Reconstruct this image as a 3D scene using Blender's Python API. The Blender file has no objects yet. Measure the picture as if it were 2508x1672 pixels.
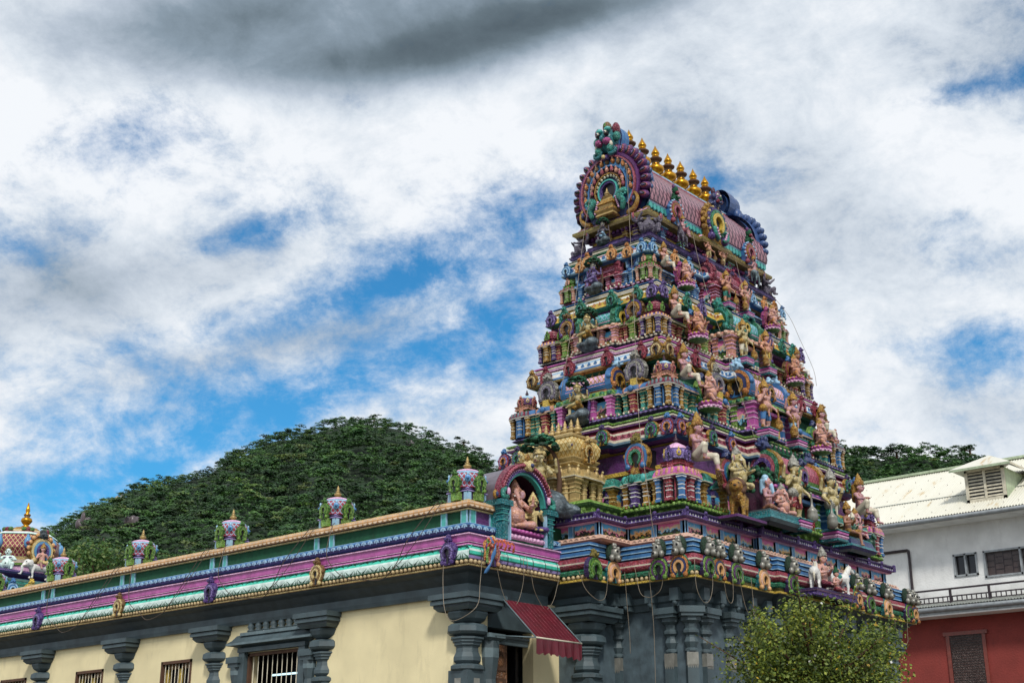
import bpy, bmesh, math, random
import numpy as np
from mathutils import Matrix, Vector, Quaternion
from math import pi, sin, cos, sqrt, radians as R_
random.seed(7); rng = np.random.default_rng(11)
S = bpy.context.scene
COL = S.collection

# ------------------------------------------------------------------ materials
def lin(h):
    h = h.lstrip('#'); o = []
    for i in (0, 2, 4):
        c = int(h[i:i+2], 16)/255
        o.append(c/12.92 if c <= .04045 else ((c+.055)/1.055)**2.4)
    return (*o, 1)
PAL = dict(navyb='#2b4c86', 
 cream='#e6d9ae', grey='#45555b', greyl='#63757b', greyd='#313c41', mint='#46c8ae', mintw='#cfe4de', lilac='#9a8cc4', pink='#b85ca2',
 pinkl='#e4b4d6', plum='#5d2f68', tile='#ad7482', vault='#6f6570', granite='#5a4d52', granitepale='#8d8a84', navy='#26346a', blue='#2c6aa8', bluel='#94c2e2', teal='#1d7c86', teall='#3fb0a8', tan='#d0a06a',
 tanw='#dcc3a6', dgreen='#0e4a30', green='#2d8f68', lime='#7fb23c', limed='#4d8a2a', red='#a2364a', crimson='#8f1f3f', rose='#b65468',
 salmon='#d8937f', orange='#d98a3a', gold='#b98a2c', goldl='#d2bd84', yellow='#d9b53a', olive='#8a7a2c', purple='#5b3f8f', purpled='#3c2a5f',
 lavender='#8d78bd', white='#dcdcd8', offw='#c9c2ae', skin='#d39a92', skinp='#c08a98', skinc='#cdbb84', skind='#a86f58', brown='#5a3a26',
 brownl='#8a5a36', black='#101012', dark='#17161c', copper='#c07a5e', copperl='#e2b49c', silver='#a8a79c', stone='#4c5c64', bgrey='#7d7688', leafd='#173d24',
 turq='#2f9d8c', skyb='#4f93c8', maroon='#451a34', pearl='#cbb07c', bronze='#8b6434', facegreen='#4f9a82', magenta='#b03f86', hot='#d7552f')
PLAIN = set('granitepale navyb blue bluel skyb copper copperl vault granite tile cream grey greyl greyd stone dgreen brown dark black mintw mint tan tanw teall bluel white offw rope roped rock navy pink pinkl goldl alu darkrail curtain slat palegreen brownr awn pearl cowg yellow lilac plum purpled maroon'.split())
RELIEF = {'skin': .22, 'skinp': .22, 'skinc': .18, 'skind': .22, 'salmon': .3, 'white': .15, 'navy': .2, 'plum': .25, 'purpled': .25, 'maroon': .2, 'pinkl': .25, 'goldl': .3, 'yellow': .3}
TWO = {'skin': '#c48f76', 'skinp': '#b88478', 'skinc': '#9c8a50', 'skind': '#8d6040', 'salmon': '#c48c66', 'gold': '#8a5c1c', 'red': '#8f2c30', 'rose': '#9a4a58', 'bgrey': '#565064', 'bronze': '#6a4a22', 'purple': '#43306f', 'lime': '#5d8a30', 'limed': '#3a6a26', 'turq': '#1f6f64', 'orange': '#a8642a', 'lavender': '#6c5a9c', 'crimson': '#6d1830', 'green': '#1f6a44', 'silver': '#77766f'}
KEEP = set('cream grey greyl greyd stone white offw black dark mint mintw tan tanw pink pinkl plum dgreen goldl lilac'.split())
import colorsys
for _k in list(PAL):        # sun-faded pigments
    if _k in KEEP: continue
    _r, _g, _b = [int(PAL[_k][i:i+2], 16)/255 for i in (1, 3, 5)]; _h, _s, _v = colorsys.rgb_to_hsv(_r, _g, _b); _f = .78 if .2 < _h < .45 else .86
    PAL[_k] = '#%02x%02x%02x' % tuple(int(255*c) for c in colorsys.hsv_to_rgb(_h, _s*_f, _v*.95))
METAL = {'goldm': ('#c08a22', .28, .85), 'silverm': ('#8d8c84', .4, .35), 'goldp': ('#a8905a', .42, .3), 'goldq': ('#b39a66', .45, .2)}
_mats = {}
def nd(nt, t, **kw):
    n = nt.nodes.new(t)
    for k, v in kw.items(): setattr(n, k, v)
    return n
def base_mat(name, rough=.5, metal=0.0):
    m = bpy.data.materials.new(name); m.use_nodes = True
    nt = m.node_tree; b = nt.nodes['Principled BSDF']
    b.inputs['Roughness'].default_value = rough; b.inputs['Metallic'].default_value = metal
    return m, nt, b
def paint_nodes(nt, b, col, var=.22, grime=.5, scale=5.0, bump=.12, fine=60, relief=0., second=None):
    """weathered paint: soft tone drift, patchy dirt stains, fine grain"""
    tc = nd(nt, 'ShaderNodeTexCoord')
    n1 = nd(nt, 'ShaderNodeTexNoise'); n1.inputs['Scale'].default_value = scale; n1.inputs['Detail'].default_value = 6
    n2 = nd(nt, 'ShaderNodeTexNoise'); n2.inputs['Scale'].default_value = scale*2.7; n2.inputs['Detail'].default_value = 8; n2.inputs['Roughness'].default_value = .7
    n3 = nd(nt, 'ShaderNodeTexNoise'); n3.inputs['Scale'].default_value = fine; n3.inputs['Detail'].default_value = 3
    for n in (n1, n3): nt.links.new(tc.outputs['Object'], n.inputs['Vector'])
    mpz = nd(nt, 'ShaderNodeMapping'); mpz.inputs['Scale'].default_value = (1, 1, .28); nt.links.new(tc.outputs['Object'], mpz.inputs[0]); nt.links.new(mpz.outputs[0], n2.inputs['Vector'])     # rain-washed stains run down
    r1 = nd(nt, 'ShaderNodeMapRange'); r1.inputs['From Min'].default_value = .3; r1.inputs['From Max'].default_value = .7
    r1.inputs['To Min'].default_value = 1-var; r1.inputs['To Max'].default_value = 1+var*.6
    nt.links.new(n1.outputs['Fac'], r1.inputs['Value'])
    r2 = nd(nt, 'ShaderNodeMapRange'); r2.inputs['From Min'].default_value = .52; r2.inputs['From Max'].default_value = .7
    r2.inputs['To Min'].default_value = 0; r2.inputs['To Max'].default_value = grime
    nt.links.new(n2.outputs['Fac'], r2.inputs['Value'])
    mx = nd(nt, 'ShaderNodeMix', data_type='RGBA', blend_type='MULTIPLY'); mx.inputs['Factor'].default_value = 1
    if second:
        n4 = nd(nt, 'ShaderNodeTexNoise'); n4.inputs['Scale'].default_value = 13; n4.inputs['Detail'].default_value = 3; nt.links.new(tc.outputs['Object'], n4.inputs['Vector'])
        r4 = nd(nt, 'ShaderNodeMapRange'); r4.inputs['From Min'].default_value = .46; r4.inputs['From Max'].default_value = .6; nt.links.new(n4.outputs['Fac'], r4.inputs['Value'])
        m4 = nd(nt, 'ShaderNodeMix', data_type='RGBA'); m4.inputs['A'].default_value = col; m4.inputs['B'].default_value = second; nt.links.new(r4.outputs['Result'], m4.inputs['Factor']); col = m4.outputs['Result']
    if isinstance(col, tuple): mx.inputs['A'].default_value = col
    else: nt.links.new(col, mx.inputs['A'])
    nt.links.new(r1.outputs['Result'], mx.inputs['B'])
    m2 = nd(nt, 'ShaderNodeMix', data_type='RGBA'); m2.inputs['B'].default_value = (.035, .032, .03, 1)
    nt.links.new(mx.outputs['Result'], m2.inputs['A']); nt.links.new(r2.outputs['Result'], m2.inputs['Factor'])
    nt.links.new(m2.outputs['Result'], b.inputs['Base Color'])
    bp = nd(nt, 'ShaderNodeBump'); bp.inputs['Strength'].default_value = bump; bp.inputs['Distance'].default_value = .02
    nt.links.new(n3.outputs['Fac'], bp.inputs['Height']); nt.links.new(bp.outputs['Normal'], b.inputs['Normal'])
    if relief:      # small carved scrollwork: raised lobes, groove shade painted dark into the colour
        vo = nd(nt, 'ShaderNodeTexVoronoi', feature='DISTANCE_TO_EDGE'); vo.inputs['Scale'].default_value = 17
        ns = nd(nt, 'ShaderNodeTexNoise'); ns.inputs['Scale'].default_value = 9; ad = nd(nt, 'ShaderNodeVectorMath', operation='MULTIPLY_ADD'); ad.inputs[1].default_value = (.12, .12, .12)
        nt.links.new(tc.outputs['Object'], ns.inputs['Vector']); nt.links.new(ns.outputs['Color'], ad.inputs[0]); nt.links.new(tc.outputs['Object'], ad.inputs[2]); nt.links.new(ad.outputs[0], vo.inputs['Vector'])
        rr = nd(nt, 'ShaderNodeMapRange'); rr.inputs['From Max'].default_value = .16; nt.links.new(vo.outputs['Distance'], rr.inputs['Value'])
        b2 = nd(nt, 'ShaderNodeBump'); b2.inputs['Strength'].default_value = min(1, relief*1.4); b2.inputs['Distance'].default_value = .03
        nt.links.new(rr.outputs['Result'], b2.inputs['Height']); nt.links.new(bp.outputs['Normal'], b2.inputs['Normal']); nt.links.new(b2.outputs['Normal'], b.inputs['Normal'])
        r3 = nd(nt, 'ShaderNodeMapRange'); r3.inputs['From Max'].default_value = .07; r3.inputs['To Min'].default_value = relief; r3.inputs['To Max'].default_value = 0.
        nt.links.new(vo.outputs['Distance'], r3.inputs['Value']); m3 = nd(nt, 'ShaderNodeMix', data_type='RGBA'); m3.inputs['B'].default_value = (.02, .018, .02, 1)
        nt.links.new(m2.outputs['Result'], m3.inputs['A']); nt.links.new(r3.outputs['Result'], m3.inputs['Factor']); nt.links.new(m3.outputs['Result'], b.inputs['Base Color'])
    return m2
def MAT(k):
    if k in _mats: return _mats[k]
    if k in METAL:
        h, ro, me = METAL[k]; m, nt, b = base_mat(k, ro, me); paint_nodes(nt, b, lin(h), .25, .45, 7)
    elif k in SPECIAL: m = SPECIAL[k](k)
    else:
        rough = {'grey': .6, 'greyl': .6, 'greyd': .65, 'cream': .9, 'leafd': .8, 'brown': .8, 'dgreen': .9, 'stone': .7}.get(k, .38)
        m, nt, b = base_mat(k, rough)
        g = {k2: .28 for k2 in PLAIN}; g.update({'cream': .2, 'vault': .3, 'granite': .3, 'grey': .4, 'greyl': .3, 'dark': 0, 'black': 0}); g = g.get(k, .45)
        paint_nodes(nt, b, lin(PAL[k]), {'cream': .13, 'grey': .4, 'stone': .35}.get(k, .26), g, {'cream': 1.2, 'grey': 2.5}.get(k, 6), relief=RELIEF.get(k, 0 if k in PLAIN else .42), second=lin(TWO[k]) if k in TWO else None)
    _mats[k] = m; return m
def rockm(n):
    m, nt, b = base_mat(n, .45); tc = nd(nt, 'ShaderNodeTexCoord'); ns = nd(nt, 'ShaderNodeTexNoise'); ns.inputs['Scale'].default_value = 5.5; ns.inputs['Detail'].default_value = 7; ns.inputs['Roughness'].default_value = .6
    nt.links.new(tc.outputs['Object'], ns.inputs['Vector']); cr = nd(nt, 'ShaderNodeValToRGB'); e = cr.color_ramp.elements; e[0].position = .34; e[0].color = lin('#23282d'); e[1].position = .74; e[1].color = lin('#9fb0b8'); q = e.new(.54); q.color = lin('#4d5a62')  # mottle with white highlights painted on the lumps, hollows kept dark
    nt.links.new(ns.outputs['Fac'], cr.inputs[0]); nt.links.new(cr.outputs[0], b.inputs['Base Color']); bp = nd(nt, 'ShaderNodeBump'); bp.inputs['Strength'].default_value = .9; bp.inputs['Distance'].default_value = .08
    nt.links.new(ns.outputs['Fac'], bp.inputs['Height']); nt.links.new(bp.outputs['Normal'], b.inputs['Normal']); return m
def lattice(kA, kB, k=9.0, lw=.13, vs=.8):
    """diamond tiles laid on a UV grid in metres"""
    def mk(name):
        m, nt, b = base_mat(name, .42)
        uv = nd(nt, 'ShaderNodeUVMap'); sp = nd(nt, 'ShaderNodeSeparateXYZ'); nt.links.new(uv.outputs['UV'], sp.inputs[0])
        def M(op, a, b_=None):
            n = nd(nt, 'ShaderNodeMath', operation=op)
            for i, v in enumerate((a, b_)):
                if v is None: continue
                if isinstance(v, (int, float)): n.inputs[i].default_value = v
                else: nt.links.new(v, n.inputs[i])
            return n.outputs[0]
        u = M('MULTIPLY', sp.outputs[0], k); v = M('MULTIPLY', sp.outputs[1], k*vs)
        d1 = M('ABSOLUTE', M('SUBTRACT', M('FRACT', M('ADD', u, v)), .5)); d2 = M('ABSOLUTE', M('SUBTRACT', M('FRACT', M('SUBTRACT', u, v)), .5))
        ln = M('GREATER_THAN', M('MAXIMUM', d1, d2), .5-lw)
        mx = nd(nt, 'ShaderNodeMix', data_type='RGBA'); mx.inputs['A'].default_value = lin(PAL[kA]); mx.inputs['B'].default_value = lin(PAL[kB])
        nt.links.new(ln, mx.inputs['Factor']); paint_nodes(nt, b, mx.outputs['Result'], .25, .4, 4)
        return m
    return mk
def mural(sky0, sky1, land):
    """small painted landscape: banded sky, hills and dark tree blots (UV 0..1 over the panel)"""
    def mk(name):
        m, nt, b = base_mat(name, .5)
        uv = nd(nt, 'ShaderNodeUVMap'); sp = nd(nt, 'ShaderNodeSeparateXYZ'); nt.links.new(uv.outputs['UV'], sp.inputs[0])
        ns = nd(nt, 'ShaderNodeTexNoise'); ns.inputs['Scale'].default_value = 13; ns.inputs['Detail'].default_value = 6; ns.inputs['Roughness'].default_value = .65
        tc = nd(nt, 'ShaderNodeTexCoord'); nt.links.new(tc.outputs['Object'], ns.inputs['Vector'])
        a = nd(nt, 'ShaderNodeMath', operation='MULTIPLY_ADD'); a.inputs[1].default_value = 1.5; nt.links.new(ns.outputs['Fac'], a.inputs[0])
        s = nd(nt, 'ShaderNodeMath', operation='SUBTRACT'); nt.links.new(sp.outputs[1], s.inputs[0]); s.inputs[1].default_value = .72
        nt.links.new(s.outputs[0], a.inputs[2])
        cr = nd(nt, 'ShaderNodeValToRGB'); cr.color_ramp.interpolation = 'EASE'; e = cr.color_ramp.elements
        e[0].position = .12; e[0].color = lin(land); e[1].position = 1; e[1].color = lin(sky0)
        for p, c in ((.24, '#1d2a20'), (.4, '#1c2a22'), (.46, sky1), (.62, '#d2c090'), (.8, sky0)):
            q = e.new(p); q.color = lin(c)
        nt.links.new(a.outputs[0], cr.inputs[0]); paint_nodes(nt, b, cr.outputs[0], .15, .2, 6)
        return m
    return mk
SPECIAL = {
 'latticer': lattice('tile', 'maroon', 7, .13, .42), 'latticep': lattice('pinkl', 'gold', 9, .12), 'latticet': lattice('teall', 'bluel', 9, .12),
 'latticec': lattice('rose', 'crimson', 9, .14), 'latticeg': lattice('goldl', 'gold', 8, .1), 'lattices': lattice('red', 'bluel', 8, .1), 'latticeo': lattice('crimson', 'goldl', 7, .09),
 'mural1': mural('#4fa8d8', '#d8789e', '#8a7636'), 'mural2': mural('#d070a8', '#70bce0', '#557a34'), 'mural3': mural('#48a2d2', '#f0b65a', '#7f9a34'), 'rock': lambda n: rockm(n),
}

# ------------------------------------------------------------------ mesh builder
class MB:
    def __init__(s): s.v = []; s.f = []; s.m = []; s.sm = []; s.uv = []; s.mats = []; s.T = Matrix.Identity(4)
    def mi(s, k):
        if k not in s.mats: s.mats.append(k)
        return s.mats.index(k)
    def add(s, vs, fs, k, smooth=False, uvs=None):
        o = len(s.v); T = s.T
        s.v.extend([tuple(T @ Vector(p)) for p in vs])
        i = None if isinstance(k, (list, tuple)) else s.mi(k)
        flip = T.determinant() < 0
        for n, f in enumerate(fs):
            f = [a+o for a in f]
            u = uvs[n] if uvs else None
            if flip: f = f[::-1]; u = u[::-1] if u else None
            s.f.append(f); s.m.append(i if i is not None else s.mi(k[n])); s.sm.append(smooth); s.uv.append(u)
    def box(s, x0, y0, z0, x1, y1, z1, k):
        vs = [(x0, y0, z0), (x1, y0, z0), (x1, y1, z0), (x0, y1, z0), (x0, y0, z1), (x1, y0, z1), (x1, y1, z1), (x0, y1, z1)]
        s.add(vs, [(0, 3, 2, 1), (4, 5, 6, 7), (0, 1, 5, 4), (1, 2, 6, 5), (2, 3, 7, 6), (3, 0, 4, 7)], k)
    def cbox(s, c, d, k):
        s.box(c[0]-d[0]/2, c[1]-d[1]/2, c[2]-d[2]/2, c[0]+d[0]/2, c[1]+d[1]/2, c[2]+d[2]/2, k)
    def lathe(s, c, prof, n, k, rot=0., smooth=True, sx=1., sy=1., cap=True):
        """prof: list of (r, z[, mat])"""
        vs = []; fs = []; ks = []
        for r, z, *_ in prof:
            for i in range(n):
                a = rot+2*pi*i/n; vs.append((c[0]+r*cos(a)*sx, c[1]+r*sin(a)*sy, c[2]+z))
        for j in range(len(prof)-1):
            kk = prof[j+1][2] if len(prof[j+1]) > 2 else k
            for i in range(n):
                i2 = (i+1) % n; fs.append((j*n+i, j*n+i2, (j+1)*n+i2, (j+1)*n+i)); ks.append(kk)
        if cap:
            fs.append(tuple(range(n-1, -1, -1))); ks.append(k if len(prof[0]) < 3 else prof[0][2])
            b = (len(prof)-1)*n; fs.append(tuple(b+i for i in range(n))); ks.append(k if len(prof[-1]) < 3 else prof[-1][2])
        s.add(vs, fs, ks, smooth)
    def ball(s, c, r, k, n=8, m=5, smooth=True):
        rx, ry, rz = (r, r, r) if isinstance(r, (int, float)) else r
        vs = [(c[0], c[1], c[2]-rz)]; fs = []
        for j in range(1, m):
            t = -pi/2+pi*j/m
            for i in range(n):
                a = 2*pi*i/n; vs.append((c[0]+rx*cos(t)*cos(a), c[1]+ry*cos(t)*sin(a), c[2]+rz*sin(t)))
        vs.append((c[0], c[1], c[2]+rz)); L = len(vs)-1
        for i in range(n):
            i2 = (i+1) % n; fs.append((0, 1+i2, 1+i)); fs.append((L, L-n+i, L-n+i2))
            for j in range(m-2): fs.append((1+j*n+i, 1+j*n+i2, 1+(j+1)*n+i2, 1+(j+1)*n+i))
        s.add(vs, fs, k, smooth)
    def tube(s, pts, r, k, n=6, closed=False, smooth=True):
        P = [Vector(p) for p in pts]; N = len(P); vs = []; fs = []
        rr = r if isinstance(r, (list, tuple)) else [r]*N
        up = Vector((0, 0, 1)); prev = None
        for i in range(N):
            if closed: t = P[(i+1) % N]-P[i-1]
            else: t = P[min(i+1, N-1)]-P[max(i-1, 0)]
            t = t.normalized() if t.length > 1e-9 else Vector((0, 0, 1))
            if prev is None:
                a = t.cross(up if abs(t.z) < .9 else Vector((1, 0, 0))).normalized()
            else: a = (prev-t*prev.dot(t)); a = a.normalized() if a.length > 1e-6 else prev
            prev = a; b = t.cross(a)
            for q in range(n):
                g = 2*pi*q/n; vs.append(tuple(P[i]+(a*cos(g)+b*sin(g))*rr[i]))
        M_ = N if closed else N-1
        for i in range(M_):
            j = (i+1) % N
            for q in range(n):
                q2 = (q+1) % n; fs.append((i*n+q, i*n+q2, j*n+q2, j*n+q))
        if not closed: fs.append(tuple(range(n-1, -1, -1))); fs.append(tuple((N-1)*n+q for q in range(n)))
        s.add(vs, fs, k, smooth)
    def prism(s, pts, y0, y1, k, kside=None):
        """outline pts (x,z) counter-clockwise seen from -y, extruded y0 (front) .. y1"""
        n = len(pts); vs = [(x, y0, z) for x, z in pts]+[(x, y1, z) for x, z in pts]
        fs = [tuple(range(n)), tuple(range(2*n-1, n-1, -1))]+[(i, i+n, (i+1) % n+n, (i+1) % n) for i in range(n)]
        s.add(vs, fs, [k, k]+[kside or k]*n)
    def ringarc(s, c, r0, r1, a0, a1, y0, y1, k, n=16, sz=1.):
        """flat arc band in the xz plane with thickness"""
        o = [(c[0]+r1*cos(a0+(a1-a0)*i/n), c[1]+sz*r1*sin(a0+(a1-a0)*i/n)) for i in range(n+1)]
        q = [(c[0]+r0*cos(a0+(a1-a0)*i/n), c[1]+sz*r0*sin(a0+(a1-a0)*i/n)) for i in range(n+1)]
        vs = []; fs = []
        for (x, z), (u, w) in zip(o, q): vs += [(x, y0, z), (u, y0, w), (u, y1, w), (x, y1, z)]
        for i in range(n):
            a = 4*i; b = a+4
            fs += [(a, b, b+1, a+1), (a+1, b+1, b+2, a+2), (a+3, b+3, b, a)]
        fs += [(0, 1, 2, 3), (4*n+3, 4*n+2, 4*n+1, 4*n)]
        s.add([(x, y, z) for x, y, z in vs], [f[::-1] for f in fs], k)
    def sweep(s, poly, prof, closed=True, cap=None, uvscale=None):
        """mitred mouldings: poly plan outline (counter-clockwise), prof list of (out, z, mat)"""
        n = len(poly); lv = []
        for d, z, *_ in prof: lv.append([(x, y, z) for x, y in offset(poly, d, closed)])
        vs = [p for l in lv for p in l]; fs = []; ks = []
        for j in range(len(prof)-1):
            for i in range(n if closed else n-1):
                i2 = (i+1) % n; fs.append((j*n+i, j*n+i2, (j+1)*n+i2, (j+1)*n+i)); ks.append(prof[j+1][2])
        if cap: fs.append(tuple((len(prof)-1)*n+i for i in range(n))); ks.append(cap)
        s.add(vs, fs, ks)
    def build(s, name, parent=None, loc=(0, 0, 0), rotz=0):
        me = bpy.data.meshes.new(name); me.from_pydata(s.v, [], s.f)
        for k in s.mats: me.materials.append(MAT(k))
        me.polygons.foreach_set('material_index', s.m); me.polygons.foreach_set('use_smooth', s.sm)
        if any(u is not None for u in s.uv):
            L = me.uv_layers.new(name='UVMap'); i = 0; d = L.data
            for f, u in zip(s.f, s.uv):
                if u:
                    for q in range(len(f)): d[i+q].uv = u[q]
                i += len(f)
        me.update()
        return link(name, me, parent, loc, rotz)
def offset(poly, d, closed=True):
    n = len(poly); out = []
    for i in range(n):
        p = Vector(poly[i]); a = Vector(poly[i-1]) if (closed or i > 0) else None; b = Vector(poly[(i+1) % n]) if (closed or i < n-1) else None
        ns = []
        if a is not None: t = (p-a).normalized(); ns.append(Vector((t.y, -t.x)))
        if b is not None: t = (b-p).normalized(); ns.append(Vector((t.y, -t.x)))
        if len(ns) == 2:
            if (ns[0]-ns[1]).length < 1e-6: o = ns[0]*d
            else: o = (ns[0]+ns[1])/(1+ns[0].dot(ns[1]))*d
        else: o = ns[0]*d
        out.append((p.x+o.x, p.y+o.y))
    return out
def link(name, me, parent=None, loc=(0, 0, 0), rotz=0, sc=None):
    o = bpy.data.objects.new(name, me); COL.objects.link(o)
    o.parent = parent; o.location = loc; o.rotation_euler = (0, 0, rotz)
    if sc is not None: o.scale = (sc,)*3 if isinstance(sc, (int, float)) else sc
    return o
def tag(o, label=None, cat=None, group=None, kind=None):
    for k, v in (('label', label), ('category', cat), ('group', group), ('kind', kind)):
        if v: o[k] = v
    return o
def thing(name, label, cat, loc=(0, 0, 0), rotz=0, group=None, sc=None):
    return tag(link(name, None, None, loc, rotz, sc), label, cat, group)
def copy_tree(o, parent=None):
    c = o.copy(); COL.objects.link(c); c.parent = parent
    for ch in list(o.children): copy_tree(ch, c)
    return c
def rect(cx, cy, hx, hy): return [(cx-hx, cy-hy), (cx+hx, cy-hy), (cx+hx, cy+hy), (cx-hx, cy+hy)]
def plan(cx, cy, hx, hy, bx=(), by=()):
    """rectangle with centred bays: bx on front/back [(half, depth)], by on left/right"""
    p = []; x0, x1, y0, y1 = cx-hx, cx+hx, cy-hy, cy+hy
    p.append((x0, y0))
    for h, d in bx: p += [(cx-h, y0), (cx-h, y0-d), (cx+h, y0-d), (cx+h, y0)]
    p.append((x1, y0))
    for h, d in by: p += [(x1, cy-h), (x1+d, cy-h), (x1+d, cy+h), (x1, cy+h)]
    p.append((x1, y1))
    for h, d in bx: p += [(cx+h, y1), (cx+h, y1+d), (cx-h, y1+d), (cx-h, y1)]
    p.append((x0, y1))
    for h, d in by: p += [(x0, cy+h), (x0-d, cy+h), (x0-d, cy-h), (x0, cy-h)]
    return p
def along(poly, step, closed=True, off=0., end=.5):
    """evenly spaced (x, y, tangent angle) along the edges"""
    P = offset(poly, off, closed) if off else poly; n = len(P); out = []
    for i in range(n if closed else n-1):
        a = Vector(P[i]); b = Vector(P[(i+1) % n]); L = (b-a).length; k = max(1, int(round(L/step)))
        if L < step*.5: continue
        ang = math.atan2(b.y-a.y, b.x-a.x)
        for j in range(k):
            p = a+(b-a)*((j+end)/k); out.append((p.x, p.y, ang))
    return out
def TR(x, y, z, a=0, sc=1): return Matrix.Translation((x, y, z)) @ Matrix.Rotation(a, 4, 'Z') @ Matrix.Scale(sc, 4)
def bez(pts, n=8):
    """Catmull-Rom through points"""
    P = [Vector(p) for p in pts]; P = [P[0]*2-P[1]]+P+[P[-1]*2-P[-2]]; o = []
    for i in range(1, len(P)-2):
        for j in range(n):
            t = j/n; a, b, c, d = P[i-1:i+3]
            o.append(.5*((2*b)+(c-a)*t+(2*a-5*b+4*c-d)*t*t+(3*b-a-3*c+d)*t**3))
    o.append(P[-2]); return [tuple(p) for p in o]
EXPO, SUNE, SKYS = 0.05, 2.6, 1.0
# ------------------------------------------------------------------ camera, light, sky
CAMP = Vector((-16.035, -15.062, 1.6)); PITCH, YAW = R_(19.421), R_(41.3); FPX = 3188.
FW = Vector((cos(YAW)*cos(PITCH), sin(YAW)*cos(PITCH), sin(PITCH))); RT = Vector((sin(YAW), -cos(YAW), 0)); UP = RT.cross(FW)
cam = bpy.data.cameras.new('camera'); cam.sensor_width = 36; cam.lens = 45.761; cam.clip_end = 5000; cam.clip_start = .1
co = bpy.data.objects.new('camera', cam); COL.objects.link(co); co.location = CAMP
co.rotation_euler = FW.to_track_quat('-Z', 'Y').to_euler(); S.camera = co
S.view_settings.view_transform = 'Standard'; S.view_settings.look = 'None'; S.view_settings.exposure = EXPO
SUN_AZ, SUN_EL = R_(227), R_(45)          # direction towards the sun, azimuth from +X
sd = Vector((cos(SUN_AZ)*cos(SUN_EL), sin(SUN_AZ)*cos(SUN_EL), sin(SUN_EL)))
sl = bpy.data.lights.new('sun', 'SUN'); sl.energy = SUNE; sl.angle = R_(8); sl.color = (1, .95, .87)
so = bpy.data.objects.new('sun', sl); COL.objects.link(so); so.rotation_euler = sd.to_track_quat('Z', 'Y').to_euler()
W = bpy.data.worlds.new('World'); S.world = W; W.use_nodes = True
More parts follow.
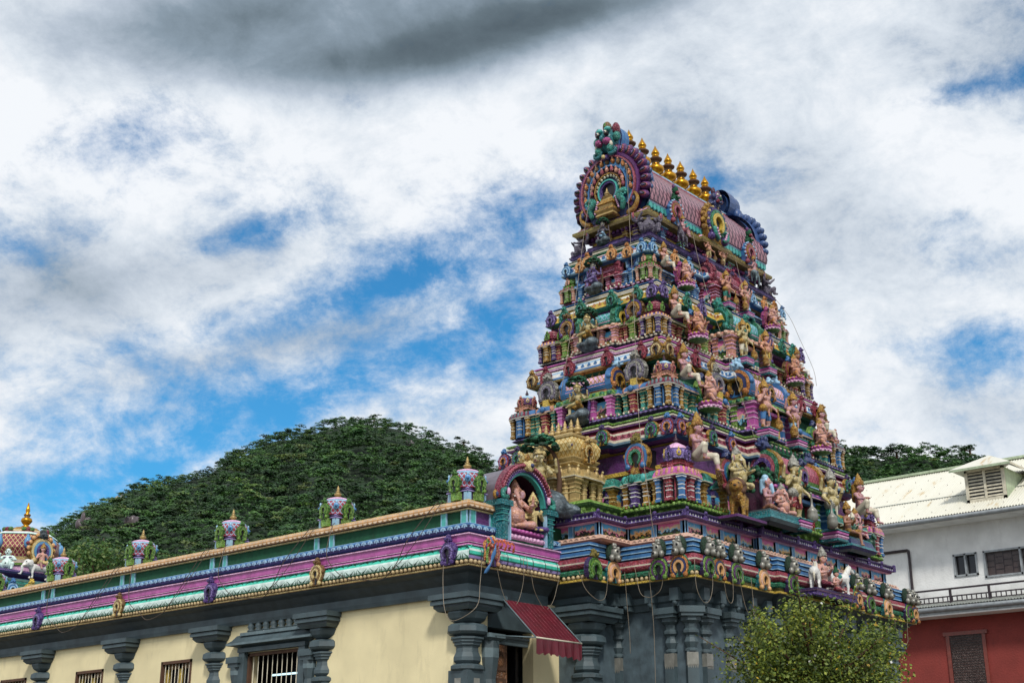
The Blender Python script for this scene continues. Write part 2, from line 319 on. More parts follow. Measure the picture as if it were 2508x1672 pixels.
def build_sky():
    nt = W.node_tree; nt.nodes.clear()
    out = nd(nt, 'ShaderNodeOutputWorld'); bg = nd(nt, 'ShaderNodeBackground'); nt.links.new(bg.outputs[0], out.inputs[0])
    sky = nd(nt, 'ShaderNodeTexSky', sky_type='NISHITA'); sky.sun_disc = False; sky.sun_elevation = SUN_EL
    sky.sun_rotation = pi/2-SUN_AZ; sky.air_density = 1.1; sky.dust_density = .3; sky.ozone_density = 3.2
    tc = nd(nt, 'ShaderNodeTexCoord'); D = tc.outputs['Generated']
    def M(op, a, b=None, c=None, clamp=False):
        n = nd(nt, 'ShaderNodeMath', operation=op); n.use_clamp = clamp
        for i, v in enumerate((a, b, c)):
            if v is None: continue
            if isinstance(v, (int, float)): n.inputs[i].default_value = v
            else: nt.links.new(v, n.inputs[i])
        return n.outputs[0]
    def dot(v):
        n = nd(nt, 'ShaderNodeVectorMath', operation='DOT_PRODUCT'); nt.links.new(D, n.inputs[0]); n.inputs[1].default_value = v; return n.outputs['Value']
    def direction(px, py): return (FW*FPX+RT*(px-1254)-UP*(py-836)).normalized()
    # warped direction noise, stretched so streaks climb to the right as wind-blown cloud does
    def noise(scale, detail, rough, stretch=(1, 1, 1), dist=.0, off=0.):
        mp = nd(nt, 'ShaderNodeMapping'); mp.inputs['Rotation'].default_value = (R_(8), R_(24), YAW); mp.inputs['Scale'].default_value = stretch
        mp.inputs['Location'].default_value = (off, off*.7, off*1.3)
        nt.links.new(D, mp.inputs['Vector']); n = nd(nt, 'ShaderNodeTexNoise'); n.inputs['Scale'].default_value = scale; n.inputs['Detail'].default_value = detail
        n.inputs['Roughness'].default_value = rough; n.inputs['Distortion'].default_value = dist; nt.links.new(mp.outputs[0], n.inputs['Vector']); return n.outputs['Fac']
    def blobs(lst):
        acc = None
        for px, py, sx, sy, rot, amp in lst:
            c = direction(px, py); e1 = (RT-c*RT.dot(c)).normalized(); e2 = c.cross(e1)*-1
            a = R_(rot); ax = e1*cos(a)+e2*sin(a); ay = e2*cos(a)-e1*sin(a)
            u = dot(ax*(FPX/sx)); v = dot(ay*(FPX/sy))
            g = M('MULTIPLY', M('EXPONENT', M('MULTIPLY', M('ADD', M('MULTIPLY', u, u), M('MULTIPLY', v, v)), -1.)), amp)
            acc = g if acc is None else M('ADD', acc, g)
        return acc
    nA = noise(5., 10, .62, (1, 1, 1.6), .3); nB = noise(13, 10, .68, (1, 1, 1.5), .25, 3.1); nC = noise(3.2, 5, .5, (1, 1, 1.5), .2, 7.7); nD = noise(34, 8, .7, (1, 1, 1.3), .2, 5.3)
    # where blue shows through (positive) and where the deck is thick (negative)
    gaps = blobs([(320, 340, 150, 90, 28, .75), (650, 560, 170, 50, 14, .85), (545, 500, 260, 130, 14, .28), (1130, 600, 360, 85, 18, .95), (1300, 490, 180, 55, 18, .7), (1210, 750, 300, 80, 22, .9), (980, 700, 160, 45, 16, .55),
                  (560, 1075, 330, 75, 16, .85), (150, 1225, 360, 65, 6, 1.05), (420, 960, 300, 60, 14, .6), (150, 1080, 300, 90, 10, .25), (300, 860, 300, 80, 10, .2), (900, 900, 260, 60, 16, .55), (1200, 900, 200, 90, 30, .5), (650, 1000, 260, 50, 18, .5), (500, 620, 160, 40, 14, .4),
                  (2470, 200, 150, 34, 8, .85), (2300, 240, 160, 34, 8, .5), (2490, 860, 150, 60, 10, .75), (2330, 830, 180, 40, 10, .45), (1770, 440, 120, 50, 0, .6), (20, 600, 80, 50, 0, .7), (2250, 140, 200, 90, 10, .25), (820, 740, 330, 50, 16, .42), (420, 830, 300, 50, 14, .35), (1700, 240, 200, 50, 10, .25),
                  (1900, 330, 500, 200, 10, -.2), (300, 700, 420, 120, 14, -.25), (2150, 700, 300, 260, 0, -.25), (800, 80, 900, 200, 0, -.6), (1000, 330, 500, 80, 10, -.3)])
    dens = M('ADD', M('ADD', M('MULTIPLY', M('SUBTRACT', nA, .5), 1.9), M('MULTIPLY', M('SUBTRACT', nB, .5), 2.6)), M('MULTIPLY', M('SUBTRACT', nD, .5), 1.7))
    cov = M('SUBTRACT', M('ADD', dens, .72), gaps)
    mr = nd(nt, 'ShaderNodeMapRange', interpolation_type='SMOOTHSTEP'); mr.inputs['From Min'].default_value = -.75; mr.inputs['From Max'].default_value = .85
    nt.links.new(cov, mr.inputs['Value']); mask = mr.outputs['Result']
    dark = blobs([(820, 10, 600, 120, 3, .5), (420, 70, 280, 90, 8, .36), (1130, 100, 380, 70, 14, .36), (1480, 10, 260, 50, 14, .3), (760, 160, 420, 60, 4, .32), (40, 680, 300, 140, 10, .2), (450, 640, 420, 80, 14, .16), (2300, 150, 260, 140, 5, .16), (2000, 620, 260, 260, 0, .14), (750, 830, 500, 70, 12, .16), (2300, 1000, 400, 90, 0, .14), (1600, 330, 300, 60, 12, .1)])
    dark = M('MULTIPLY', dark, M('ADD', M('MULTIPLY', nC, .7), .68))
    shade = M('ADD', dark, M('MULTIPLY', M('SUBTRACT', nC, .5), .7))
    shade = M('ADD', shade, M('MULTIPLY', M('SUBTRACT', nB, .5), -.55))
    shade = M('ADD', shade, M('MULTIPLY', M('SUBTRACT', nD, .5), -.15))
    shade = M('ADD', shade, M('MULTIPLY', M('SUBTRACT', nA, .5), -.5))
    cr = nd(nt, 'ShaderNodeValToRGB'); e = cr.color_ramp.elements
    e[0].position = 0; e[0].color = (.88, .91, .95, 1); e[1].position = 1; e[1].color = (.085, .115, .14, 1)
    for p, c in ((.12, (.70, .76, .83, 1)), (.28, (.48, .55, .64, 1)), (.5, (.26, .33, .40, 1)), (.75, (.135, .18, .215, 1))):
        q = e.new(p); q.color = c
    nt.links.new(M('ADD', shade, .055, clamp=True), cr.inputs[0])
    sm = nd(nt, 'ShaderNodeMix', data_type='RGBA', blend_type='MULTIPLY'); sm.inputs['Factor'].default_value = 1
    nt.links.new(sky.outputs[0], sm.inputs['A']); sm.inputs['B'].default_value = (.031, .098, .126, 1)
    mx = nd(nt, 'ShaderNodeMix', data_type='RGBA'); nt.links.new(mask, mx.inputs['Factor']); nt.links.new(sm.outputs['Result'], mx.inputs['A']); nt.links.new(cr.outputs[0], mx.inputs['B'])
    nt.links.new(mx.outputs['Result'], bg.inputs['Color']); bg.inputs['Strength'].default_value = SKYS
build_sky()
def lampm(n):
    m, nt, b = base_mat(n); b.inputs['Emission Color'].default_value = (.6, .9, 1, 1); b.inputs['Emission Strength'].default_value = 1.5; return m
SPECIAL['lamp'] = lampm
# ------------------------------------------------------------------ small architectural ornaments
def kudu(mb, w, h, cols, T=None, crest=True, n=14, big=False):
    """horseshoe arch plaque facing -y, base centre at the origin; cols = rim, ring1, ring2, ring3, crest"""
    if T is not None: old = mb.T; mb.T = old @ T
    t = w*.22; R = w*.5; zc = h*.40; crim, c1, c2, c3, cc = cols
    pts = [(R*cos(a), zc+R*1.12*sin(a)) for a in [R_(-38)+R_(256)*i/n for i in range(n+1)]]
    pts = [(-R*.5, 0), (R*.5, 0), (R*.72, h*.1)]+pts+[(-R*.72, h*.1)]
    mb.prism(pts, 0, t, crim)
    y = 0
    for r0, r1, c in ((.74, .92, c1), (.54, .72, c2), (.34, .53, c3)):
        y -= t*.14; mb.ringarc((0, zc), R*r0, R*r1, R_(-58), R_(238), y-t*.1, 0, c, n, 1.1)
    mb.prism([(-R*.13, h*.03), (R*.13, h*.03), (R*.13, zc*.7)]+[(R*.3*cos(a), zc+R*.3*sin(a)) for a in [R_(-50)+R_(280)*i/7 for i in range(8)]]+[(-R*.13, zc*.7)], -t*.1, t*.5, 'dark')
    for sx in (-1, 1):
        mb.ball((sx*R*.62, -t*.2, h*.07), R*.24, c1, 7, 5); mb.ball((sx*R*.62, -t*.45, h*.07), R*.11, c3, 6, 4)
        mb.ball((sx*R*.98, t*.2, zc+R*.2), (R*.14, t*.5, R*.2), crim, 6, 4)
    if crest:
        z = zc+R*1.05; u = R*.36
        mb.ball((0, t*.2, z+u*.55), (u, t*.9, u*.95), cc, 8, 6)
        for sx in (-1, 1):
            mb.ball((sx*u*.5, -t*.6, z+u*.75), u*.3, cc, 6, 4); mb.ball((sx*u*.9, t*.2, z+u*.3), (u*.4, t*.6, u*.3), cc, 6, 4)
            mb.ball((sx*u*.55, t*.2, z+u*1.45), (u*.28, t*.4, u*.5), cc, 6, 4)
        mb.ball((0, -t*.7, z+u*.35), (u*.38, t*.5, u*.24), cc, 6, 4); mb.ball((0, t*.2, z+u*1.6), (u*.22, t*.4, u*.55), cc, 6, 4)
    if T is not None: mb.T = old
def finial(mb, c, h, k, k2=None, n=10):
    p = [(.22, 0), (.26, .06), (.12, .12), (.2, .18), (.3, .28), (.26, .38), (.12, .44), (.18, .5), (.18, .54), (.08, .6), (.12, .68), (.1, .76), (.02, 1)]
    k2 = k2 or k
    mb.lathe(c, [(r*h, z*h, k2 if 6 <= i <= 8 else k) for i, (r, z) in enumerate(p)], n, k)
def ribcol(mb, x, y, z0, z1, r, k, line='goldl', n=8, rot=None, sq=False):
    """stubby ringed pilaster"""
    h = z1-z0; q = 4 if sq else n; rot = (pi/4 if sq else pi/8) if rot is None else rot; f = 1.3 if sq else 1
    P = [(1.15, 0, k), (1.15, .13, k), (.86, .14, line), (.86, .17, line), (.86, .4, k), (1.0, .42, line), (1.0, .46, line), (.8, .48, k), (.88, .58, k), (1.06, .6, line), (1.06, .63, line), (.82, .66, k), (.9, .74, k), (1.15, .77, line), (1.15, .8, k), (1.02, .84, k), (1.45, .93, k), (1.5, .97, line), (1.5, 1, k)]
    mb.lathe((x, y, z0), [(a*r*f, b*h, c) for a, b, c in P], q, k, rot, smooth=False)
def kapota(mb, poly, z0, z1, out, k, k2=None, bump=None, step=.14):
    h = z1-z0; k2 = k2 or k
    mb.sweep(poly, [(out*.2, z0, k), (out, z0+h*.04, k), (out*1.03, z0+h*.14, 'offw'), (out*1.02, z0+h*.24, k2), (out*.85, z0+h*.55, k), (out*.45, z0+h*.85, k), (out*.1, z1, k)], cap=k)
    if bump:
        for x, y, a in along(poly, step, off=out*.8):
            mb.ball((x, y, z0+h*.5), (step*.34, step*.34, h*.42), bump, 6, 4)
def dome(mb, c, r, h, kA, kB, kneck, nasi, n=8, fin='dark', panel=None, nscale=1.):
    """octagonal bulb dome with four horseshoe plaques and a finial"""
    P = [(.8, 0, kneck), (.8, .12, kneck), (1.12, .14, kA), (1.15, .2, kA), (1.2, .34, kA), (1.17, .5, kA), (1.05, .62, kA), (1.1, .64, 'offw'), (1.08, .68, kB), (.98, .72, kB), (.72, .84, kB), (.4, .94, kB), (.16, 1, kB)]
    mb.lathe(c, [(a*r, b*h, k) for a, b, k in P], n, kA, pi/n, smooth=False)
    if panel:
        for i in range(4):
            a = pi/4+i*pi/2; mb.T, o = mb.T @ TR(c[0]+cos(a)*r*1.08, c[1]+sin(a)*r*1.08, c[2]+h*.4, a+pi/2), mb.T
            mb.ball((0, -.02*r, 0), (r*.24, r*.1, h*.17), panel, 8, 5); mb.ball((0, -.1*r, 0), (r*.1, r*.08, h*.08), 'lavender', 6, 4); mb.ball((0, 0, h*.2), (r*.07, r*.07, h*.1), panel, 5, 4); mb.T = o
    if nasi:
        for i in range(4):
            a = i*pi/2; kudu(mb, r*.85*nscale, h*.86*nscale, nasi, TR(c[0]+cos(a)*r*1.2, c[1]+sin(a)*r*1.2, c[2]+h*.0, a+pi/2), n=8)
    finial(mb, (c[0], c[1], c[2]+h*.97), h*.5, fin, n=8)

# ------------------------------------------------------------------ temple hall (the long cream wing)
HL = 30.0     # runs along +y
hall = thing('temple_hall', 'long cream temple hall with grey pillars, mint and pink cornice and dark green parapet', 'hall')
def hall_path(d): return [(d, HL), (d, d), (6.4, d)]           # left wall then short front wall, outer side = outwards
HP = [(0, HL), (0, 0), (2.445, 0)]
HPf = [(0, HL), (0, 0), (7., 0)]
def hsweep(name, prof, path=HP, extra=None):
    mb = MB(); mb.sweep(path, prof, closed=False)
    if extra: extra(mb)
    return mb.build(name, hall)
# walls with openings
def wall_x(mb, x, y0, y1, z0, z1, holes, k, th=.25):
    """wall in the plane x (faces -x) with rectangular holes [(ya,yb,za,zb)] sorted along y"""
    y = y0
    for a, b, c, d in holes:
        mb.box(x, y, z0, x+th, a, z1, k); mb.box(x, a, z0, x+th, b, c, k); mb.box(x, a, d, x+th, b, z1, k); y = b
    mb.box(x, y, z0, x+th, y1, z1, k)
WX = .40
wins = [(4.72, 6.34, 2.2, 4.36), (8.22, 9.3, 3.0, 4.385), (11.53, 12.65, 3.0, 4.385), (14.85, 16.05, 3.0, 4.385), (18.2, 19.4, 3.0, 4.385)]
mb = MB(); wall_x(mb, WX, .5, HL, 0, 5.0, wins, 'cream'); mb.build('wall', hall)
mb = MB(); mb.box(WX, WX, 0, .92, .65, 5., 'cream'); mb.box(2.14, WX, 0, 2.9, .65, 5., 'cream'); mb.box(.92, WX, 4.45, 2.14, .65, 5., 'grey')
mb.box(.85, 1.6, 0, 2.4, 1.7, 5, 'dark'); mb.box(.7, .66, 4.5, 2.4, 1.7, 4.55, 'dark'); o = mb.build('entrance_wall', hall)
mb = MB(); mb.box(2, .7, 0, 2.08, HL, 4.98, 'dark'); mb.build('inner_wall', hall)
# entrance fittings
mb = MB(); mb.box(0, -.04, 0, .36, .03, 4.18, 'brownl')
for z in (3.0, 3.45, 3.9): mb.box(.05, -.06, z-.16, .31, -.038, z+.16, 'brown'); mb.ball((.18, -.05, z), (.09, .03, .12), 'brownl', 8, 5)
mb.build('door', hall, (1.14, .5, 0), 0)
mb = MB(); mb.box(.95, .5, 4.2, 2.12, .58, 4.3, 'greyl'); mb.box(.95, .46, 4.3, 2.12, .6, 4.34, 'greyd'); mb.build('lintel', hall)
# cornice pieces from the bottom up
hsweep('beam', [(-.38, 4.93, 'grey'), (-.32, 4.93, 'grey'), (-.3, 5.0, 'grey'), (-.3, 5.12, 'grey'), (-.26, 5.16, 'greyd'), (-.22, 5.2, 'greyd'), (-.16, 5.28, 'greyd'), (-.06, 5.32, 'greyd'), (-.02, 5.36, 'greyd')])
def pearls(mb):
    for x, y, a in along(HP, .105, False, -.015):
        if y < 22: mb.ball((x, y, 5.435), .042, 'pearl', 6, 4)
mb = MB(); mb.sweep(HP, [(-.02, 5.36, 'tan'), (.0, 5.365, 'tan'), (.01, 5.385, 'goldl'), (-.03, 5.39, 'brown'), (-.05, 5.47, 'brown')], closed=False); pearls(mb); mb.build('pearl_band', hall)
def petals(mb):
    for i, (x, y, a) in enumerate(along([(0, HL), (0, 0)], .335, False, -.02)):
        if y > 21: continue
        x0 = .0
        f = lambda s, z: (-.006+.08*((z-5.47)/.24)**2, y+s, z)
        for s in (-1, 1):
            mb.tube([f(s*.16, 5.475), f(s*.13, 5.51), f(s*.045, 5.57), f(s*.03, 5.63), f(s*.07, 5.68), f(s*.14, 5.705)], .009, 'dgreen', 4)
            mb.tube([f(s*.03, 5.475), f(s*.02, 5.53), f(s*.03, 5.6)], .008, 'dgreen', 4)
        mb.tube([f(.035*cos(t), 5.625+.03*sin(t)) for t in np.linspace(0, 2*pi, 7)[:-1]], .008, 'dgreen', 4, True)
        mb.tube([f(-.168, 5.475), f(-.1, 5.478), f(.1, 5.478), f(.168, 5.475)], .014, 'dgreen', 4)
mb = MB()
PW = [(0, HL), (0, 0)]
mb.sweep(PW, [(-.02, 5.47, 'mintw'), (.0, 5.53, 'mintw'), (-.005, 5.6, 'mintw'), (-.02, 5.63, 'mintw'), (-.03, 5.65, 'mint'), (-.06, 5.68, 'mint'), (-.09, 5.71, 'mint')], closed=False)
petals(mb)
PS = [(0, 0), (2.445, 0)]
mb.sweep(PS, [(-.04, 5.47, 'lilac'), (.0, 5.49, 'lilac'), (.01, 5.53, 'lilac'), (.0, 5.545, 'greyd'), (.015, 5.56, 'mint'), (.02, 5.61, 'mint'), (.01, 5.65, 'mintw'), (-.03, 5.69, 'mint'), (-.09, 5.71, 'mint')], closed=False)  # pale strip within the mint is a painted sky gleam
for i in range(7):
    x = .3+i*.34; mb.tube([(x, -.005, 5.48), (x, -.02, 5.53), (x, -.03, 5.6), (x, .01, 5.68)], .008, 'greyd', 4)
    mb.tube([(x+.17+.03*cos(t), -.018, 5.52+.02*sin(t)) for t in np.linspace(0, 5, 7)], .006, 'purpled', 4)
mb.build('cove', hall)
hsweep('pink_moulding', [(-.1, 5.71, 'pinkl'), (-.04, 5.72, 'pinkl'), (-.04, 5.73, 'pinkl'), (-.05, 5.75, 'pink'), (-.09, 5.752, 'plum'), (-.09, 5.768, 'plum'), (-.05, 5.77, 'pinkl'), (-.05, 5.782, 'pinkl'), (-.045, 5.8, 'pink'), (-.04, 5.895, 'pink'), (-.01, 5.9, 'pinkl'), (-.01, 5.92, 'pinkl'), (-.16, 5.925, 'pinkl'), (-.3, 5.93, 'lilac')], HPf)
def shells(mb):
    for i, (x, y, a) in enumerate(along(HPf, .17, False, -.185)):
        if y > 22: continue
        T = TR(x, y, 6.095, a); o = mb.T; mb.T = o @ T
        mb.ringarc((0, -.035), .032, .06, 0, pi, -.028, .03, 'bluel', 6); mb.ball((0, -.01, -.03), (.02, .02, .03), 'bluel', 5, 3); mb.T = o
hsweep('blue_moulding', [(-.3, 5.93, 'navy'), (-.26, 5.935, 'navy'), (-.26, 5.97, 'blue'), (-.28, 5.99, 'blue'), (-.3, 6.0, 'navy'), (-.22, 6.02, 'navy'), (-.185, 6.05, 'navy'), (-.175, 6.1, 'navy'), (-.19, 6.14, 'blue'), (-.22, 6.155, 'bluel'), (-.3, 6.16, 'bluel')], HPf, shells)
# parapet wall, pilasters, tan coping
BAY = [.69, 4.11, 7.44, 10.78, 14.16, 17.5, 20.85]
mb = MB(); mb.sweep([(.33, HL), (.33, .33), (7., .33)], [(0, 6.15, 'dgreen'), (0, 6.43, 'dgreen')], closed=False); mb.build('parapet_wall', hall)
def pil(mb, x, y, a, w=.1):
    o = mb.T; mb.T = o @ TR(x, y, 6.16, a)
    mb.box(-w/2, -.03, 0, w/2, .05, .26, 'teall'); mb.box(-w/2-.004, -.034, 0, -w/2+.012, 0, .26, 'bluel'); mb.box(w/2-.012, -.034, 0, w/2+.004, 0, .26, 'bluel'); mb.T = o
for x, y, a, w in [(.33, y+s*.22, -pi/2, .12) for y in BAY[1:] for s in (-1, 1)]+[(.33, .9, -pi/2, .13), (.33, .41, -pi/2, .14), (.42, .33, 0, .14), (.92, .33, 0, .12)]:
    mb = MB(); pil(mb, x, y, a, w); mb.build('parapet_pilaster', hall)
mb = MB(); mb.box(.5, .322, 6.16, .86, .34, 6.43, 'plum'); mb.build('parapet_panel', hall)
def tabs(mb):
    for x, y, a in along(CP, .135, False, .105):
        if y > 24: continue
        T = TR(x, y, 0, a); o = mb.T; mb.T = o @ T
        mb.prism([(-.055, 6.535), (-.055, 6.475), (-.035, 6.45), (0, 6.44), (.035, 6.45), (.055, 6.475), (.055, 6.535)], -.02, .02, 'tanw'); mb.T = o
CP = [(.33, HL), (.33, .33), (1.15, .33)]
mb = MB(); mb.sweep(CP, [(0, 6.4, 'tan'), (.06, 6.4, 'goldl'), (.06, 6.42, 'goldl'), (.05, 6.425, 'brown'), (.08, 6.44, 'brown'), (.12, 6.455, 'tan'), (.13, 6.5, 'tan'), (.1, 6.545, 'tan'), (.04, 6.57, 'tan'), (-.02, 6.585, 'goldl'), (-.02, 6.6, 'goldl'), (-.3, 6.6, 'tan')], closed=False); tabs(mb)
mb.build('coping', hall)
mb = MB(); mb.box(.36, .36, 6.3, 6.6, HL, 6.35, 'greyl'); mb.box(6.4, .7, 0, 6.6, HL, 6.3, 'cream'); mb.box(.4, HL-.2, 0, 6.6, HL, 6.3, 'cream'); mb.build('roof_slab', hall)
# dome turrets on the parapet
def turret_mesh():
    mb = MB(); G = ('limed', 'lime', 'limed', 'lime', 'limed')
    for a in range(4):
        o = mb.T; mb.T = TR(0, 0, 0, a*pi/2)
        mb.box(-.3, -.3, 0, .3, -.24, .2, 'purpled'); mb.box(-.12, -.42, 0, .12, -.26, .2, 'lime'); mb.box(-.3, -.325, 0, -.2, -.27, .19, 'bluel'); mb.box(.2, -.325, 0, .3, -.27, .19, 'bluel')
        mb.T = o
    mb.box(-.26, -.26, 0, .26, .26, .2, 'dark')
    mb.sweep(rect(0, 0, .27, .27), [(0, .19, 'purple'), (.07, .2, 'purple'), (.07, .225, 'lilac'), (.03, .23, 'purpled'), (.05, .26, 'purple'), (.05, .29, 'lilac')], cap='purple')
    P = [(.36, .28, 'crimson'), (.44, .29, 'crimson'), (.43, .31, 'crimson'), (.38, .35, 'lattices'), (.42, .46, 'lattices'), (.425, .56, 'lattices'), (.39, .64, 'lattices'), (.4, .645, 'bluel'), (.35, .69, 'bluel'), (.36, .695, 'pinkl'), (.26, .75, 'pinkl'), (.13, .79, 'pinkl'), (.07, .8, 'goldl')]
    n = 16
    vs = []
    mb.lathe((0, 0, 0), P, n, 'crimson', pi/16, smooth=False)
    for i in range(len(mb.f)):      # UVs for the lattice facets
        if mb.mats[mb.m[i]].startswith('lattice'):
            mb.uv[i] = [(math.atan2(mb.v[q][1], mb.v[q][0])*.42 % 2.7, mb.v[q][2]) for q in mb.f[i]]
    for i in range(4):
        a = i*pi/2; kudu(mb, .36, .54, G, TR(cos(a)*.44, sin(a)*.44, .19, a+pi/2), n=10)
        a += pi/4; o = mb.T; mb.T = TR(cos(a)*.425, sin(a)*.425, .5, a+pi/2)
        mb.ball((0, 0, 0), (.075, .03, .09), 'skyb', 8, 5); mb.ball((0, -.03, 0), .04, 'blue', 6, 4); mb.ball((0, 0, .11), (.03, .03, .05), 'bluel', 6, 4); mb.T = o
    return mb
tm = turret_mesh(); fb = MB(); finial(fb, (0, 0, 0), .34, 'goldp', n=10)
o = tm.build('dome_turret', hall, (.6, .62, 6.6)); o.scale = (.77, .77, .77); f = fb.build('finial', o, (0, 0, .77))
for y in BAY[1:]:
    c = link('dome_turret', o.data, hall, (.6, y, 6.6), 0, .77); link('finial', f.data, c, (0, 0, .77))
# arched plaques on the cove
KP = ('purple', 'purple', 'lavender', 'purpled', 'purple'); KG = ('bronze', 'goldl', 'bronze', 'goldl', 'bronze')
km = {}
for nm, c in (('p', KP), ('g', KG), ('r', ('purple', 'salmon', 'red', 'salmon', 'goldl'))):
    mb = MB(); kudu(mb, .36, .52, c); km[nm] = mb.build('arch_plaque', hall, (0, 0, 0))
KY = [.45, 3.88, 7.18, 10.5, 13.89, 17.2, 20.5]
for i, y in enumerate(KY):
    m = km['pg'[i % 2]]; o = m if i < 2 else link('arch_plaque', m.data, hall)
    o.location = (-.05, y, 5.4); o.rotation_euler = (0, 0, -pi/2)
km['r'].location = (.55, -.06, 5.4)
# pillars
def pillar_mesh(gold=True):
    mb = MB(); c = (0, 0, 0)
    q = lambda r: [(r*(1 if abs(x) > .5 else .62)*(1 if x > 0 else -1), 0) for x in ()]
    mb.sweep(rect(0, 0, .36, .36), [(.0, 4.66, 'grey'), (.06, 4.72, 'grey'), (.06, 4.76, 'greyd'), (.1, 4.765, 'grey'), (.1, 4.83, 'grey'), (.08, 4.84, 'greyd'), (.13, 4.85, 'grey'), (.13, 4.94, 'grey')], cap='grey')
    def octs(P): mb.lathe(c, P, 8, 'grey', pi/8, smooth=False)
    octs([(.36, 4.66), (.37, 4.62), (.33, 4.54), (.24, 4.48), (.2, 4.47)])
    octs([(.2, 4.47), (.3, 4.45), (.36, 4.41), (.37, 4.32), (.33, 4.28), (.22, 4.25), (.22, 4.23)])
    octs([(.3, 4.23), (.3, 4.2), (.27, 4.19), (.27, 4.15), (.24, 4.14), (.24, 4.1), (.21, 4.08), (.2, 4.05), (.21, 3.98), (.25, 3.9), (.25, 3.84), (.2, 3.79), (.25, 3.78), (.3, 3.75), (.3, 3.7), (.25, 3.67)])
    mb.box(-.225, -.225, 0, .225, .225, 3.68, 'grey')
    for sx, sy in ((-1, 0), (0, -1)):
        for z in (3.45, 3.2, 2.95): mb.cbox((sx*.226, sy*.226, z), (.012 if sx else .14, .012 if sy else .14, .2), 'silverm' if gold else 'greyd')
    return mb
pm = pillar_mesh(); CY = [.5, 4.11, 7.43, 10.68, 14.15, 17.5, 20.8]
p0 = pm.build('pillar', hall, (.52, .5, 0))
for y in CY[1:]: link('pillar', p0.data, hall, (.52, y, 0))
mb = MB(); ribcol(mb, 0, 0, 0.2, 4.2, .13, 'grey', 'greyl'); mb.sweep(rect(0, 0, .16, .16), [(0, 4.2, 'grey'), (.05, 4.25, 'grey'), (.05, 4.32, 'greyl')], cap='grey'); mb.build('door_pilaster', hall, (.95, .4, 0))
# windows: dark wood frame, yellow casements, steel bars
def window(i, y0, y1, z0, z1, grand=False):
    w = y1-y0; wn = link('window', None, hall, (WX, y0, z0)); h = z1-z0
    mb = MB(); k = 'brown'; mb.box(-.02, 0, 0, .06, .05, h, k); mb.box(-.02, w-.05, 0, .06, w, h, k); mb.box(-.02, 0, h-.06, .06, w, h, k); mb.box(-.02, 0, 0, .06, w, .05, k); mb.build('frame', wn)
    mb = MB()
    if not grand:
        for a, b in ((.05, .15), (w*.5-.07, w*.5+.07), (w-.15, w-.05)): mb.box(.1, a, .05, .14, b, h-.06, 'yellow' if 1 else k)
        mb.box(.1, .05, h-.16, .14, w-.05, h-.06, 'bronze'); mb.build('casement', wn)
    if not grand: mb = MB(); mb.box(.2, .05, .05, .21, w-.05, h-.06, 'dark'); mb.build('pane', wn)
    mb = MB(); nb = 9 if not grand else 11
    for j in range(1, nb): mb.tube([(.02, w*j/nb, .05), (.02, w*j/nb, h-.05)], .008, 'offw', 5)
    if grand:
        for z in (h*.3,): mb.box(.012, .03, z-.012, .028, w-.03, z+.012, 'offw')
    mb.build('window_bars', wn)
for i, (a, b, c, d) in enumerate(wins): window(i, a, b, c, d, i == 0)
# grand window surround
y0, y1 = 4.72, 6.34; ym = (y0+y1)/2
mb = MB()
mb.box(WX-.1, y0-.2, 2., WX+.02, y0-.02, 4.42, 'grey'); mb.box(WX-.1, y1+.02, 2., WX+.02, y1+.2, 4.42, 'grey'); mb.box(WX-.12, y0-.22, 4.38, WX+.02, y1+.22, 4.46, 'grey')
pp = [(WX, y1+.28), (WX-.02, y1+.28), (WX-.02, y0-.28), (WX, y0-.28)]
mb.sweep(pp, [(0, 4.46, 'grey'), (.06, 4.5, 'grey'), (.2, 4.52, 'grey'), (.2, 4.56, 'greyl'), (.12, 4.62, 'grey'), (.05, 4.72, 'grey'), (-.08, 4.74, 'greyl')], closed=False)
mb.box(WX-.13, y0-.16, 4.7, WX+.02, y1+.16, 4.76, 'greyl')
mb.build('window_surround', hall)
mb = MB()
for j in range(7): mb.lathe((WX-.06, y0+.1+j*.236, 4.76), [(.07, 0), (.085, .03), (.05, .06), (.08, .1), (.06, .15), (.02, .2)], 8, 'grey')
mb.build('window_finials', hall)
for y in (y0-.3, y1+.3):
    mb = MB(); ribcol(mb, 0, 0, 2.0, 4.1, .1, 'grey', 'greyl'); mb.box(-.14, -.16, 4.1, .12, .16, 4.18, 'grey'); mb.box(-.17, -.19, 4.18, .12, .19, 4.3, 'grey'); mb.build('window_pilaster', hall, (WX-.02, y, 0))
# lamp tube glimpsed inside
mb = MB(); mb.tube([(1.7, 6.2, 4.08), (1.7, 7.2, 4.08)], .02, 'lamp', 8); o = mb.build('tube_lamp'); tag(o, 'bluish white tube lamp seen inside the barred grey framed window', 'lamp')
# ------------------------------------------------------------------ gate tower
CX, CY0 = 7.77, .70
HX = lambda z: 4.19-.235*(z-6.5)
HY = lambda z: 2.74-.264*(z-6.5)
tower = thing('gate_tower', 'tall tapering multicoloured temple gate tower crowded with painted sculpture', 'temple tower', (0, 0, 0))
def murals(mb, x0, x1, y, z0, z1, n, gap=.1):
    w = (x1-x0)/n
    for i in range(n):
        a, b = x0+i*w+gap/2, x0+(i+1)*w-gap/2
        mb.add([(a, y, z0), (b, y, z0), (b, y, z1), (a, y, z1)], [(0, 1, 2, 3)], ['mural1', 'mural2', 'mural3'][(i*7+n) % 3], uvs=[[(0, 0), (1, 0), (1, 1), (0, 1)]])
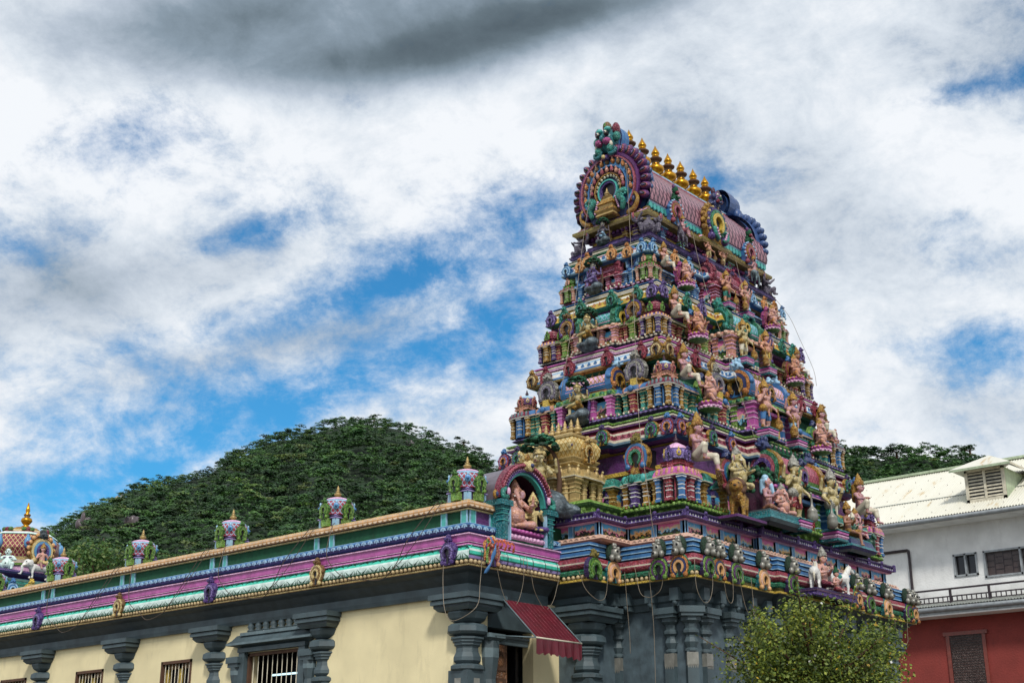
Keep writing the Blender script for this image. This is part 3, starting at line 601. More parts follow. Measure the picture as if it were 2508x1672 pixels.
# --- grey ground floor
BP = plan(CX, CY0, 4.43, 3.03, bx=[(1.725, .12)], by=[(1.394, .895)])
mb = MB(); mb.sweep(offset(BP, -.42), [(0, 0, 'stone'), (0, 4.9, 'stone')])
o = mb.build('ground_floor', tower)
mb = MB()
mb.sweep(BP, [(-.42, 4.86, 'grey'), (-.36, 4.87, 'grey'), (-.34, 4.97, 'grey'), (-.3, 5.0, 'grey'), (-.3, 5.1, 'grey'), (-.24, 5.14, 'greyd'), (-.15, 5.26, 'greyd'), (-.04, 5.32, 'greyd')]); mb.build('beam', o)
for x, y, a in along(offset(BP, -.3), .55):
    if x > 12 or y > 2 or (x < 3 and y > -.2): continue
    mb = MB(); mb.T = TR(x, y, 0, a); mb.box(-.09, -.16, 4.98, .09, .05, 5.2, 'grey'); mb.box(-.07, -.1, 4.88, .07, .05, 4.98, 'grey'); mb.ball((0, -.1, 4.95), (.06, .07, .07), 'grey', 6, 4); mb.build('bracket', o)
# grey pilasters with gilt bands
def pilaster(x, y, a, w=.1, ab=.2):
    mb = MB(); c = (0, 0, 0)
    mb.box(-w, -w, 0, w, w, 4.1, 'grey'); mb.lathe(c, [(w*1.3, 4.1), (w*1.3, 4.13), (w*.9, 4.16), (w*1.35, 4.26), (w*1.0, 4.34), (w*1.0, 4.38), (w*1.5, 4.42), (w*1.5, 4.46), (w*1.1, 4.5), (w*1.2, 4.58), (w*1.9, 4.63), (w*1.9, 4.7)], 8, 'grey', pi/8, smooth=False)
    mb.box(-w*1.02, -w*1.04, 3.85, w*1.02, 0, 4.08, 'silverm')
    for j in range(5): mb.prism([(-w+j*w*.4, 3.86), (-w+j*w*.4+w*.2, 3.8), (-w+j*w*.4+w*.4, 3.86)], -w*1.04, 0, 'silverm')
    for z, r in ((3.05, .09), (2.9, .11), (2.72, .1)): mb.ball((0, -w, z), (r*.9, .03, r), 'silverm', 7, 5)
    mb.box(-ab, -ab*1.1, 4.7, ab, ab, 4.76, 'grey'); mb.box(-ab*1.15, -ab*1.25, 4.76, ab*1.15, ab, 4.87, 'grey')
    return mb.build('pilaster', o, (x, y, 0), a)
GP = offset(BP, -.42)
x0, y0, x1 = CX-4.01, CY0-2.61, CX+4.01
p_ = None
for (x, y, a) in [(x0+.02, y0+.02, -pi/4), (x0, y0+.42, -pi/2), (x0+.42, y0, 0), (x0, y0+1.62, -pi/2), (x0+1.2, y0, 0), (x0+1.95, y0, 0), (6.2, y0-.1, 0), (7.2, y0-.1, 0), (8.4, y0-.1, 0), (9.4, y0-.1, 0), (10.3, y0, 0), (11.0, y0, 0), (x1-.3, y0, 0), (x1, y0+.02, pi/4)]:
    if p_ is None: p_ = pilaster(x, y, a)
    else: link('pilaster', p_.data, o, (x, y, 0), a)
mb = MB(); mb.box(x0-.12, y0-.12, 4.76, x0+.75, y0+.5, 4.87, 'greyl'); mb.box(x0-.12, y0+.5, 4.76, x0+.3, y0+.75, 4.87, 'greyl'); mb.build('corner_abacus', o)
link('pillar', p0.data, o, (CX-4.43-.895+.53, CY0-1.394+.53, -.02))
# --- lower cornice
def base_cornice():
    mb = MB()
    mb.sweep(BP, [(-.04, 5.32, 'olive'), (0, 5.325, 'goldl'), (.0, 5.36, 'yellow'), (-.05, 5.37, 'brown'), (-.05, 5.43, 'olive'), (.0, 5.45, 'turq'), (.02, 5.5, 'green'), (-.02, 5.54, 'green'), (-.01, 5.548, 'maroon'), (.025, 5.57, 'red'), (.045, 5.605, 'red'), (.05, 5.625, 'rose'), (.05, 5.65, 'offw'), (.045, 5.668, 'rose'), (.03, 5.7, 'red'), (-.02, 5.745, 'red'), (-.1, 5.77, 'maroon')])  # rose and off-white streak paints a gloss highlight into the red band
    for x, y, a in along(BP, .11, off=-.02):
        if (x < 3.5 and y < 0): mb.ball((x, y, 5.4), .042, 'pearl', 6, 4)
    return mb.build('cornice', tower)
bc = base_cornice()
mb = MB(); mb.sweep(BP, [(-.1, 5.77, 'navy'), (-.1, 5.785, 'navy'), (-.045, 5.787, 'bluel'), (-.045, 5.803, 'bluel'), (-.05, 5.86, 'blue'), (-.1, 5.862, 'navy'), (-.1, 5.88, 'navy'), (-.045, 5.882, 'bluel'), (-.045, 5.898, 'bluel'), (-.05, 5.95, 'blue'), (-.1, 5.952, 'navy'), (-.1, 5.965, 'navy'), (-.02, 5.967, 'bluel'), (-.02, 5.985, 'bluel'), (-.02, 6.02, 'blue'), (-.4, 6.03, 'navy')]); mb.build('blue_moulding', tower)
FP = plan(CX, CY0, 4.11, 2.68, bx=[(1.725, .12)], by=[(1.394, .895)])
mb = MB(); mb.sweep(FP, [(-.3, 6.0, 'brown'), (-.1, 6.03, 'tan'), (.0, 6.035, 'copper'), (.08, 6.055, 'copper'), (.115, 6.1, 'copper'), (.1, 6.15, 'copperl'), (.04, 6.185, 'copperl'), (-.12, 6.2, 'copper'), (-.12, 6.2, 'copper')])
for x, y, a in along(FP, .13, off=.0):
    if x < 12.1 and y < 3: mb.T = TR(x, y, 6.15, a); mb.ringarc((0, -.02), .022, .045, 0, pi, -.12, .0, 'copperl', 5); mb.T = Matrix.Identity(4)
mb.build('copper_roll', tower)
fw_ = offset(FP, -.14)
mb = MB(); mb.sweep(fw_, [(0, 6.19, 'navy'), (0, 6.47, 'navy')])
n = len(fw_)
for i in range(n):
    a, b = Vector(fw_[i]), Vector(fw_[(i+1) % n]); L = (b-a).length; t = (b-a)/L
    if L < .3: continue
    mb.T = TR(a.x, a.y, 0, math.atan2(t.y, t.x)); k = max(1, round(L/.62)); w = L/k
    for j in range(k):
        c = ['mural1', 'mural2', 'mural3', 'mural2', 'mural1'][(i*3+j) % 5]
        mb.add([(j*w+.07, -.012, 6.2), ((j+1)*w-.07, -.012, 6.2), ((j+1)*w-.07, -.012, 6.45), (j*w+.07, -.012, 6.45)], [(0, 1, 2, 3)], c, uvs=[[(0, 0), (1, 0), (1, 1), (0, 1)]])
    for j in range(k+1):
        x = j*w; mb.box(x-.06, -.045, 6.19, x+.06, .02, 6.47, 'skyb'); mb.box(x-.06, -.05, 6.19, x-.048, 0, 6.47, 'bluel'); mb.box(x+.048, -.05, 6.19, x+.06, 0, 6.47, 'bluel')
    mb.T = Matrix.Identity(4)
mb.build('painted_frieze', tower)
PP = plan(CX, CY0, 4.19, 2.74, bx=[(1.725, .1)], by=[(1.394, .895)])
mb = MB(); mb.sweep(PP, [(-.25, 6.44, 'plum'), (-.06, 6.45, 'pinkl'), (-.05, 6.48, 'plum'), (.0, 6.49, 'lavender'), (.01, 6.5, 'purple'), (-.02, 6.52, 'lavender'), (-.04, 6.56, 'lavender'), (-.02, 6.57, 'purple'), (.02, 6.585, 'purple'), (.02, 6.61, 'purpled'), (-.1, 6.625, 'purple')], cap='purpled')
for x, y, a in along(PP, .62, off=-.02, end=.0):
    mb.T = TR(x, y, 0, a); mb.box(-.05, -.03, 6.49, .05, .05, 6.6, 'purple'); mb.ball((0, -.03, 6.62), (.05, .03, .04), 'purple', 6, 4); mb.T = Matrix.Identity(4)
for x, y, a in along(PP, .09, off=-.025):
    if y < .8: mb.ball((x, y, 6.535), (.018, .018, .03), 'white', 4, 3)
mb.build('purple_cornice', tower)
# elephant faced arches on the lower cornice
EA = [('purpled', 'lime', 'plum', 'limed', 'silverm'), ('green', 'orange', 'navy', 'tan', 'silverm'), ('purpled', 'limed', 'lime', 'limed', 'olive'), ('teal', 'tan', 'copperl', 'tan', 'silverm')]
em = []
for i, c in enumerate(EA):
    mb = MB(); kudu(mb, .42, .43, c, crest=(i == 2)); mb.T = Matrix.Translation((0, 0, -.05)) @ Matrix.Scale(1.12, 4) @ Matrix.Translation((0, 0, -.06))
    if i != 2:
        mb.ball((0, -.04, .58), (.085, .09, .1), 'silverm', 9, 6); mb.ball((0, -.1, .49), (.06, .07, .06), 'silverm', 7, 5); mb.ball((0, -.15, .5), (.03, .03, .025), 'black', 6, 4)
        for s in (-1, 1): mb.ball((s*.075, -.03, .5), (.05, .05, .06), 'silverm', 7, 5); mb.ball((s*.04, -.115, .6), .022, 'black', 6, 4); mb.ball((s*.045, -.06, .66), (.035, .045, .03), 'silverm', 6, 4); mb.ball((s*.02, -.02, .71), (.03, .04, .045), 'silverm', 6, 4)
        mb.ball((0, .05, .6), (.12, .08, .17), 'leafd', 8, 6)
    em.append(mb.build('elephant_arch', bc, (0, 0, 5.34)))
YF = CY0-3.03-.06; XL = CX-4.43-.06
spots = [(XL, -1.66+.05, -pi/2, 0), (XL, -2.05, -pi/2, 1), (XL+.42, YF, 0, 0), (XL+.75, YF, 0, 1), (XL+1.35, YF, 0, 0), (XL+2.3, YF, 0, 3), (6.45, YF-.12, 0, 0), (9.1, YF-.12, 0, 1), (9.9, YF, 0, 0), (10.7, YF, 0, 3), (11.75, YF, 0, 0), (12.0, YF, 0, 1), (XL-.895+.12, CY0-1.394-.06, 0, 2), (XL-.895+.68, CY0-1.394-.06, 0, 3)]
used = set()
for x, y, a, i in spots:
    q = em[i] if i not in used else link('elephant_arch', em[i].data, bc)
    used.add(i); q.location = (x, y, 5.34); q.rotation_euler = (0, 0, a)

# --- miniature shrines
def uvquad(mb, P, k, uv): mb.add(P, [(0, 1, 2, 3)], k, uvs=[uv])
def barrel(mb, hw, hd, z, h, k, trim='blue', trim2='goldl', n=9):
    """wagon roof along x: half length hw, half depth hd"""
    prof = []
    for i in range(n+1):
        t = -1+2*i/n; a = t*R_(105); prof.append((hd*1.02*sin(a)/sin(R_(90)), h*.42+h*.58*cos(a)+0))
    prof = [(-hd*.95, 0)]+prof+[(hd*.95, 0)]
    L = 0
    for i in range(len(prof)-1):
        (ya, za), (yb, zb) = prof[i], prof[i+1]; d = math.hypot(yb-ya, zb-za)
        kk = k if 0 < i < len(prof)-2 else trim
        mb.add([(-hw, ya, z+za), (-hw, yb, z+zb), (hw, yb, z+zb), (hw, ya, z+za)], [(3, 2, 1, 0)], kk, i > 0, [[(hw*2, L), (hw*2, L+d), (0, L+d), (0, L)]]); L += d
    for sx in (-1, 1): mb.prism([(y, zz+z) for y, zz in prof][::1], 0, .0, trim) if False else None
    mb.box(-hw*1.02, -hd*1.06, z-.02, hw*1.02, hd*1.06, z+h*.06, trim); mb.box(-hw, -hd*1.1, z+h*.06, hw, hd*1.1, z+h*.1, trim2)
    mb.box(-hw, -.03, z+h*.97, hw, .03, z+h*1.05, trim2)
def cols(mb, w, d, z0, z1, A, B, line, nfront=3):
    """columns round a w x d pavilion"""
    r = min(w, d)*.085
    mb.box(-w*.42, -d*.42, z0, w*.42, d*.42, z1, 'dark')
    for ax in range(4):
        o = mb.T; mb.T = o @ Matrix.Rotation(ax*pi/2, 4, 'Z'); ww, dd = (w, d) if ax % 2 == 0 else (d, w)
        ribcol(mb, 0, -dd*.45, z0, z1, r*1.25, A, line, sq=True)
        for s in (-1, 1):
            ribcol(mb, s*ww*.42, -dd*.43, z0, z1, r, B, line, sq=True)
            mb.box(s*ww*.2-.02*ww, -dd*.46, z0, s*ww*.2+.02*ww, -dd*.4, z1, A)
        mb.T = o
def kuta(s, L, C):
    hc, hk, hn, hd = L; mb = MB()
    cols(mb, s, s, 0, hc, C['A'], C['B'], C['line'])
    P = plan(0, 0, s*.42, s*.42, [(s*.2, s*.05)], [(s*.2, s*.05)])
    kapota(mb, P, hc, hc+hk, s*.14, C['k1'], C['k2'], None)
    for x, y, a in along(P, s*.22, off=s*.1): mb.T = TR(x, y, 0, a); mb.ball((0, 0, hc+hk*.45), (s*.08, s*.05, hk*.5), C['k2'], 6, 4); mb.T = Matrix.Identity(4)
    z = hc+hk
    mb.sweep(rect(0, 0, s*.32, s*.32), [(0, z, C['n1']), (0, z+hn*.35, C['n1']), (s*.06, z+hn*.4, C['n2']), (s*.06, z+hn*.6, C['n2']), (s*.02, z+hn*.65, C['n1']), (s*.08, z+hn*.95, C['n2'])], cap=C['n1'])
    for i in range(4):
        mb.T = TR(0, 0, 0, i*pi/2); mb.box(-s*.1, -s*.4, z, s*.1, -s*.3, z+hn, C['n2']); mb.T = Matrix.Identity(4)
    dome(mb, (0, 0, z+hn*.9), s*.36, hd, C['d1'], C['d2'], C['n2'], (C['na'], C['nb'], C['na'], C['nb'], C['na']), panel=C.get('pan'), fin=C.get('fin', 'maroon'))
    return mb
def panjara(w, d, L, C, kudu_h):
    hc, hk, hn = L; mb = MB()
    mb.box(-w*.4, -d*.3, 0, w*.4, d*.5, hc, 'dark'); r = w*.1
    ribcol(mb, 0, -d*.42, 0, hc, r*1.3, C['A'], C['line'], sq=True)
    for s in (-1, 1): ribcol(mb, s*w*.38, -d*.34, 0, hc, r, C['B'], C['line'], sq=True)
    kapota(mb, plan(0, d*.05, w*.44, d*.42, [(w*.22, d*.1)]), hc, hc+hk, w*.1, C['k1'], C['k2'])
    for s in (-1, 0, 1): mb.ball((s*w*.34, -d*(.46 if s else .6), hc+hk*.5), (w*.13, w*.08, hk*.5), C['k2'] if s else C['k1'], 7, 4)
    z = hc+hk; mb.box(-w*.3, -d*.3, z, w*.3, d*.5, z+hn, C['n1']); mb.box(-w*.14, -d*.42, z, w*.14, -d*.2, z+hn, C['n2']); mb.box(-w*.36, -d*.38, z+hn*.7, w*.36, d*.5, z+hn, C['n1'])
    mb.box(-w*.3, -d*.1, z+hn, w*.3, d*.5, z+hn+kudu_h*.6, 'dark')
    kudu(mb, w*.92, kudu_h*.8, C['kd'], Matrix.Translation((0, -d*.3, z+hn)), n=14)
    return mb
def sala(w, d, L, C, door=None, fin=True):
    """oblong shrine with wagon roof; door = (half width, jamb, leaf, height) makes it a gateway"""
    hc, hk, hn, hr = L; mb = MB()
    r = d*.12
    if door:
        a, jm, lf, dh = door
        mb.box(-w*.45, -d*.3, 0, -a-.06, d*.5, hc, 'navy'); mb.box(a+.06, -d*.3, 0, w*.45, d*.5, hc, 'navy'); mb.box(-a-.06, -d*.3, dh, a+.06, d*.5, hc, C['wall'])
        mb.box(-a, -d*.05, 0, a, d*.5, dh, 'black')
        mb.box(-a-.06, -d*.42, 0, -a, d*.3, dh, jm); mb.box(a, -d*.42, 0, a+.06, d*.3, dh, jm); mb.box(-a-.08, -d*.46, dh, a+.08, 0, dh+.07, C['A'])
        mb.box(-a*.05, -d*.2, 0, a, -d*.06, dh, lf)
        for s in (-1, 1):
            ribcol(mb, s*w*.42, -d*.42, 0, hc, r*1.2, C['A'], C['line'], sq=True); ribcol(mb, s*w*.44, d*.1, 0, hc, r*.9, C['k1'], C['line'], sq=True); ribcol(mb, s*w*.27, -d*.36, 0, hc*.96, r*.7, C['n2'], C['line'], sq=True)
            o = mb.T; mb.T = o @ Matrix.Rotation(s*pi/2, 4, 'Z'); murals(mb, -d*.26, d*.42, -w*.452, hc*.08, hc*.85, 1, .04); mb.T = o
            mb.box(s*w*.455-.01, -d*.3, hc*.86, s*w*.455+.01, d*.45, hc*.9, 'bluel')
    else:
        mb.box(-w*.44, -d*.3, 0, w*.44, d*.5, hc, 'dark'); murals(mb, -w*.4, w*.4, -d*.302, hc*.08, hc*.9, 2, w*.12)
        for s in (-1, 1): ribcol(mb, s*w*.42, -d*.42, 0, hc, r, C['A'], C['line'], sq=True); ribcol(mb, s*w*.12, -d*.38, 0, hc, r*.8, C['A'], C['line'], sq=True)
    kapota(mb, plan(0, 0, w*.46, d*.42, [(w*.3, d*.06)]), hc, hc+hk, d*.12, C['k1'], C['k2'])
    for x, y, a in along(plan(0, 0, w*.46, d*.42), .2, off=d*.1): mb.ball((x, y, hc+hk*.5), (.07, .06, hk*.42), C['k2'], 6, 4)
    z = hc+hk; mb.box(-w*.42, -d*.36, z, w*.42, d*.4, z+hn, C['n1']); mb.box(-w*.44, -d*.4, z+hn*.55, w*.44, d*.4, z+hn*.8, C['n2'])
    barrel(mb, w*.42, d*.4, z+hn, hr, C['roof'], C['n2'], C['line'])
    for s in (-1, 1):
        kudu(mb, d*.95, hr*1.08, C['kd'], TR(s*w*.43, 0, z+hn-.02, s*pi/2), n=14)
    if door: kudu(mb, d*.55, hr*.75, C['kd'], TR(0, -d*.45, z+hn, 0), n=10)
    if fin:
        m_ = max(3, int(w/.2))
        for i in range(m_): finial(mb, (-w*.36+w*.72*i/(m_-1), 0, z+hn+hr*1.02), hr*.42, C.get('fin', 'olive'), n=8)
    return mb

# --- storey by storey
TIERS = [
 dict(z=(6.63, 6.85, 7.29, 7.48, 7.62, 8.02), cz=(8.22, 8.62), ch=(3.69, 2.24), ks=.6, wi=.62, pw=.62, ledge=('limed', 'lime', 'limed'), wall='navy', under=('plum', 'yellow', 'plum'),
  corn=[('blue', .0), ('bluel', .02), ('offw', .01), ('rose', -.02), ('offw', -.1), ('red', -.16)], top=('plum', 'lime', 'limed'), carch=[('purpled', 'red', 'lavender', 'orange', 'blue'), ('gold', 'green', 'purple', 'green', 'purpled')], door=('red', 'dgreen'),
  kuta=dict(A='red', B='blue', line='white', k1='pink', k2='salmon', n1='lime', n2='red', d1='lavender', d2='pinkl', na='purple', nb='lavender', pan='yellow', fin='maroon'),
  panj=dict(A='purple', B='gold', line='white', k1='turq', k2='teall', n1='red', n2='gold', kd=('gold', 'blue', 'rose', 'green', 'olive')),
  sala=dict(A='blue', B='blue', line='bluel', wall='maroon', k1='purple', k2='pink', n1='pinkl', n2='limed', roof='latticec', kd=('gold', 'green', 'rose', 'purple', 'navy'), fin='dgreen')),
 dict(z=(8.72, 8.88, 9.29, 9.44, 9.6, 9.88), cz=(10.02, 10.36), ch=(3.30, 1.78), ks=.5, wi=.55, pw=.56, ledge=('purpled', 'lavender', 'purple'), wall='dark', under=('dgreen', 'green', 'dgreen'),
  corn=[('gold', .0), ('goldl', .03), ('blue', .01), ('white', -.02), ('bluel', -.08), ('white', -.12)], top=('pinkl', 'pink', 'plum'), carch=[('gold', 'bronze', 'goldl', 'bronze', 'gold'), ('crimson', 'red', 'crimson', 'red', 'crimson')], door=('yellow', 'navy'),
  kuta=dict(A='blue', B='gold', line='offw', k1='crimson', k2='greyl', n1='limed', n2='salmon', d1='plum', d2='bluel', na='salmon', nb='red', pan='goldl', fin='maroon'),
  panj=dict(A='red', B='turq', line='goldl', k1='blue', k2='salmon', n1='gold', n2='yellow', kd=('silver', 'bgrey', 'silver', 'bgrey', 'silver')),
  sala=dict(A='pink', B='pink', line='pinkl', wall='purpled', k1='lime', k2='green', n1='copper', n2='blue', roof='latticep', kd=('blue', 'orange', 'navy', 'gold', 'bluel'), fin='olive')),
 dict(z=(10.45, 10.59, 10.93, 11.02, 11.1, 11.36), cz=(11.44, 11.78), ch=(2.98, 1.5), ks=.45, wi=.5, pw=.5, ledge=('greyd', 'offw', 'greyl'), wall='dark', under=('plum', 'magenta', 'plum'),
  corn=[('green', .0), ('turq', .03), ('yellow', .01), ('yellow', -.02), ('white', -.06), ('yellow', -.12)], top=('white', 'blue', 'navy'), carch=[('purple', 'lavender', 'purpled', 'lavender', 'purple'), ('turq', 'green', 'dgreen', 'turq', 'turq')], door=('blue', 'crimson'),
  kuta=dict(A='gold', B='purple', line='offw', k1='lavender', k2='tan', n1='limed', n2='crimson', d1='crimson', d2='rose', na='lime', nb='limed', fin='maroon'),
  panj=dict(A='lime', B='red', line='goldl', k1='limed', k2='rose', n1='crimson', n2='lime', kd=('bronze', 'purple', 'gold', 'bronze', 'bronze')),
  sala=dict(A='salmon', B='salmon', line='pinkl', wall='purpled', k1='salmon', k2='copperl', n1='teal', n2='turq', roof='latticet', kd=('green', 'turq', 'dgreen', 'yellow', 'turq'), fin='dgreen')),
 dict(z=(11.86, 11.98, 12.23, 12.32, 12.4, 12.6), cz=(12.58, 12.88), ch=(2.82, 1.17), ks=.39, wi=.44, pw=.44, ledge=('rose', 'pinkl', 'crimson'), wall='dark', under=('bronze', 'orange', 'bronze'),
  corn=[('blue', .0), ('bluel', .03), ('bluel', .0), ('white', -.03), ('rose', -.07), ('white', -.11)], top=('green', 'offw', 'green'), carch=[('blue', 'bluel', 'blue', 'bluel', 'blue'), ('orange', 'tan', 'orange', 'tan', 'orange')], door=('lime', 'limed'),
  kuta=dict(A='lime', B='salmon', line='offw', k1='limed', k2='rose', n1='salmon', n2='lime', d1='limed', d2='lime', na='salmon', nb='copperl', fin='limed'),
  panj=dict(A='blue', B='blue', line='bluel', k1='blue', k2='bluel', n1='blue', n2='navy', kd=('blue', 'bluel', 'blue', 'navy', 'blue')),
  sala=dict(A='red', B='red', line='pinkl', wall='crimson', k1='crimson', k2='rose', n1='crimson', n2='rose', roof='latticec', kd=('crimson', 'rose', 'maroon', 'rose', 'crimson'), fin='maroon')),
]
BAYD = [.38, .28, .24, .22]; DVX = [.76, .6, .48, .4]
def storey(i, t):
    z0, z1, z2, z3, z4, z5 = t['z']; c0, c1 = t['cz']; hx, hy = HX(z1)-.06, HY(z1)-.06; ks = t['ks']; hcx, hcy = t['ch']; bd = BAYD[i]; bw = DVX[i]+.32
    znext = TIERS[i+1]['z'][0] if i < 3 else 12.95
    mb = MB()
    wx, wy = hx-t['wi'], hy-t['wi']*.95
    Wp = plan(CX, CY0, wx, wy)
    u = t['under']
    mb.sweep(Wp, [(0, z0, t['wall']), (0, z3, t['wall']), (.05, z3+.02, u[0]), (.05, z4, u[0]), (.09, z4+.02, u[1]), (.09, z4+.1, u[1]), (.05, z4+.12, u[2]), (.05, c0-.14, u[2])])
    Cp = plan(CX, CY0, hcx, hcy, [(bw, bd*.6)], [(hy*.3, .14)])
    # necking that leans out to the cornice
    mb.sweep(Cp, [(-.42, c0-.16, u[2]), (-.2, c0-.1, u[1]), (-.14, c0-.08, u[2]), (-.1, c0-.03, u[0])])
    for x, y, a in along(Cp, .13, off=-.17):
        if y < CY0+1 and x < CX+hcx-.3: mb.ball((x, y, c0-.05), .035, u[1] if i != 1 else 'gold', 5, 4)
    for x, y, aa in along(Wp, .42, end=0.):
        if y > CY0+wy-.05: continue
        mb.T = TR(x, y, 0, aa); mb.box(-.035, -.05, z1, .035, .03, z3, t['panj']['A']); mb.box(-.05, -.07, z2-.04, .05, .03, z2, 'offw'); mb.box(-.05, -.07, z1+.1, .05, .03, z1+.13, 'offw'); mb.box(-.06, -.09, z3-.06, .06, .03, z3, t['panj']['k2']); mb.T = Matrix.Identity(4)
    o = mb.build('storey', tower)
    # cornice
    mb = MB(); h = c1-c0; P = [(-.12, c0-.035, t['corn'][0][0])]
    zs = [0, .1, .24, .5, .68, .8]
    for (k, d), f in zip(t['corn'], zs): P.append((d, c0+h*f, k))
    a, b, c = t['top']
    P += [(-.2, c1-h*.1, t['corn'][-1][0]), (-.1, c1-h*.08, a), (-.1, c1, a), (-.09, c1+.005, 'offw'), (-.09, c1+.035, 'offw'), (-.14, c1+.037, c), (-.14, c1+.055, c), (-.09, c1+.065, b), (-.09, znext-.0, b), (-.5, znext+.005, c)]
    mb.sweep(Cp, P, cap=c)
    for x, y, aa in along(Cp, .16, off=-.03):
        if y > CY0+1: continue
        mb.T = TR(x, y, c0+h*.36, aa); mb.prism([(-.05, 0), (0, -.05), (.05, 0), (.0, .06)], -.035, .0, {0: 'crimson', 1: 'blue', 2: 'orange', 3: 'blue'}[i]); mb.T = Matrix.Identity(4)
    cn = mb.build('cornice', o)
    # ledge that carries the shrines
    mb = MB(); l0, l1, l2 = t['ledge']; Lp = plan(CX, CY0, hx-.1, hy-.1, [(bw, bd), ], [(hy*.3, .1)])
    mb.sweep(Lp, [(-.12, z0-.02, l0), (-.08, z0+(z1-z0)*.4, l1), (-.02, z0+(z1-z0)*.45, l1), (.06, z0+(z1-z0)*.5, l2), (.09, z0+(z1-z0)*.62, l0), (.06, z0+(z1-z0)*.75, l1), (0, z1, l1)], cap=l2)
    for x, y, aa in along(Lp, .12, off=.06):
        if y < CY0+1: mb.ball((x, y, z0+(z1-z0)*.68), (.05, .05, (z1-z0)*.2), l1, 6, 4)
    for x, y, aa in along(Lp, .12, off=.085, end=0.):
        if y < CY0+.8: mb.ball((x, y, z1+.005), (.024, .024, .03), 'offw' if i % 2 else l1, 6, 4)
    for x, y, aa in along(Lp, .3, off=-.06):
        mb.T = TR(x, y, 0, aa); mb.box(-.05, -.03, z0, .05, .03, z0+(z1-z0)*.45, l1); mb.T = Matrix.Identity(4)
    mb.build('ledge', o)
    LV = (z2-z1, z3-z2, z4-z3, z5-z4)
    q = None
    for sx in (-1, 1):
        for sy in (-1, 1):
            p = (CX+sx*(hx-ks*.5), CY0+sy*(hy-ks*.5), z1)
            if q is None: q = kuta(ks, LV, t['kuta']).build('corner_shrine', o, p)
            else: link('corner_shrine', q.data, o, p)
    pw = t['pw']
    q = panjara(pw, pw, (LV[0], LV[1], LV[2]), t['panj'], z5-z4+.25).build('arch_shrine', o)
    pl = [(CX-hx+pw*.5+.04, CY0+s*(hy*.56), -pi/2) for s in (-1, 1)]+[(CX+hx-pw*.5-.04, CY0+s*(hy*.56), pi/2) for s in (-1, 1)]
    if i: pl += [(CX+s*hx*(.43 if i < 3 else .4), CY0-hy+pw*.5+.04, 0) for s in (-1, 1)]
    for j, (x, y, a) in enumerate(pl):
        w = q if j == 0 else link('arch_shrine', q.data, o); w.location = (x, y, z1); w.rotation_euler = (0, 0, a)
    # side centre shrine
    sw = hy*.74
    if i: 
        s1 = sala(sw, pw*1.1, (LV[0], LV[1], LV[2]*.8, LV[3]*1.1), t['sala']).build('barrel_shrine', o, (CX-hx+pw*.45, CY0, z1), -pi/2)
        link('barrel_shrine', s1.data, o, (CX+hx-pw*.45, CY0, z1), pi/2)
    # gateway shrine in the middle of the front
    dh = (z2-z1)*1.18
    LG = (dh+.12, .12, .12, (c1-z4)*.62)
    sala(bw*2.0, pw*1.35, LG, t['sala'], (DVX[i]*.45, t['door'][0], t['door'][1], dh), fin=True).build('gateway_shrine', o, (CX, CY0-hy-bd+pw*.75, z1))
    # murals on the recessed wall
    mb = MB(); murals(mb, CX-wx+.1, CX+wx-.1, CY0-wy-.012, z1+.03, z2, 8, .14)
    mb.T = TR(CX, CY0, 0, -pi/2); murals(mb, -wy+.1, wy-.1, -wx-.012, z1+.03, z2, 5, .14); mb.T = Matrix.Identity(4)
    mb.build('wall_paintings', o)
    # slim columns flanking the seated figures
    mb = MB(); ribcol(mb, 0, 0, 0, LV[0], .07, t['panj']['B'], 'goldl', sq=True); kapota(mb, rect(0, 0, .08, .08), LV[0], LV[0]+LV[1], .07, t['panj']['k1'], t['panj']['k2'])
    q = mb.build('slim_column', o); k = 0
    for fx in (.5, .57, .72, .8) if i else (.78, .6, .5):
        for s in (-1, 1):
            w = q if k == 0 else link('slim_column', q.data, o); w.location = (CX+s*hx*fx, CY0-hy+.14, z1); k += 1
    for fy in (.34, .74):
        for s in (-1, 1):
            w = link('slim_column', q.data, o); w.location = (CX-hx+.14, CY0+s*hy*fy, z1)
    # cornice arches
    ms = []
    for c in t['carch']:
        mb = MB(); kudu(mb, .26+.02*(3-i), h*.95, c, n=10); ms.append([mb.build('cornice_arch', cn), False])
    def place(x, y, a, j):
        m = ms[j]; w = m[0] if not m[1] else link('cornice_arch', m[0].data, cn); m[1] = True; w.location = (x, y, c0-.0); w.rotation_euler = (0, 0, a)
    for s in (-1, 1):
        for j, d in enumerate((.14, .52)):
            place(CX-hcx-.05, CY0+s*(hcy-d), -pi/2, j % 2); place(CX+hcx+.05, CY0+s*(hcy-d), pi/2, j % 2)
            place(CX+s*(hcx-d), CY0-hcy-.05, 0, j % 2)
        place(CX-hcx-.19 if hcy*.28 < hy*.3 else CX-hcx-.05, CY0+s*hcy*.28, -pi/2, 1)
        for j, f in enumerate((.66, .47)): place(CX+s*hcx*f, CY0-hcy-.05, 0, (j+1) % 2)
    return o
for i, t in enumerate(TIERS): storey(i, t)
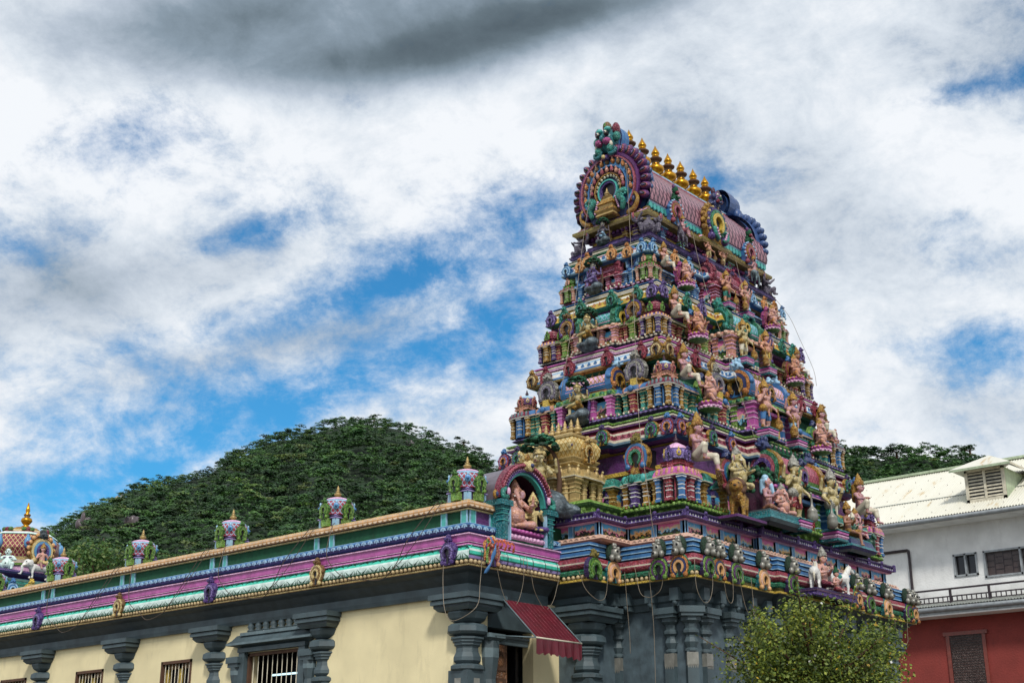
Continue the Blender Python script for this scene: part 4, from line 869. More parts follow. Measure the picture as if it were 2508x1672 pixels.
# --- golden shrine over the side bay
GS = dict(A='goldq', B='goldq', line='goldl', k1='goldq', k2='goldl', n1='goldp', n2='goldq', roof='latticeg', kd=('goldq', 'goldp', 'goldl', 'goldp', 'goldq'), wall='gold', fin='goldq')
gs = MB(); gs.box(-.72, -.32, 0, .72, .5, .52, 'maroon')
for x in (-.78, -.56, -.24, .24, .56, .78): ribcol(gs, x, -.44 if abs(x) < .7 else -.4, 0, .52, .105, 'goldq', 'goldl', sq=abs(x) > .7)
for s_ in (-1, 1):
    gs.box(s_*.68-.03, -.42, 0, s_*.68+.03, -.36, .52, 'goldl')
    for y in (-.1, .2, .44): ribcol(gs, s_*.78, y, 0, .52, .08, 'goldq', 'goldl')
GP_ = plan(0, 0, .8, .46, [(.3, .08)], [(.2, .06)])
kapota(gs, GP_, .52, .74, .13, 'goldq', 'goldl')
for x, y, a in along(GP_, .24, off=.09): gs.T = TR(x, y, 0, a); gs.ball((0, 0, .66), (.06, .05, .09), 'goldq', 7, 5); gs.ball((0, -.02, .77), .03, 'goldl', 6, 4); gs.T = Matrix.Identity(4)
n0 = len(gs.f)
gs.sweep(rect(0, 0, .7, .36), [(0, .74, 'goldp'), (0, .84, 'goldq'), (.08, .87, 'goldl'), (.08, .9, 'goldq'), (.03, .92, 'goldq'), (.1, .98, 'goldl'), (.1, 1.01, 'goldq'), (.04, 1.03, 'latticeg'), (.1, 1.14, 'latticeg'), (.12, 1.3, 'latticeg'), (.04, 1.44, 'latticeg'), (.07, 1.45, 'goldl'), (.07, 1.5, 'goldq'), (-.08, 1.56, 'goldl'), (-.16, 1.6, 'goldq')], cap='goldq')
for i in range(n0, len(gs.f)):
    if gs.mats[gs.m[i]] == 'latticeg': gs.uv[i] = [(gs.v[q][0]+gs.v[q][1], gs.v[q][2]) for q in gs.f[i]]
for x, y in ((-.72, -.4), (.72, -.4)): gs.ball((x, y, 1.24), (.1, .1, .1), 'goldl', 8, 5); gs.ball((x*1.08, y*1.14, 1.23), .035, 'purple', 6, 4)
for s_ in (-1, 1): kudu(gs, .4, .6, ('goldq', 'gold', 'goldl', 'gold', 'goldq'), TR(s_*.86, 0, .9, s_*pi/2), n=12)
kudu(gs, .34, .55, ('goldq', 'gold', 'goldl', 'gold', 'goldq'), TR(0, -.5, .92, 0), n=12)
for i in range(7): finial(gs, (-.56+1.12*i/6, 0, 1.58), .36, 'goldq', n=8)
gso = gs.build('golden_shrine', tower, (CX-4.11-.35, CY0, 6.9), -pi/2); gso.scale = (.86, .9, .92)
mb = MB(); P = rect(CX-4.11-.3, CY0, .55, 1.1)
mb.sweep(P, [(0, 6.62, 'lime'), (0, 6.74, 'lime'), (.07, 6.78, 'limed'), (.1, 6.82, 'limed'), (.07, 6.86, 'lime'), (.0, 6.9, 'lime')], cap='limed')
for x, y, a in along(P, .22, off=.01): mb.T = TR(x, y, 0, a); mb.box(-.05, -.03, 6.63, .05, .02, 6.75, 'lime'); mb.T = Matrix.Identity(4)
mb.build('shrine_plinth', gso.parent)

# --- crowning storey and wagon roof
RZ = 12.95
mb = MB(); rp = plan(CX, CY0, 2.5, .98, [(1.0, .12)], [(.42, .12)])
mb.sweep(rp, [(-.1, RZ-.02, 'bluel'), (-.1, RZ+.03, 'bluel'), (-.02, RZ+.04, 'purpled'), (.05, RZ+.07, 'purple'), (.12, RZ+.1, 'lavender'), (.13, RZ+.13, 'purple'), (.1, RZ+.17, 'purpled'), (.12, RZ+.19, 'purple'), (.0, RZ+.2, 'purple')], cap='purpled')
ro_ = mb.build('upper_ledge', tower)
mb = MB(); wp = rect(CX, CY0, 2.2, .68)
mb.sweep(wp, [(0, 13.1, 'plum'), (0, 13.4, 'purpled'), (.05, 13.41, 'yellow'), (.05, 13.47, 'yellow'), (.1, 13.48, 'plum'), (.12, 13.58, 'plum')])
for x, y, a in along(wp, .12, off=.16): mb.ball((x, y, 13.53), .05, 'magenta' if int(x*10) % 2 else 'plum', 6, 4)
for x in (-1.75, -1.0, 1.0, 1.75): ribcol(mb, CX+x, CY0-.76, 13.15, 13.6, .1, 'blue' if abs(x) > 1.2 else 'lime', 'bluel', sq=True)
for y in (-.5, -.22, .22, .5): ribcol(mb, CX-2.26, CY0+y, 13.15, 13.6, .08, 'purple' if abs(y) > .3 else 'gold', 'goldl', sq=True)
mb.box(CX-.28, CY0-.8, 13.15, CX+.28, CY0-.6, 13.55, 'purpled'); mb.box(CX-.2, CY0-.82, 13.15, CX+.2, CY0-.6, 13.5, 'black')
mb.build('neck_wall', ro_)
mb = MB(); cp = plan(CX, CY0, 2.5, .95, [(.5, .1)])
mb.sweep(cp, [(-.25, 13.57, 'olive'), (.05, 13.6, 'olive'), (.1, 13.64, 'goldl'), (.1, 13.7, 'olive'), (.02, 13.74, 'pinkl'), (-.02, 13.8, 'pinkl'), (-.06, 13.82, 'plum')], cap='plum')
for x, y, a in along(cp, .11, off=-.03): mb.ball((x, y, 13.79), (.045, .045, .035), 'gold', 6, 4)
mb.build('roof_cornice', tower)
def roof():
    mb = MB(); prof = [(.9, 13.8, 'turq'), (.93, 13.92, 'turq'), (.98, 13.95, 'bluel'), (.99, 13.99, 'bluel')]
    body = []
    for y, z in bez([(1.02, 14.0, 0), (1.03, 14.2, 0), (.97, 14.45, 0), (.82, 14.72, 0), (.6, 14.98, 0), (.35, 15.24, 0), (.1, 15.47, 0)], 3) and [p[:2] for p in bez([(1.02, 14.0, 0), (1.03, 14.2, 0), (.97, 14.45, 0), (.82, 14.72, 0), (.6, 14.98, 0), (.35, 15.24, 0), (.1, 15.47, 0)], 3)]: body.append((y, z, 'latticer'))
    prof += body; x0, x1 = CX-2.45, CX+2.45
    for s in (-1, 1):
        L = 0
        for (ya, za, _), (yb, zb, k) in zip(prof, prof[1:]):
            d = math.hypot(yb-ya, zb-za)
            P = [(x0, CY0+s*ya, za), (x1, CY0+s*ya, za), (x1, CY0+s*yb, zb), (x0, CY0+s*yb, zb)]; uv = [(0, L), (x1-x0, L), (x1-x0, L+d), (0, L+d)]
            if s > 0: P = P[::-1]; uv = uv[::-1]
            mb.add(P, [(0, 1, 2, 3)], k, k == 'latticer', [uv]); L += d
    for x in np.arange(x0+.08, x1, .14):
        mb.T = TR(x, CY0-.95, 13.83, 0); mb.prism([(-.05, .13), (-.05, .03), (0, -.02), (.05, .03), (.05, .13)], -.035, 0, 'teall'); mb.T = Matrix.Identity(4)
    mb.box(x0, CY0-.13, 15.45, x1, CY0+.13, 15.52, 'bluel'); mb.box(x0, CY0-.17, 15.4, x1, CY0+.17, 15.45, 'rose')
    return mb.build('barrel_roof', tower)
rf = roof()
# seven gilded pots along the ridge
def pot():
    mb = MB()
    P = [(.1, 0), (.15, .02), (.1, .06), (.07, .09), (.17, .16), (.2, .24), (.18, .32), (.1, .38), (.075, .4), (.1, .42)]
    mb.lathe((0, 0, 0), [(r, z, 'goldm') for r, z in P], 16, 'goldm')
    mb.lathe((0, 0, 0), [(.1, .42, 'bronze'), (.085, .46, 'bronze'), (.09, .5, 'bronze'), (.15, .53, 'brown'), (.16, .57, 'brown'), (.1, .6, 'brown'), (.07, .62, 'goldm')], 14, 'brown')
    mb.lathe((0, 0, 0), [(.06, .61), (.09, .66), (.06, .7), (.1, .73), (.1, .76), (.085, .8), (.03, .92), (.005, 1.0)], 12, 'goldm')
    return mb
pt = pot(); q = None
for x in (6.03, 6.55, 7.08, 7.6, 8.13, 8.68, 9.2):
    if q is None: q = pt.build('gilded_pot', rf, (x, CY0, 15.5))
    else: link('gilded_pot', q.data, rf, (x, CY0, 15.5))
    q.scale = (1, 1, .84)
for c in rf.children: c.scale = (1, 1, .84)
# great end arches
def gable(front=True):
    mb = MB(); KP_ = (lambda k: k) if front else (lambda k: 'navyb'); zc = .72; R = .98; n = 28
    arc = lambda r, a: (r*cos(a), zc+r*1.0*sin(a))
    A0, A1 = R_(-42), R_(222)
    pts = [arc(R, A0+(A1-A0)*i/n) for i in range(n+1)]
    body = [(-R*.62, -.08), (R*.62, -.08)]+pts
    mb.prism(body, 0, .22, 'navy', 'blue')
    mb.ringarc((0, zc), R*.96, R*1.04, A0, A1, -.08, .26, 'plum', n)          # rim tube
    mb.ringarc((0, zc), R*.84, R*1.16, A0, A1, .18, .4, 'navyb', n); mb.ringarc((0, zc), R*.92, R*1.06, A0, A1, .3, .5, 'navyb', n)
    # flame lobes
    for i in range(21):
        a = R_(-20)+R_(220)*i/20; x, z = arc(R*1.12, a)
        o = mb.T; mb.T = o @ Matrix.Translation((x, .05, z)) @ Matrix.Rotation(-(a-pi/2), 4, 'Y')
        mb.ball((0, 0, .04), (.115, .1, .18), KP_('plum'), 8, 6); mb.ball((.01, -.07, .05), (.07, .05, .125), KP_('rose'), 7, 5); mb.ball((.01, -.095, .05), (.05, .04, .1), KP_('leafd'), 7, 5); mb.ball((.02, -.125, .06), (.02, .025, .06), 'lavender', 6, 4)
        mb.ball((0, .11, .05), (.11, .06, .16), 'navyb', 7, 5); mb.T = o
    if front:
        mb.ringarc((0, zc), R*.9, R*.94, A0, A1, -.13, 0, 'rose', n); mb.ringarc((0, zc), R*.68, R*.9, A0, A1, -.06, 0, 'skyb', n)
        for i in range(15):
            a = R_(-10)+R_(200)*i/14; x, z = arc(R*.79, a); mb.ball((x, -.1, z), (.06, .06, .08), 'bronze' if i % 2 else 'orange', 7, 5); mb.ball((x, -.12, z+.08), .032, 'salmon', 6, 4)
        mb.ringarc((0, zc), R*.64, R*.68, A0, A1, -.13, 0, 'blue', n); mb.ringarc((0, zc), R*.46, R*.64, A0, A1, -.07, 0, 'maroon', n)
        for i in range(11):
            a = R_(0)+R_(180)*i/10; x, z = arc(R*.55, a); mb.ball((x, -.12, z), (.055, .06, .075), 'salmon' if i % 2 else 'rose', 7, 5); mb.ball((x, -.14, z+.08), .035, 'skin', 6, 4)
        mb.ringarc((0, zc), R*.43, R*.46, A0, A1, -.12, 0, 'gold', n)
        for i in range(11):
            a = R_(5)+R_(170)*i/10; x, z = arc(R*.385, a); mb.ball((x, -.09, z), .04, 'offw', 7, 5); mb.ball((x+.012, -.125, z), .012, 'black', 5, 3); mb.ball((x-.014, -.125, z), .012, 'black', 5, 3)
        mb.ringarc((0, zc-.06), R*.3, R*.335, R_(-60), R_(240), -.13, 0, 'teall', n); mb.ringarc((0, zc-.06), R*.24, R*.3, R_(-60), R_(240), -.1, 0, 'purple', n)
        mb.prism([(-.22, .1), (.22, .1)]+[(.24*cos(a), zc-.06+.24*sin(a)) for a in np.linspace(R_(-30), R_(210), 12)], -.03, .02, 'dark')
        # small gilded temple in the arch
        mb.sweep(rect(0, -.14, .26, .1), [(0, -.1, 'goldq'), (.04, -.06, 'gold'), (0, .02, 'goldq'), (.05, .06, 'goldq'), (.05, .12, 'gold'), (-.04, .16, 'goldq'), (-.02, .24, 'goldq'), (.02, .26, 'gold'), (-.06, .4, 'gold'), (-.14, .52, 'goldq')], cap='gold'); finial(mb, (0, -.14, .5), .24, 'goldq', n=8)
        for s in (-1, 1):   # sea beasts and gilt scrolls
            mb.tube(bez([(s*.5, -.14, .0), (s*.56, -.18, .22), (s*.42, -.18, .4), (s*.6, -.16, .5), (s*.66, -.14, .38)], 5), [.06+.03*sin(i/20*pi) for i in range(21)], 'turq', 7)
            for j in range(6): mb.ball((s*(.4-.02*j), -.16, .1+.06*j), .035, 'pinkl', 6, 4)
            for j in range(7):
                a = j/7*2*pi; mb.ball((s*.6+.08*cos(a), -.2, .44+.08*sin(a)), .03, 'teall', 5, 4)
            mb.tube(bez([(s*.62, -.06, -.12), (s*.86, -.08, -.02), (s*.96, -.08, .2), (s*.86, -.08, .38), (s*.76, -.08, .26), (s*.84, -.1, .16)], 5), [.075-.0022*i for i in range(26)], 'gold', 7)
            mb.ball((s*.86, -.12, .2), (.05, .05, .09), 'navy', 6, 5)
        # crest mask
        z = zc+R*1.0
        mb.ball((0, -.03, z+.42), (.3, .24, .34), 'teal', 12, 9); mb.ball((0, .12, z+.4), (.26, .2, .42), 'blue', 10, 8)
        for s in (-1, 1):
            mb.ball((s*.13, -.26, z+.52), .075, 'black', 8, 6); mb.ball((s*.13, -.3, z+.54), .05, 'offw', 7, 5); mb.ball((s*.13, -.34, z+.53), .025, 'navy', 6, 4)
            mb.ball((s*.14, -.22, z+.66), (.11, .08, .07), 'teall', 8, 5); mb.ball((s*.13, -.24, z+.3), (.13, .12, .1), 'magenta', 9, 6); mb.ball((s*.25, -.22, z+.2), (.05, .05, .09), 'offw', 7, 5)
            mb.ball((s*.3, -.05, z+.7), (.1, .12, .17), 'crimson', 8, 6); mb.ball((s*.33, -.08, z+.45), (.12, .1, .14), 'turq', 8, 6); mb.ball((s*.2, -.2, z+.1), (.1, .1, .12), 'turq', 8, 6)
            mb.tube(bez([(s*.1, -.16, z+.1), (s*.2, -.2, z-.06), (s*.34, -.18, z-.02), (s*.36, -.16, z+.08)], 5), .05, 'teal', 6)
        mb.ball((0, -.27, z+.4), (.07, .09, .1), 'teal', 8, 6); mb.ball((0, -.06, z+.82), (.13, .12, .16), 'bronze', 9, 6); mb.ball((0, -.1, z+.84), (.06, .1, .1), 'limed', 7, 5)
        mb.lathe((0, -.14, z-.12), [(.1, -.05), (.11, 0), (.1, .05)], 12, 'purple'); mb.ball((0, -.24, z-.12), .06, 'goldl', 7, 5)
        mb.prism([(-.24, z+.0), (.24, z+.0)]+[(.33*cos(a), z+.55+.4*sin(a)) for a in np.linspace(R_(-30), R_(210), 14)], .14, .3, 'navy', 'blue'); mb.ringarc((0, z+.55), .26, .34, R_(-60), R_(240), .26, .42, 'blue', 16, 1.15)
    if not front:
        z = zc+R; mb.prism([(-.24, z+.0), (.24, z+.0)]+[(.36*cos(a), z+.5+.42*sin(a)) for a in np.linspace(R_(-30), R_(210), 14)], -.05, .2, 'navyb'); mb.ringarc((0, z+.5), .28, .4, R_(-60), R_(240), .2, .5, 'navyb', 16, 1.15)
        for s in (-1, 1): mb.ball((s*.36, .1, z+.2), (.14, .16, .2), 'navyb', 9, 6); mb.tube(bez([(s*.95, .3, .1), (s*1.06, .3, -.02), (s*1.1, .3, .12), (s*1.02, .3, .2)], 4), .09, 'navyb', 7)
    return mb
g = gable(); ge = g.build('end_arch', rf, (CX-2.52, CY0, 13.86), -pi/2); g2 = gable(False).build('end_arch', rf, (CX+2.52, CY0, 13.86), pi/2)
for q in (ge, g2): q.scale = (.82, .95, .87)
# dormer arches on the long roof side
mb = MB(); kudu(mb, .85, 1.15, ('gold', 'purple', 'green', 'yellow', 'navy'), n=18); mb.box(-.3, .1, 0, .3, .7, .8, 'navy')
for i in range(13):
    a = R_(-20)+R_(220)*i/12; mb.ball((.46*cos(a), .06, .46+.5*sin(a)), (.07, .07, .07), 'gold', 6, 4)
mb.ball((0, -.02, 1.12), (.13, .13, .16), 'plum', 9, 6); mb.ball((0, -.13, 1.06), (.07, .06, .06), 'dgreen', 7, 5)
for s in (-1, 1):
    mb.ball((s*.07, -.13, 1.0), .05, 'crimson', 7, 5); mb.ball((s*.1, -.03, 1.26), (.05, .06, .1), 'maroon', 7, 5); mb.ball((s*.13, -.06, 1.12), (.06, .06, .08), 'navy', 7, 5); mb.ball((s*.06, -.12, 1.16), .03, 'offw', 6, 4)
    mb.tube(bez([(s*.1, -.12, .02), (s*.24, -.14, .1), (s*.26, -.12, .26), (s*.18, -.12, .24)], 4), .05, 'turq', 6)
    for j in range(4): mb.ball((s*(.12+.03*j), -.16, .06+.06*j), .03, 'pinkl', 5, 4)
for i in range(16):
    a = R_(-30)+R_(240)*i/15; mb.ball((.37*cos(a), -.03, .46+.42*sin(a)), (.035, .04, .035), 'goldl' if i % 2 else 'navy', 5, 4)
mb.build('dormer_arch', rf, (CX, CY0-1.14, 13.72))
mb = MB(); kudu(mb, .52, .78, ('blue', 'rose', 'gold', 'rose', 'dgreen'), n=16); mb.box(-.18, .08, 0, .18, .5, .5, 'blue'); mb.ball((0, 0, .84), (.08, .08, .1), 'dgreen', 8, 6); mb.ball((0, -.06, .76), (.05, .05, .05), 'crimson', 7, 5)
for s in (-1, 1): mb.ball((s*.06, 0, .92), (.03, .04, .06), 'plum', 6, 4)
for i in range(13):
    a = R_(-30)+R_(240)*i/12; mb.ball((.25*cos(a), -.02, .31+.27*sin(a)), .028, 'bluel', 5, 4)
d = mb.build('dormer_arch', rf, (CX-1.55, CY0-1.08, 13.66)); link('dormer_arch', d.data, rf, (CX+1.55, CY0-1.08, 13.66))
# ------------------------------------------------------------------ sculpture: one continuous skin grown from tapered limbs
def caps_mesh(a, b, ra, rb, n=10):
    a, b = np.array(a, float), np.array(b, float); d = b-a; L = np.linalg.norm(d); d = d/L if L > 1e-6 else np.array([0, 0, 1.]); 
    u = np.cross(d, [0, 0, 1.] if abs(d[2]) < .9 else [1., 0, 0]); u /= np.linalg.norm(u); w = np.cross(d, u)
    rings = []
    for t in (-80, -45, -15): rings.append((a+d*ra*sin(R_(t)), ra*cos(R_(t))))
    for t in (15, 45, 80): rings.append((b+d*rb*sin(R_(t)), rb*cos(R_(t))))
    vs = []
    for c, r in rings:
        for i in range(n):
            g = 2*pi*i/n; vs.append(c+(u*cos(g)+w*sin(g))*r)
    fs = []
    for j in range(5):
        for i in range(n): fs.append((j*n+i, j*n+(i+1) % n, (j+1)*n+(i+1) % n, (j+1)*n+i))
    fs.append(tuple(range(n-1, -1, -1))); fs.append(tuple(5*n+i for i in range(n)))
    return vs, fs
def ell_mesh(c, r, n=12, m=8):
    mb = MB(); mb.ball(c, r, 'dark', n, m); return mb.v, mb.f
def grow(name, prims, vox, parent, smooth=1):
    """prims: ('c', a, b, ra, rb, mat) / ('e', c, r3, mat) -> voxel-fused skin, coloured by the limb it belongs to"""
    V = []; F = []
    for p in prims:
        vs, fs = caps_mesh(*p[1:5]) if p[0] == 'c' else ell_mesh(p[1], p[2])
        o = len(V); V += [tuple(v) for v in vs]; F += [tuple(i+o for i in f) for f in fs]
    me = bpy.data.meshes.new(name); me.from_pydata(V, [], F); o = bpy.data.objects.new(name, me); COL.objects.link(o)
    md = o.modifiers.new('r', 'REMESH'); md.mode = 'VOXEL'; md.voxel_size = vox
    if smooth: ms = o.modifiers.new('s', 'SMOOTH'); ms.factor = .4; ms.iterations = smooth
    dg = bpy.context.evaluated_depsgraph_get(); m2 = bpy.data.meshes.new_from_object(o.evaluated_get(dg))
    bpy.data.objects.remove(o); bpy.data.meshes.remove(me); m2.name = name
    n = len(m2.polygons); C = np.zeros(n*3); m2.polygons.foreach_get('center', C); C = C.reshape(n, 3)
    mats = []; best = np.full(n, 1e9); idx = np.zeros(n, int)
    for p in prims:
        k = p[-1]
        if k not in mats: mats.append(k)
        if p[0] == 'c':
            a, b = np.array(p[1], float), np.array(p[2], float); d = b-a; t = np.clip(((C-a)@d)/max(d@d, 1e-9), 0, 1)
            s = np.linalg.norm(C-(a+t[:, None]*d), axis=1)-(p[3]+(p[4]-p[3])*t)
        else:
            r = np.array(p[2] if not isinstance(p[2], (int, float)) else (p[2],)*3, float); q = np.linalg.norm((C-np.array(p[1], float))/r, axis=1); s = (q-1)*r.min()
        w = s < best; best[w] = s[w]; idx[w] = mats.index(k)
    m2.materials.clear()
    for k in mats: m2.materials.append(MAT(k))
    m2.polygons.foreach_set('material_index', idx.astype(np.int32)); m2.polygons.foreach_set('use_smooth', np.ones(n, bool)); m2.update()
    return link(name, m2, parent)
V3 = lambda *a: np.array(a, float)
def hand(P, w, h, r, k, curl=.75):
    """palm with five bent fingers; w wrist, h knuckle point"""
    w, h = V3(*w), V3(*h); d = (h-w)/max(np.linalg.norm(h-w), 1e-6); s = np.cross(d, [0, 1, .3]); s /= max(np.linalg.norm(s), 1e-6); nrm = np.cross(s, d)
    pc = w+d*r*1.3; P.append(('e', tuple(pc), (r*1.0, r*1.0, r*1.1), k))
    for i, f in enumerate((-.75, -.25, .25, .75)):
        b = pc+s*r*f+d*r*.7; L = r*(.8, .95, .9, .7)[i]; m = b+d*L*.8; P.append(('c', tuple(b), tuple(m), r*.3, r*.28, k)); P.append(('c', tuple(m), tuple(m+d*L*.5*(1-curl)+nrm*L*curl), r*.28, r*.22, k))
    b = pc-s*r*.8; P.append(('c', tuple(b), tuple(b-s*r*.6+d*r*.8), r*.32, r*.25, k))
def head(P, c, r, skin, hair, face=0.0, pitch=0.):
    """c centre, r half height, face = turn about z"""
    f = lambda x, y, z: (c[0]+r*(x*cos(face)-y*sin(face)), c[1]+r*(x*sin(face)+y*cos(face)), c[2]+r*z)
    P += [('e', c, (r*.8, r*.84, r), skin), ('e', f(0, -.3, -.45), (r*.55, r*.5, r*.45), skin), ('e', f(0, .25, .15), (r*.88, r*.82, r*.95), hair),
          ('c', f(0, -.8, .12), f(0, -1.0, -.16), r*.1, r*.16, skin), ('e', f(0, -.8, -.48), (r*.25, r*.12, r*.09), 'crimson')]
    for s in (-1, 1):
        P += [('e', f(s*.32, -.74, .1), (r*.19, r*.14, r*.11), 'offw'), ('e', f(s*.32, -.83, .1), (r*.1, r*.1, r*.1), 'black'), ('c', f(s*.14, -.83, .3), f(s*.5, -.68, .34), r*.06, r*.05, 'black'),
              ('e', f(s*.85, .05, 0), (r*.14, r*.22, r*.36), skin), ('e', f(s*.88, .0, -.4), (r*.16, r*.16, r*.18), 'gold')]
def crown(parent, c, r, k, tall=1.0, disc=None, face=0.):
    mb = MB(); x, y, z = c; mb.T = TR(x, y, z, face)
    mb.lathe((0, 0, 0), [(r*.98, r*.28), (r*1.02, r*.5), (r*.9, r*.55), (r*.95, r*.8), (r*.78, r*.9), (r*.82, r*(.9+.3*tall)), (r*.6, r*(.95+.4*tall)), (r*.62, r*(.95+.7*tall)), (r*.35, r*(1+.9*tall)), (r*.36, r*(1+1.1*tall)), (r*.12, r*(1+1.4*tall)), (.001, r*(1+1.6*tall))], 12, k)
    mb.ball((0, -r*.9, r*.75), (r*.3, r*.15, r*.35), k, 8, 5); mb.ball((0, -r*1.02, r*.72), r*.1, 'crimson', 6, 4)
    for s in (-1, 1): mb.ball((s*r*.95, -.1*r, r*.35), (r*.25, r*.3, r*.4), k, 7, 5)
    if disc: mb.ball((0, r*.55, 0), (r*1.5, r*.18, r*1.5), disc, 16, 8)
    return mb.build('crown', parent)
def lotus(parent, r, h, kA='pinkl', kB='pink', kC='limed', name='pedestal'):
    mb = MB(); mb.lathe((0, 0, -h), [(r*.5, -h*.12, kC), (r*.95, 0, kC), (r*1.0, h*.12, kC), (r*.98, h*.2, kA), (r*1.02, h*.4, kA), (r*.88, h*.5, kB), (r*.88, h*.55, kB), (r*1.0, h*.75, kB), (r*1.0, h, 'yellow'), (r*.9, h, kC)], 18, kC)
    for i in range(14):
        a = 2*pi*i/14
        mb.ball((r*.98*cos(a), r*.98*sin(a), -h*.68), (r*.18, r*.18, h*.17), kA, 6, 4); mb.ball((r*.96*cos(a+.2), r*.96*sin(a+.2), -h*.2), (r*.17, r*.17, h*.2), kB, 6, 4)
    return mb.build(name, parent)
def block(parent, w, d, h, kA='teal', kB='pinkl', kC='pink'):
    mb = MB(); mb.sweep(rect(0, 0, w/2, d/2), [(-.02, -h*1.1, kA), (0, -h, kA), (0, -h*.8, kA), (-.02, -h*.78, kB), (.01, -h*.62, kB), (.01, -h*.5, kB), (-.02, -h*.45, 'plum'), (.01, -h*.36, kC), (.01, -h*.18, kC), (-.01, -h*.14, kA), (.02, -h*.12, kA), (.02, 0, kA)], cap=kA); return mb.build('pedestal', parent)
def jewels(P, chest, r, gold='gold'):
    for i in range(9):
        a = pi*(i/8)-pi; P.append(('e', (chest[0]+r*.75*cos(a), chest[1]-r*.62+abs(cos(a))*r*.35, chest[2]+r*.2+r*.75*sin(a)*.8), (r*.13,)*3, gold))
# --- prototypes; unit = total height about 1
def guard(label, kind, C, vox=.012, mirror=1, pose=0):
    """door guardian: stands with one hand raised, the other on a long-handled mace"""
    t = thing('guardian_statue', label, 'statue'); sk, lo, gd, trim = C['skin'], C['cloth'], C.get('gold', 'gold'), C.get('trim', 'goldl'); m = mirror; P = []
    P += [('c', (0, 0, .46), (0, 0, .66), .105, .1, sk), ('e', (0, -.05, .5), (.115, .1, .1), sk), ('c', (-.1, 0, .7), (.1, 0, .7), .065, .065, sk), ('e', (-.055, -.07, .665), (.06, .045, .05), sk), ('e', (.055, -.07, .665), (.06, .045, .05), sk), ('c', (0, 0, .7), (0, 0, .79), .045, .042, sk), ('e', (0, 0, .42), (.125, .095, .09), lo)]
    for s in (-1, 1):
        k_ = (s*.085, -.03 if s*m > 0 else .0, .23); hip = (s*.07, 0, .4); an = (s*.095, 0, .05)
        P += [('c', hip, k_, .082, .062, lo), ('c', (s*.08, 0, .3), k_, .066, .062, trim if pose else lo), ('c', k_, an, .055, .036, sk), ('e', (k_[0], k_[1]+.015, .17), (.05, .052, .06), sk), ('c', an, (an[0]*1.25, -.1, .025), .032, .024, sk), ('c', (an[0]-.02, 0, .06), (an[0]+.02, 0, .06), .042, .042, gd)]
    # raised arm, lowered arm, and the second smaller pair behind
    a = -m; sh = (a*.14, 0, .7); el = (a*.24, -.02, .57); wr = (a*.2, -.12, .7)
    P += [('c', sh, el, .048, .04, sk), ('c', el, wr, .04, .03, sk), ('e', ((sh[0]+el[0])/2, -.01, .63), (.056, .056, .025), gd), ('e', (wr[0], wr[1], wr[2]-.01), (.036, .036, .018), gd)]; hand(P, wr, (wr[0], wr[1]-.01, wr[2]+.05), .03, sk)
    a = m; sh = (a*.14, 0, .7); el = (a*.24, 0, .56); wr = (a*.27, -.1, .47)
    P += [('c', sh, el, .048, .04, sk), ('c', el, wr, .04, .03, sk), ('e', ((sh[0]+el[0])/2, 0, .63), (.056, .056, .025), gd)]; hand(P, wr, (a*.28, -.13, .43), .032, sk)
    for a in (-1, 1):
        P += [('c', (a*.12, .05, .7), (a*.25, .04, .7), .04, .034, sk), ('c', (a*.25, .04, .7), (a*.27, 0, .82), .034, .026, sk)]; hand(P, (a*.27, 0, .82), (a*.27, -.01, .87), .026, sk)
    head(P, (0, -.02, .87), .098, sk, 'black'); jewels(P, (0, 0, .7), .13, gd)
    P += [('c', (-.11, -.02, .445), (.11, -.02, .445), .09, .09, gd), ('c', (0, -.1, .44), (0, -.1, .27), .03, .018, trim), ('c', (-.11, -.05, .74), (.09, -.1, .5), .014, .014, gd)]
    grow('body', P, vox, t); crown(t, (0, -.02, .87), .102, gd, .95, C.get('disc'))
    mb = MB(); x = m*.285; mb.lathe((x, -.15, 0), [(.05, 0), (.08, .03), (.095, .1), (.08, .16), (.09, .18), (.06, .22), (.03, .25), (.02, .3), (.017, .46), (.028, .47), (.005, .5)], 12, C.get('club', gd)); mb.build('mace', t)
    return t
def elephant_head(P, c, r, k, side=1, ear=None):
    x, y, z = c; ear = ear or k
    P += [('e', c, (r*.9, r*.9, r), k), ('e', (x, y-.3*r, z+.35*r), (r*.62, r*.6, r*.55), k)]
    tr = [(0, -.75, -.1), (side*.05, -1.2, -.6), (side*.12, -1.3, -1.2), (side*.3, -1.35, -1.8), (side*.65, -1.4, -2.15), (side*.95, -1.45, -1.95)]
    rr = [.42, .34, .28, .23, .18, .13]
    for i in range(5): P.append(('c', tuple(V3(x, y, z)+r*V3(*tr[i])), tuple(V3(x, y, z)+r*V3(*tr[i+1])), r*rr[i], r*rr[i+1], k))
    for s in (-1, 1):
        P += [('e', (x+s*r*1.15, y+.1*r, z), (r*.6, r*.16, r*.75), ear), ('e', (x+s*r*1.2, y+.02*r, z-.05*r), (r*.4, r*.14, r*.5), 'skinp' if ear == k else ear), ('e', (x+s*r*.5, y-.78*r, z+.12*r), (r*.14, r*.1, r*.1), 'black'), ('c', (x+s*r*.35, y-.8*r, z-.45*r), (x+s*r*.55, y-1.35*r, z-.7*r), r*.12, r*.05, 'white')]
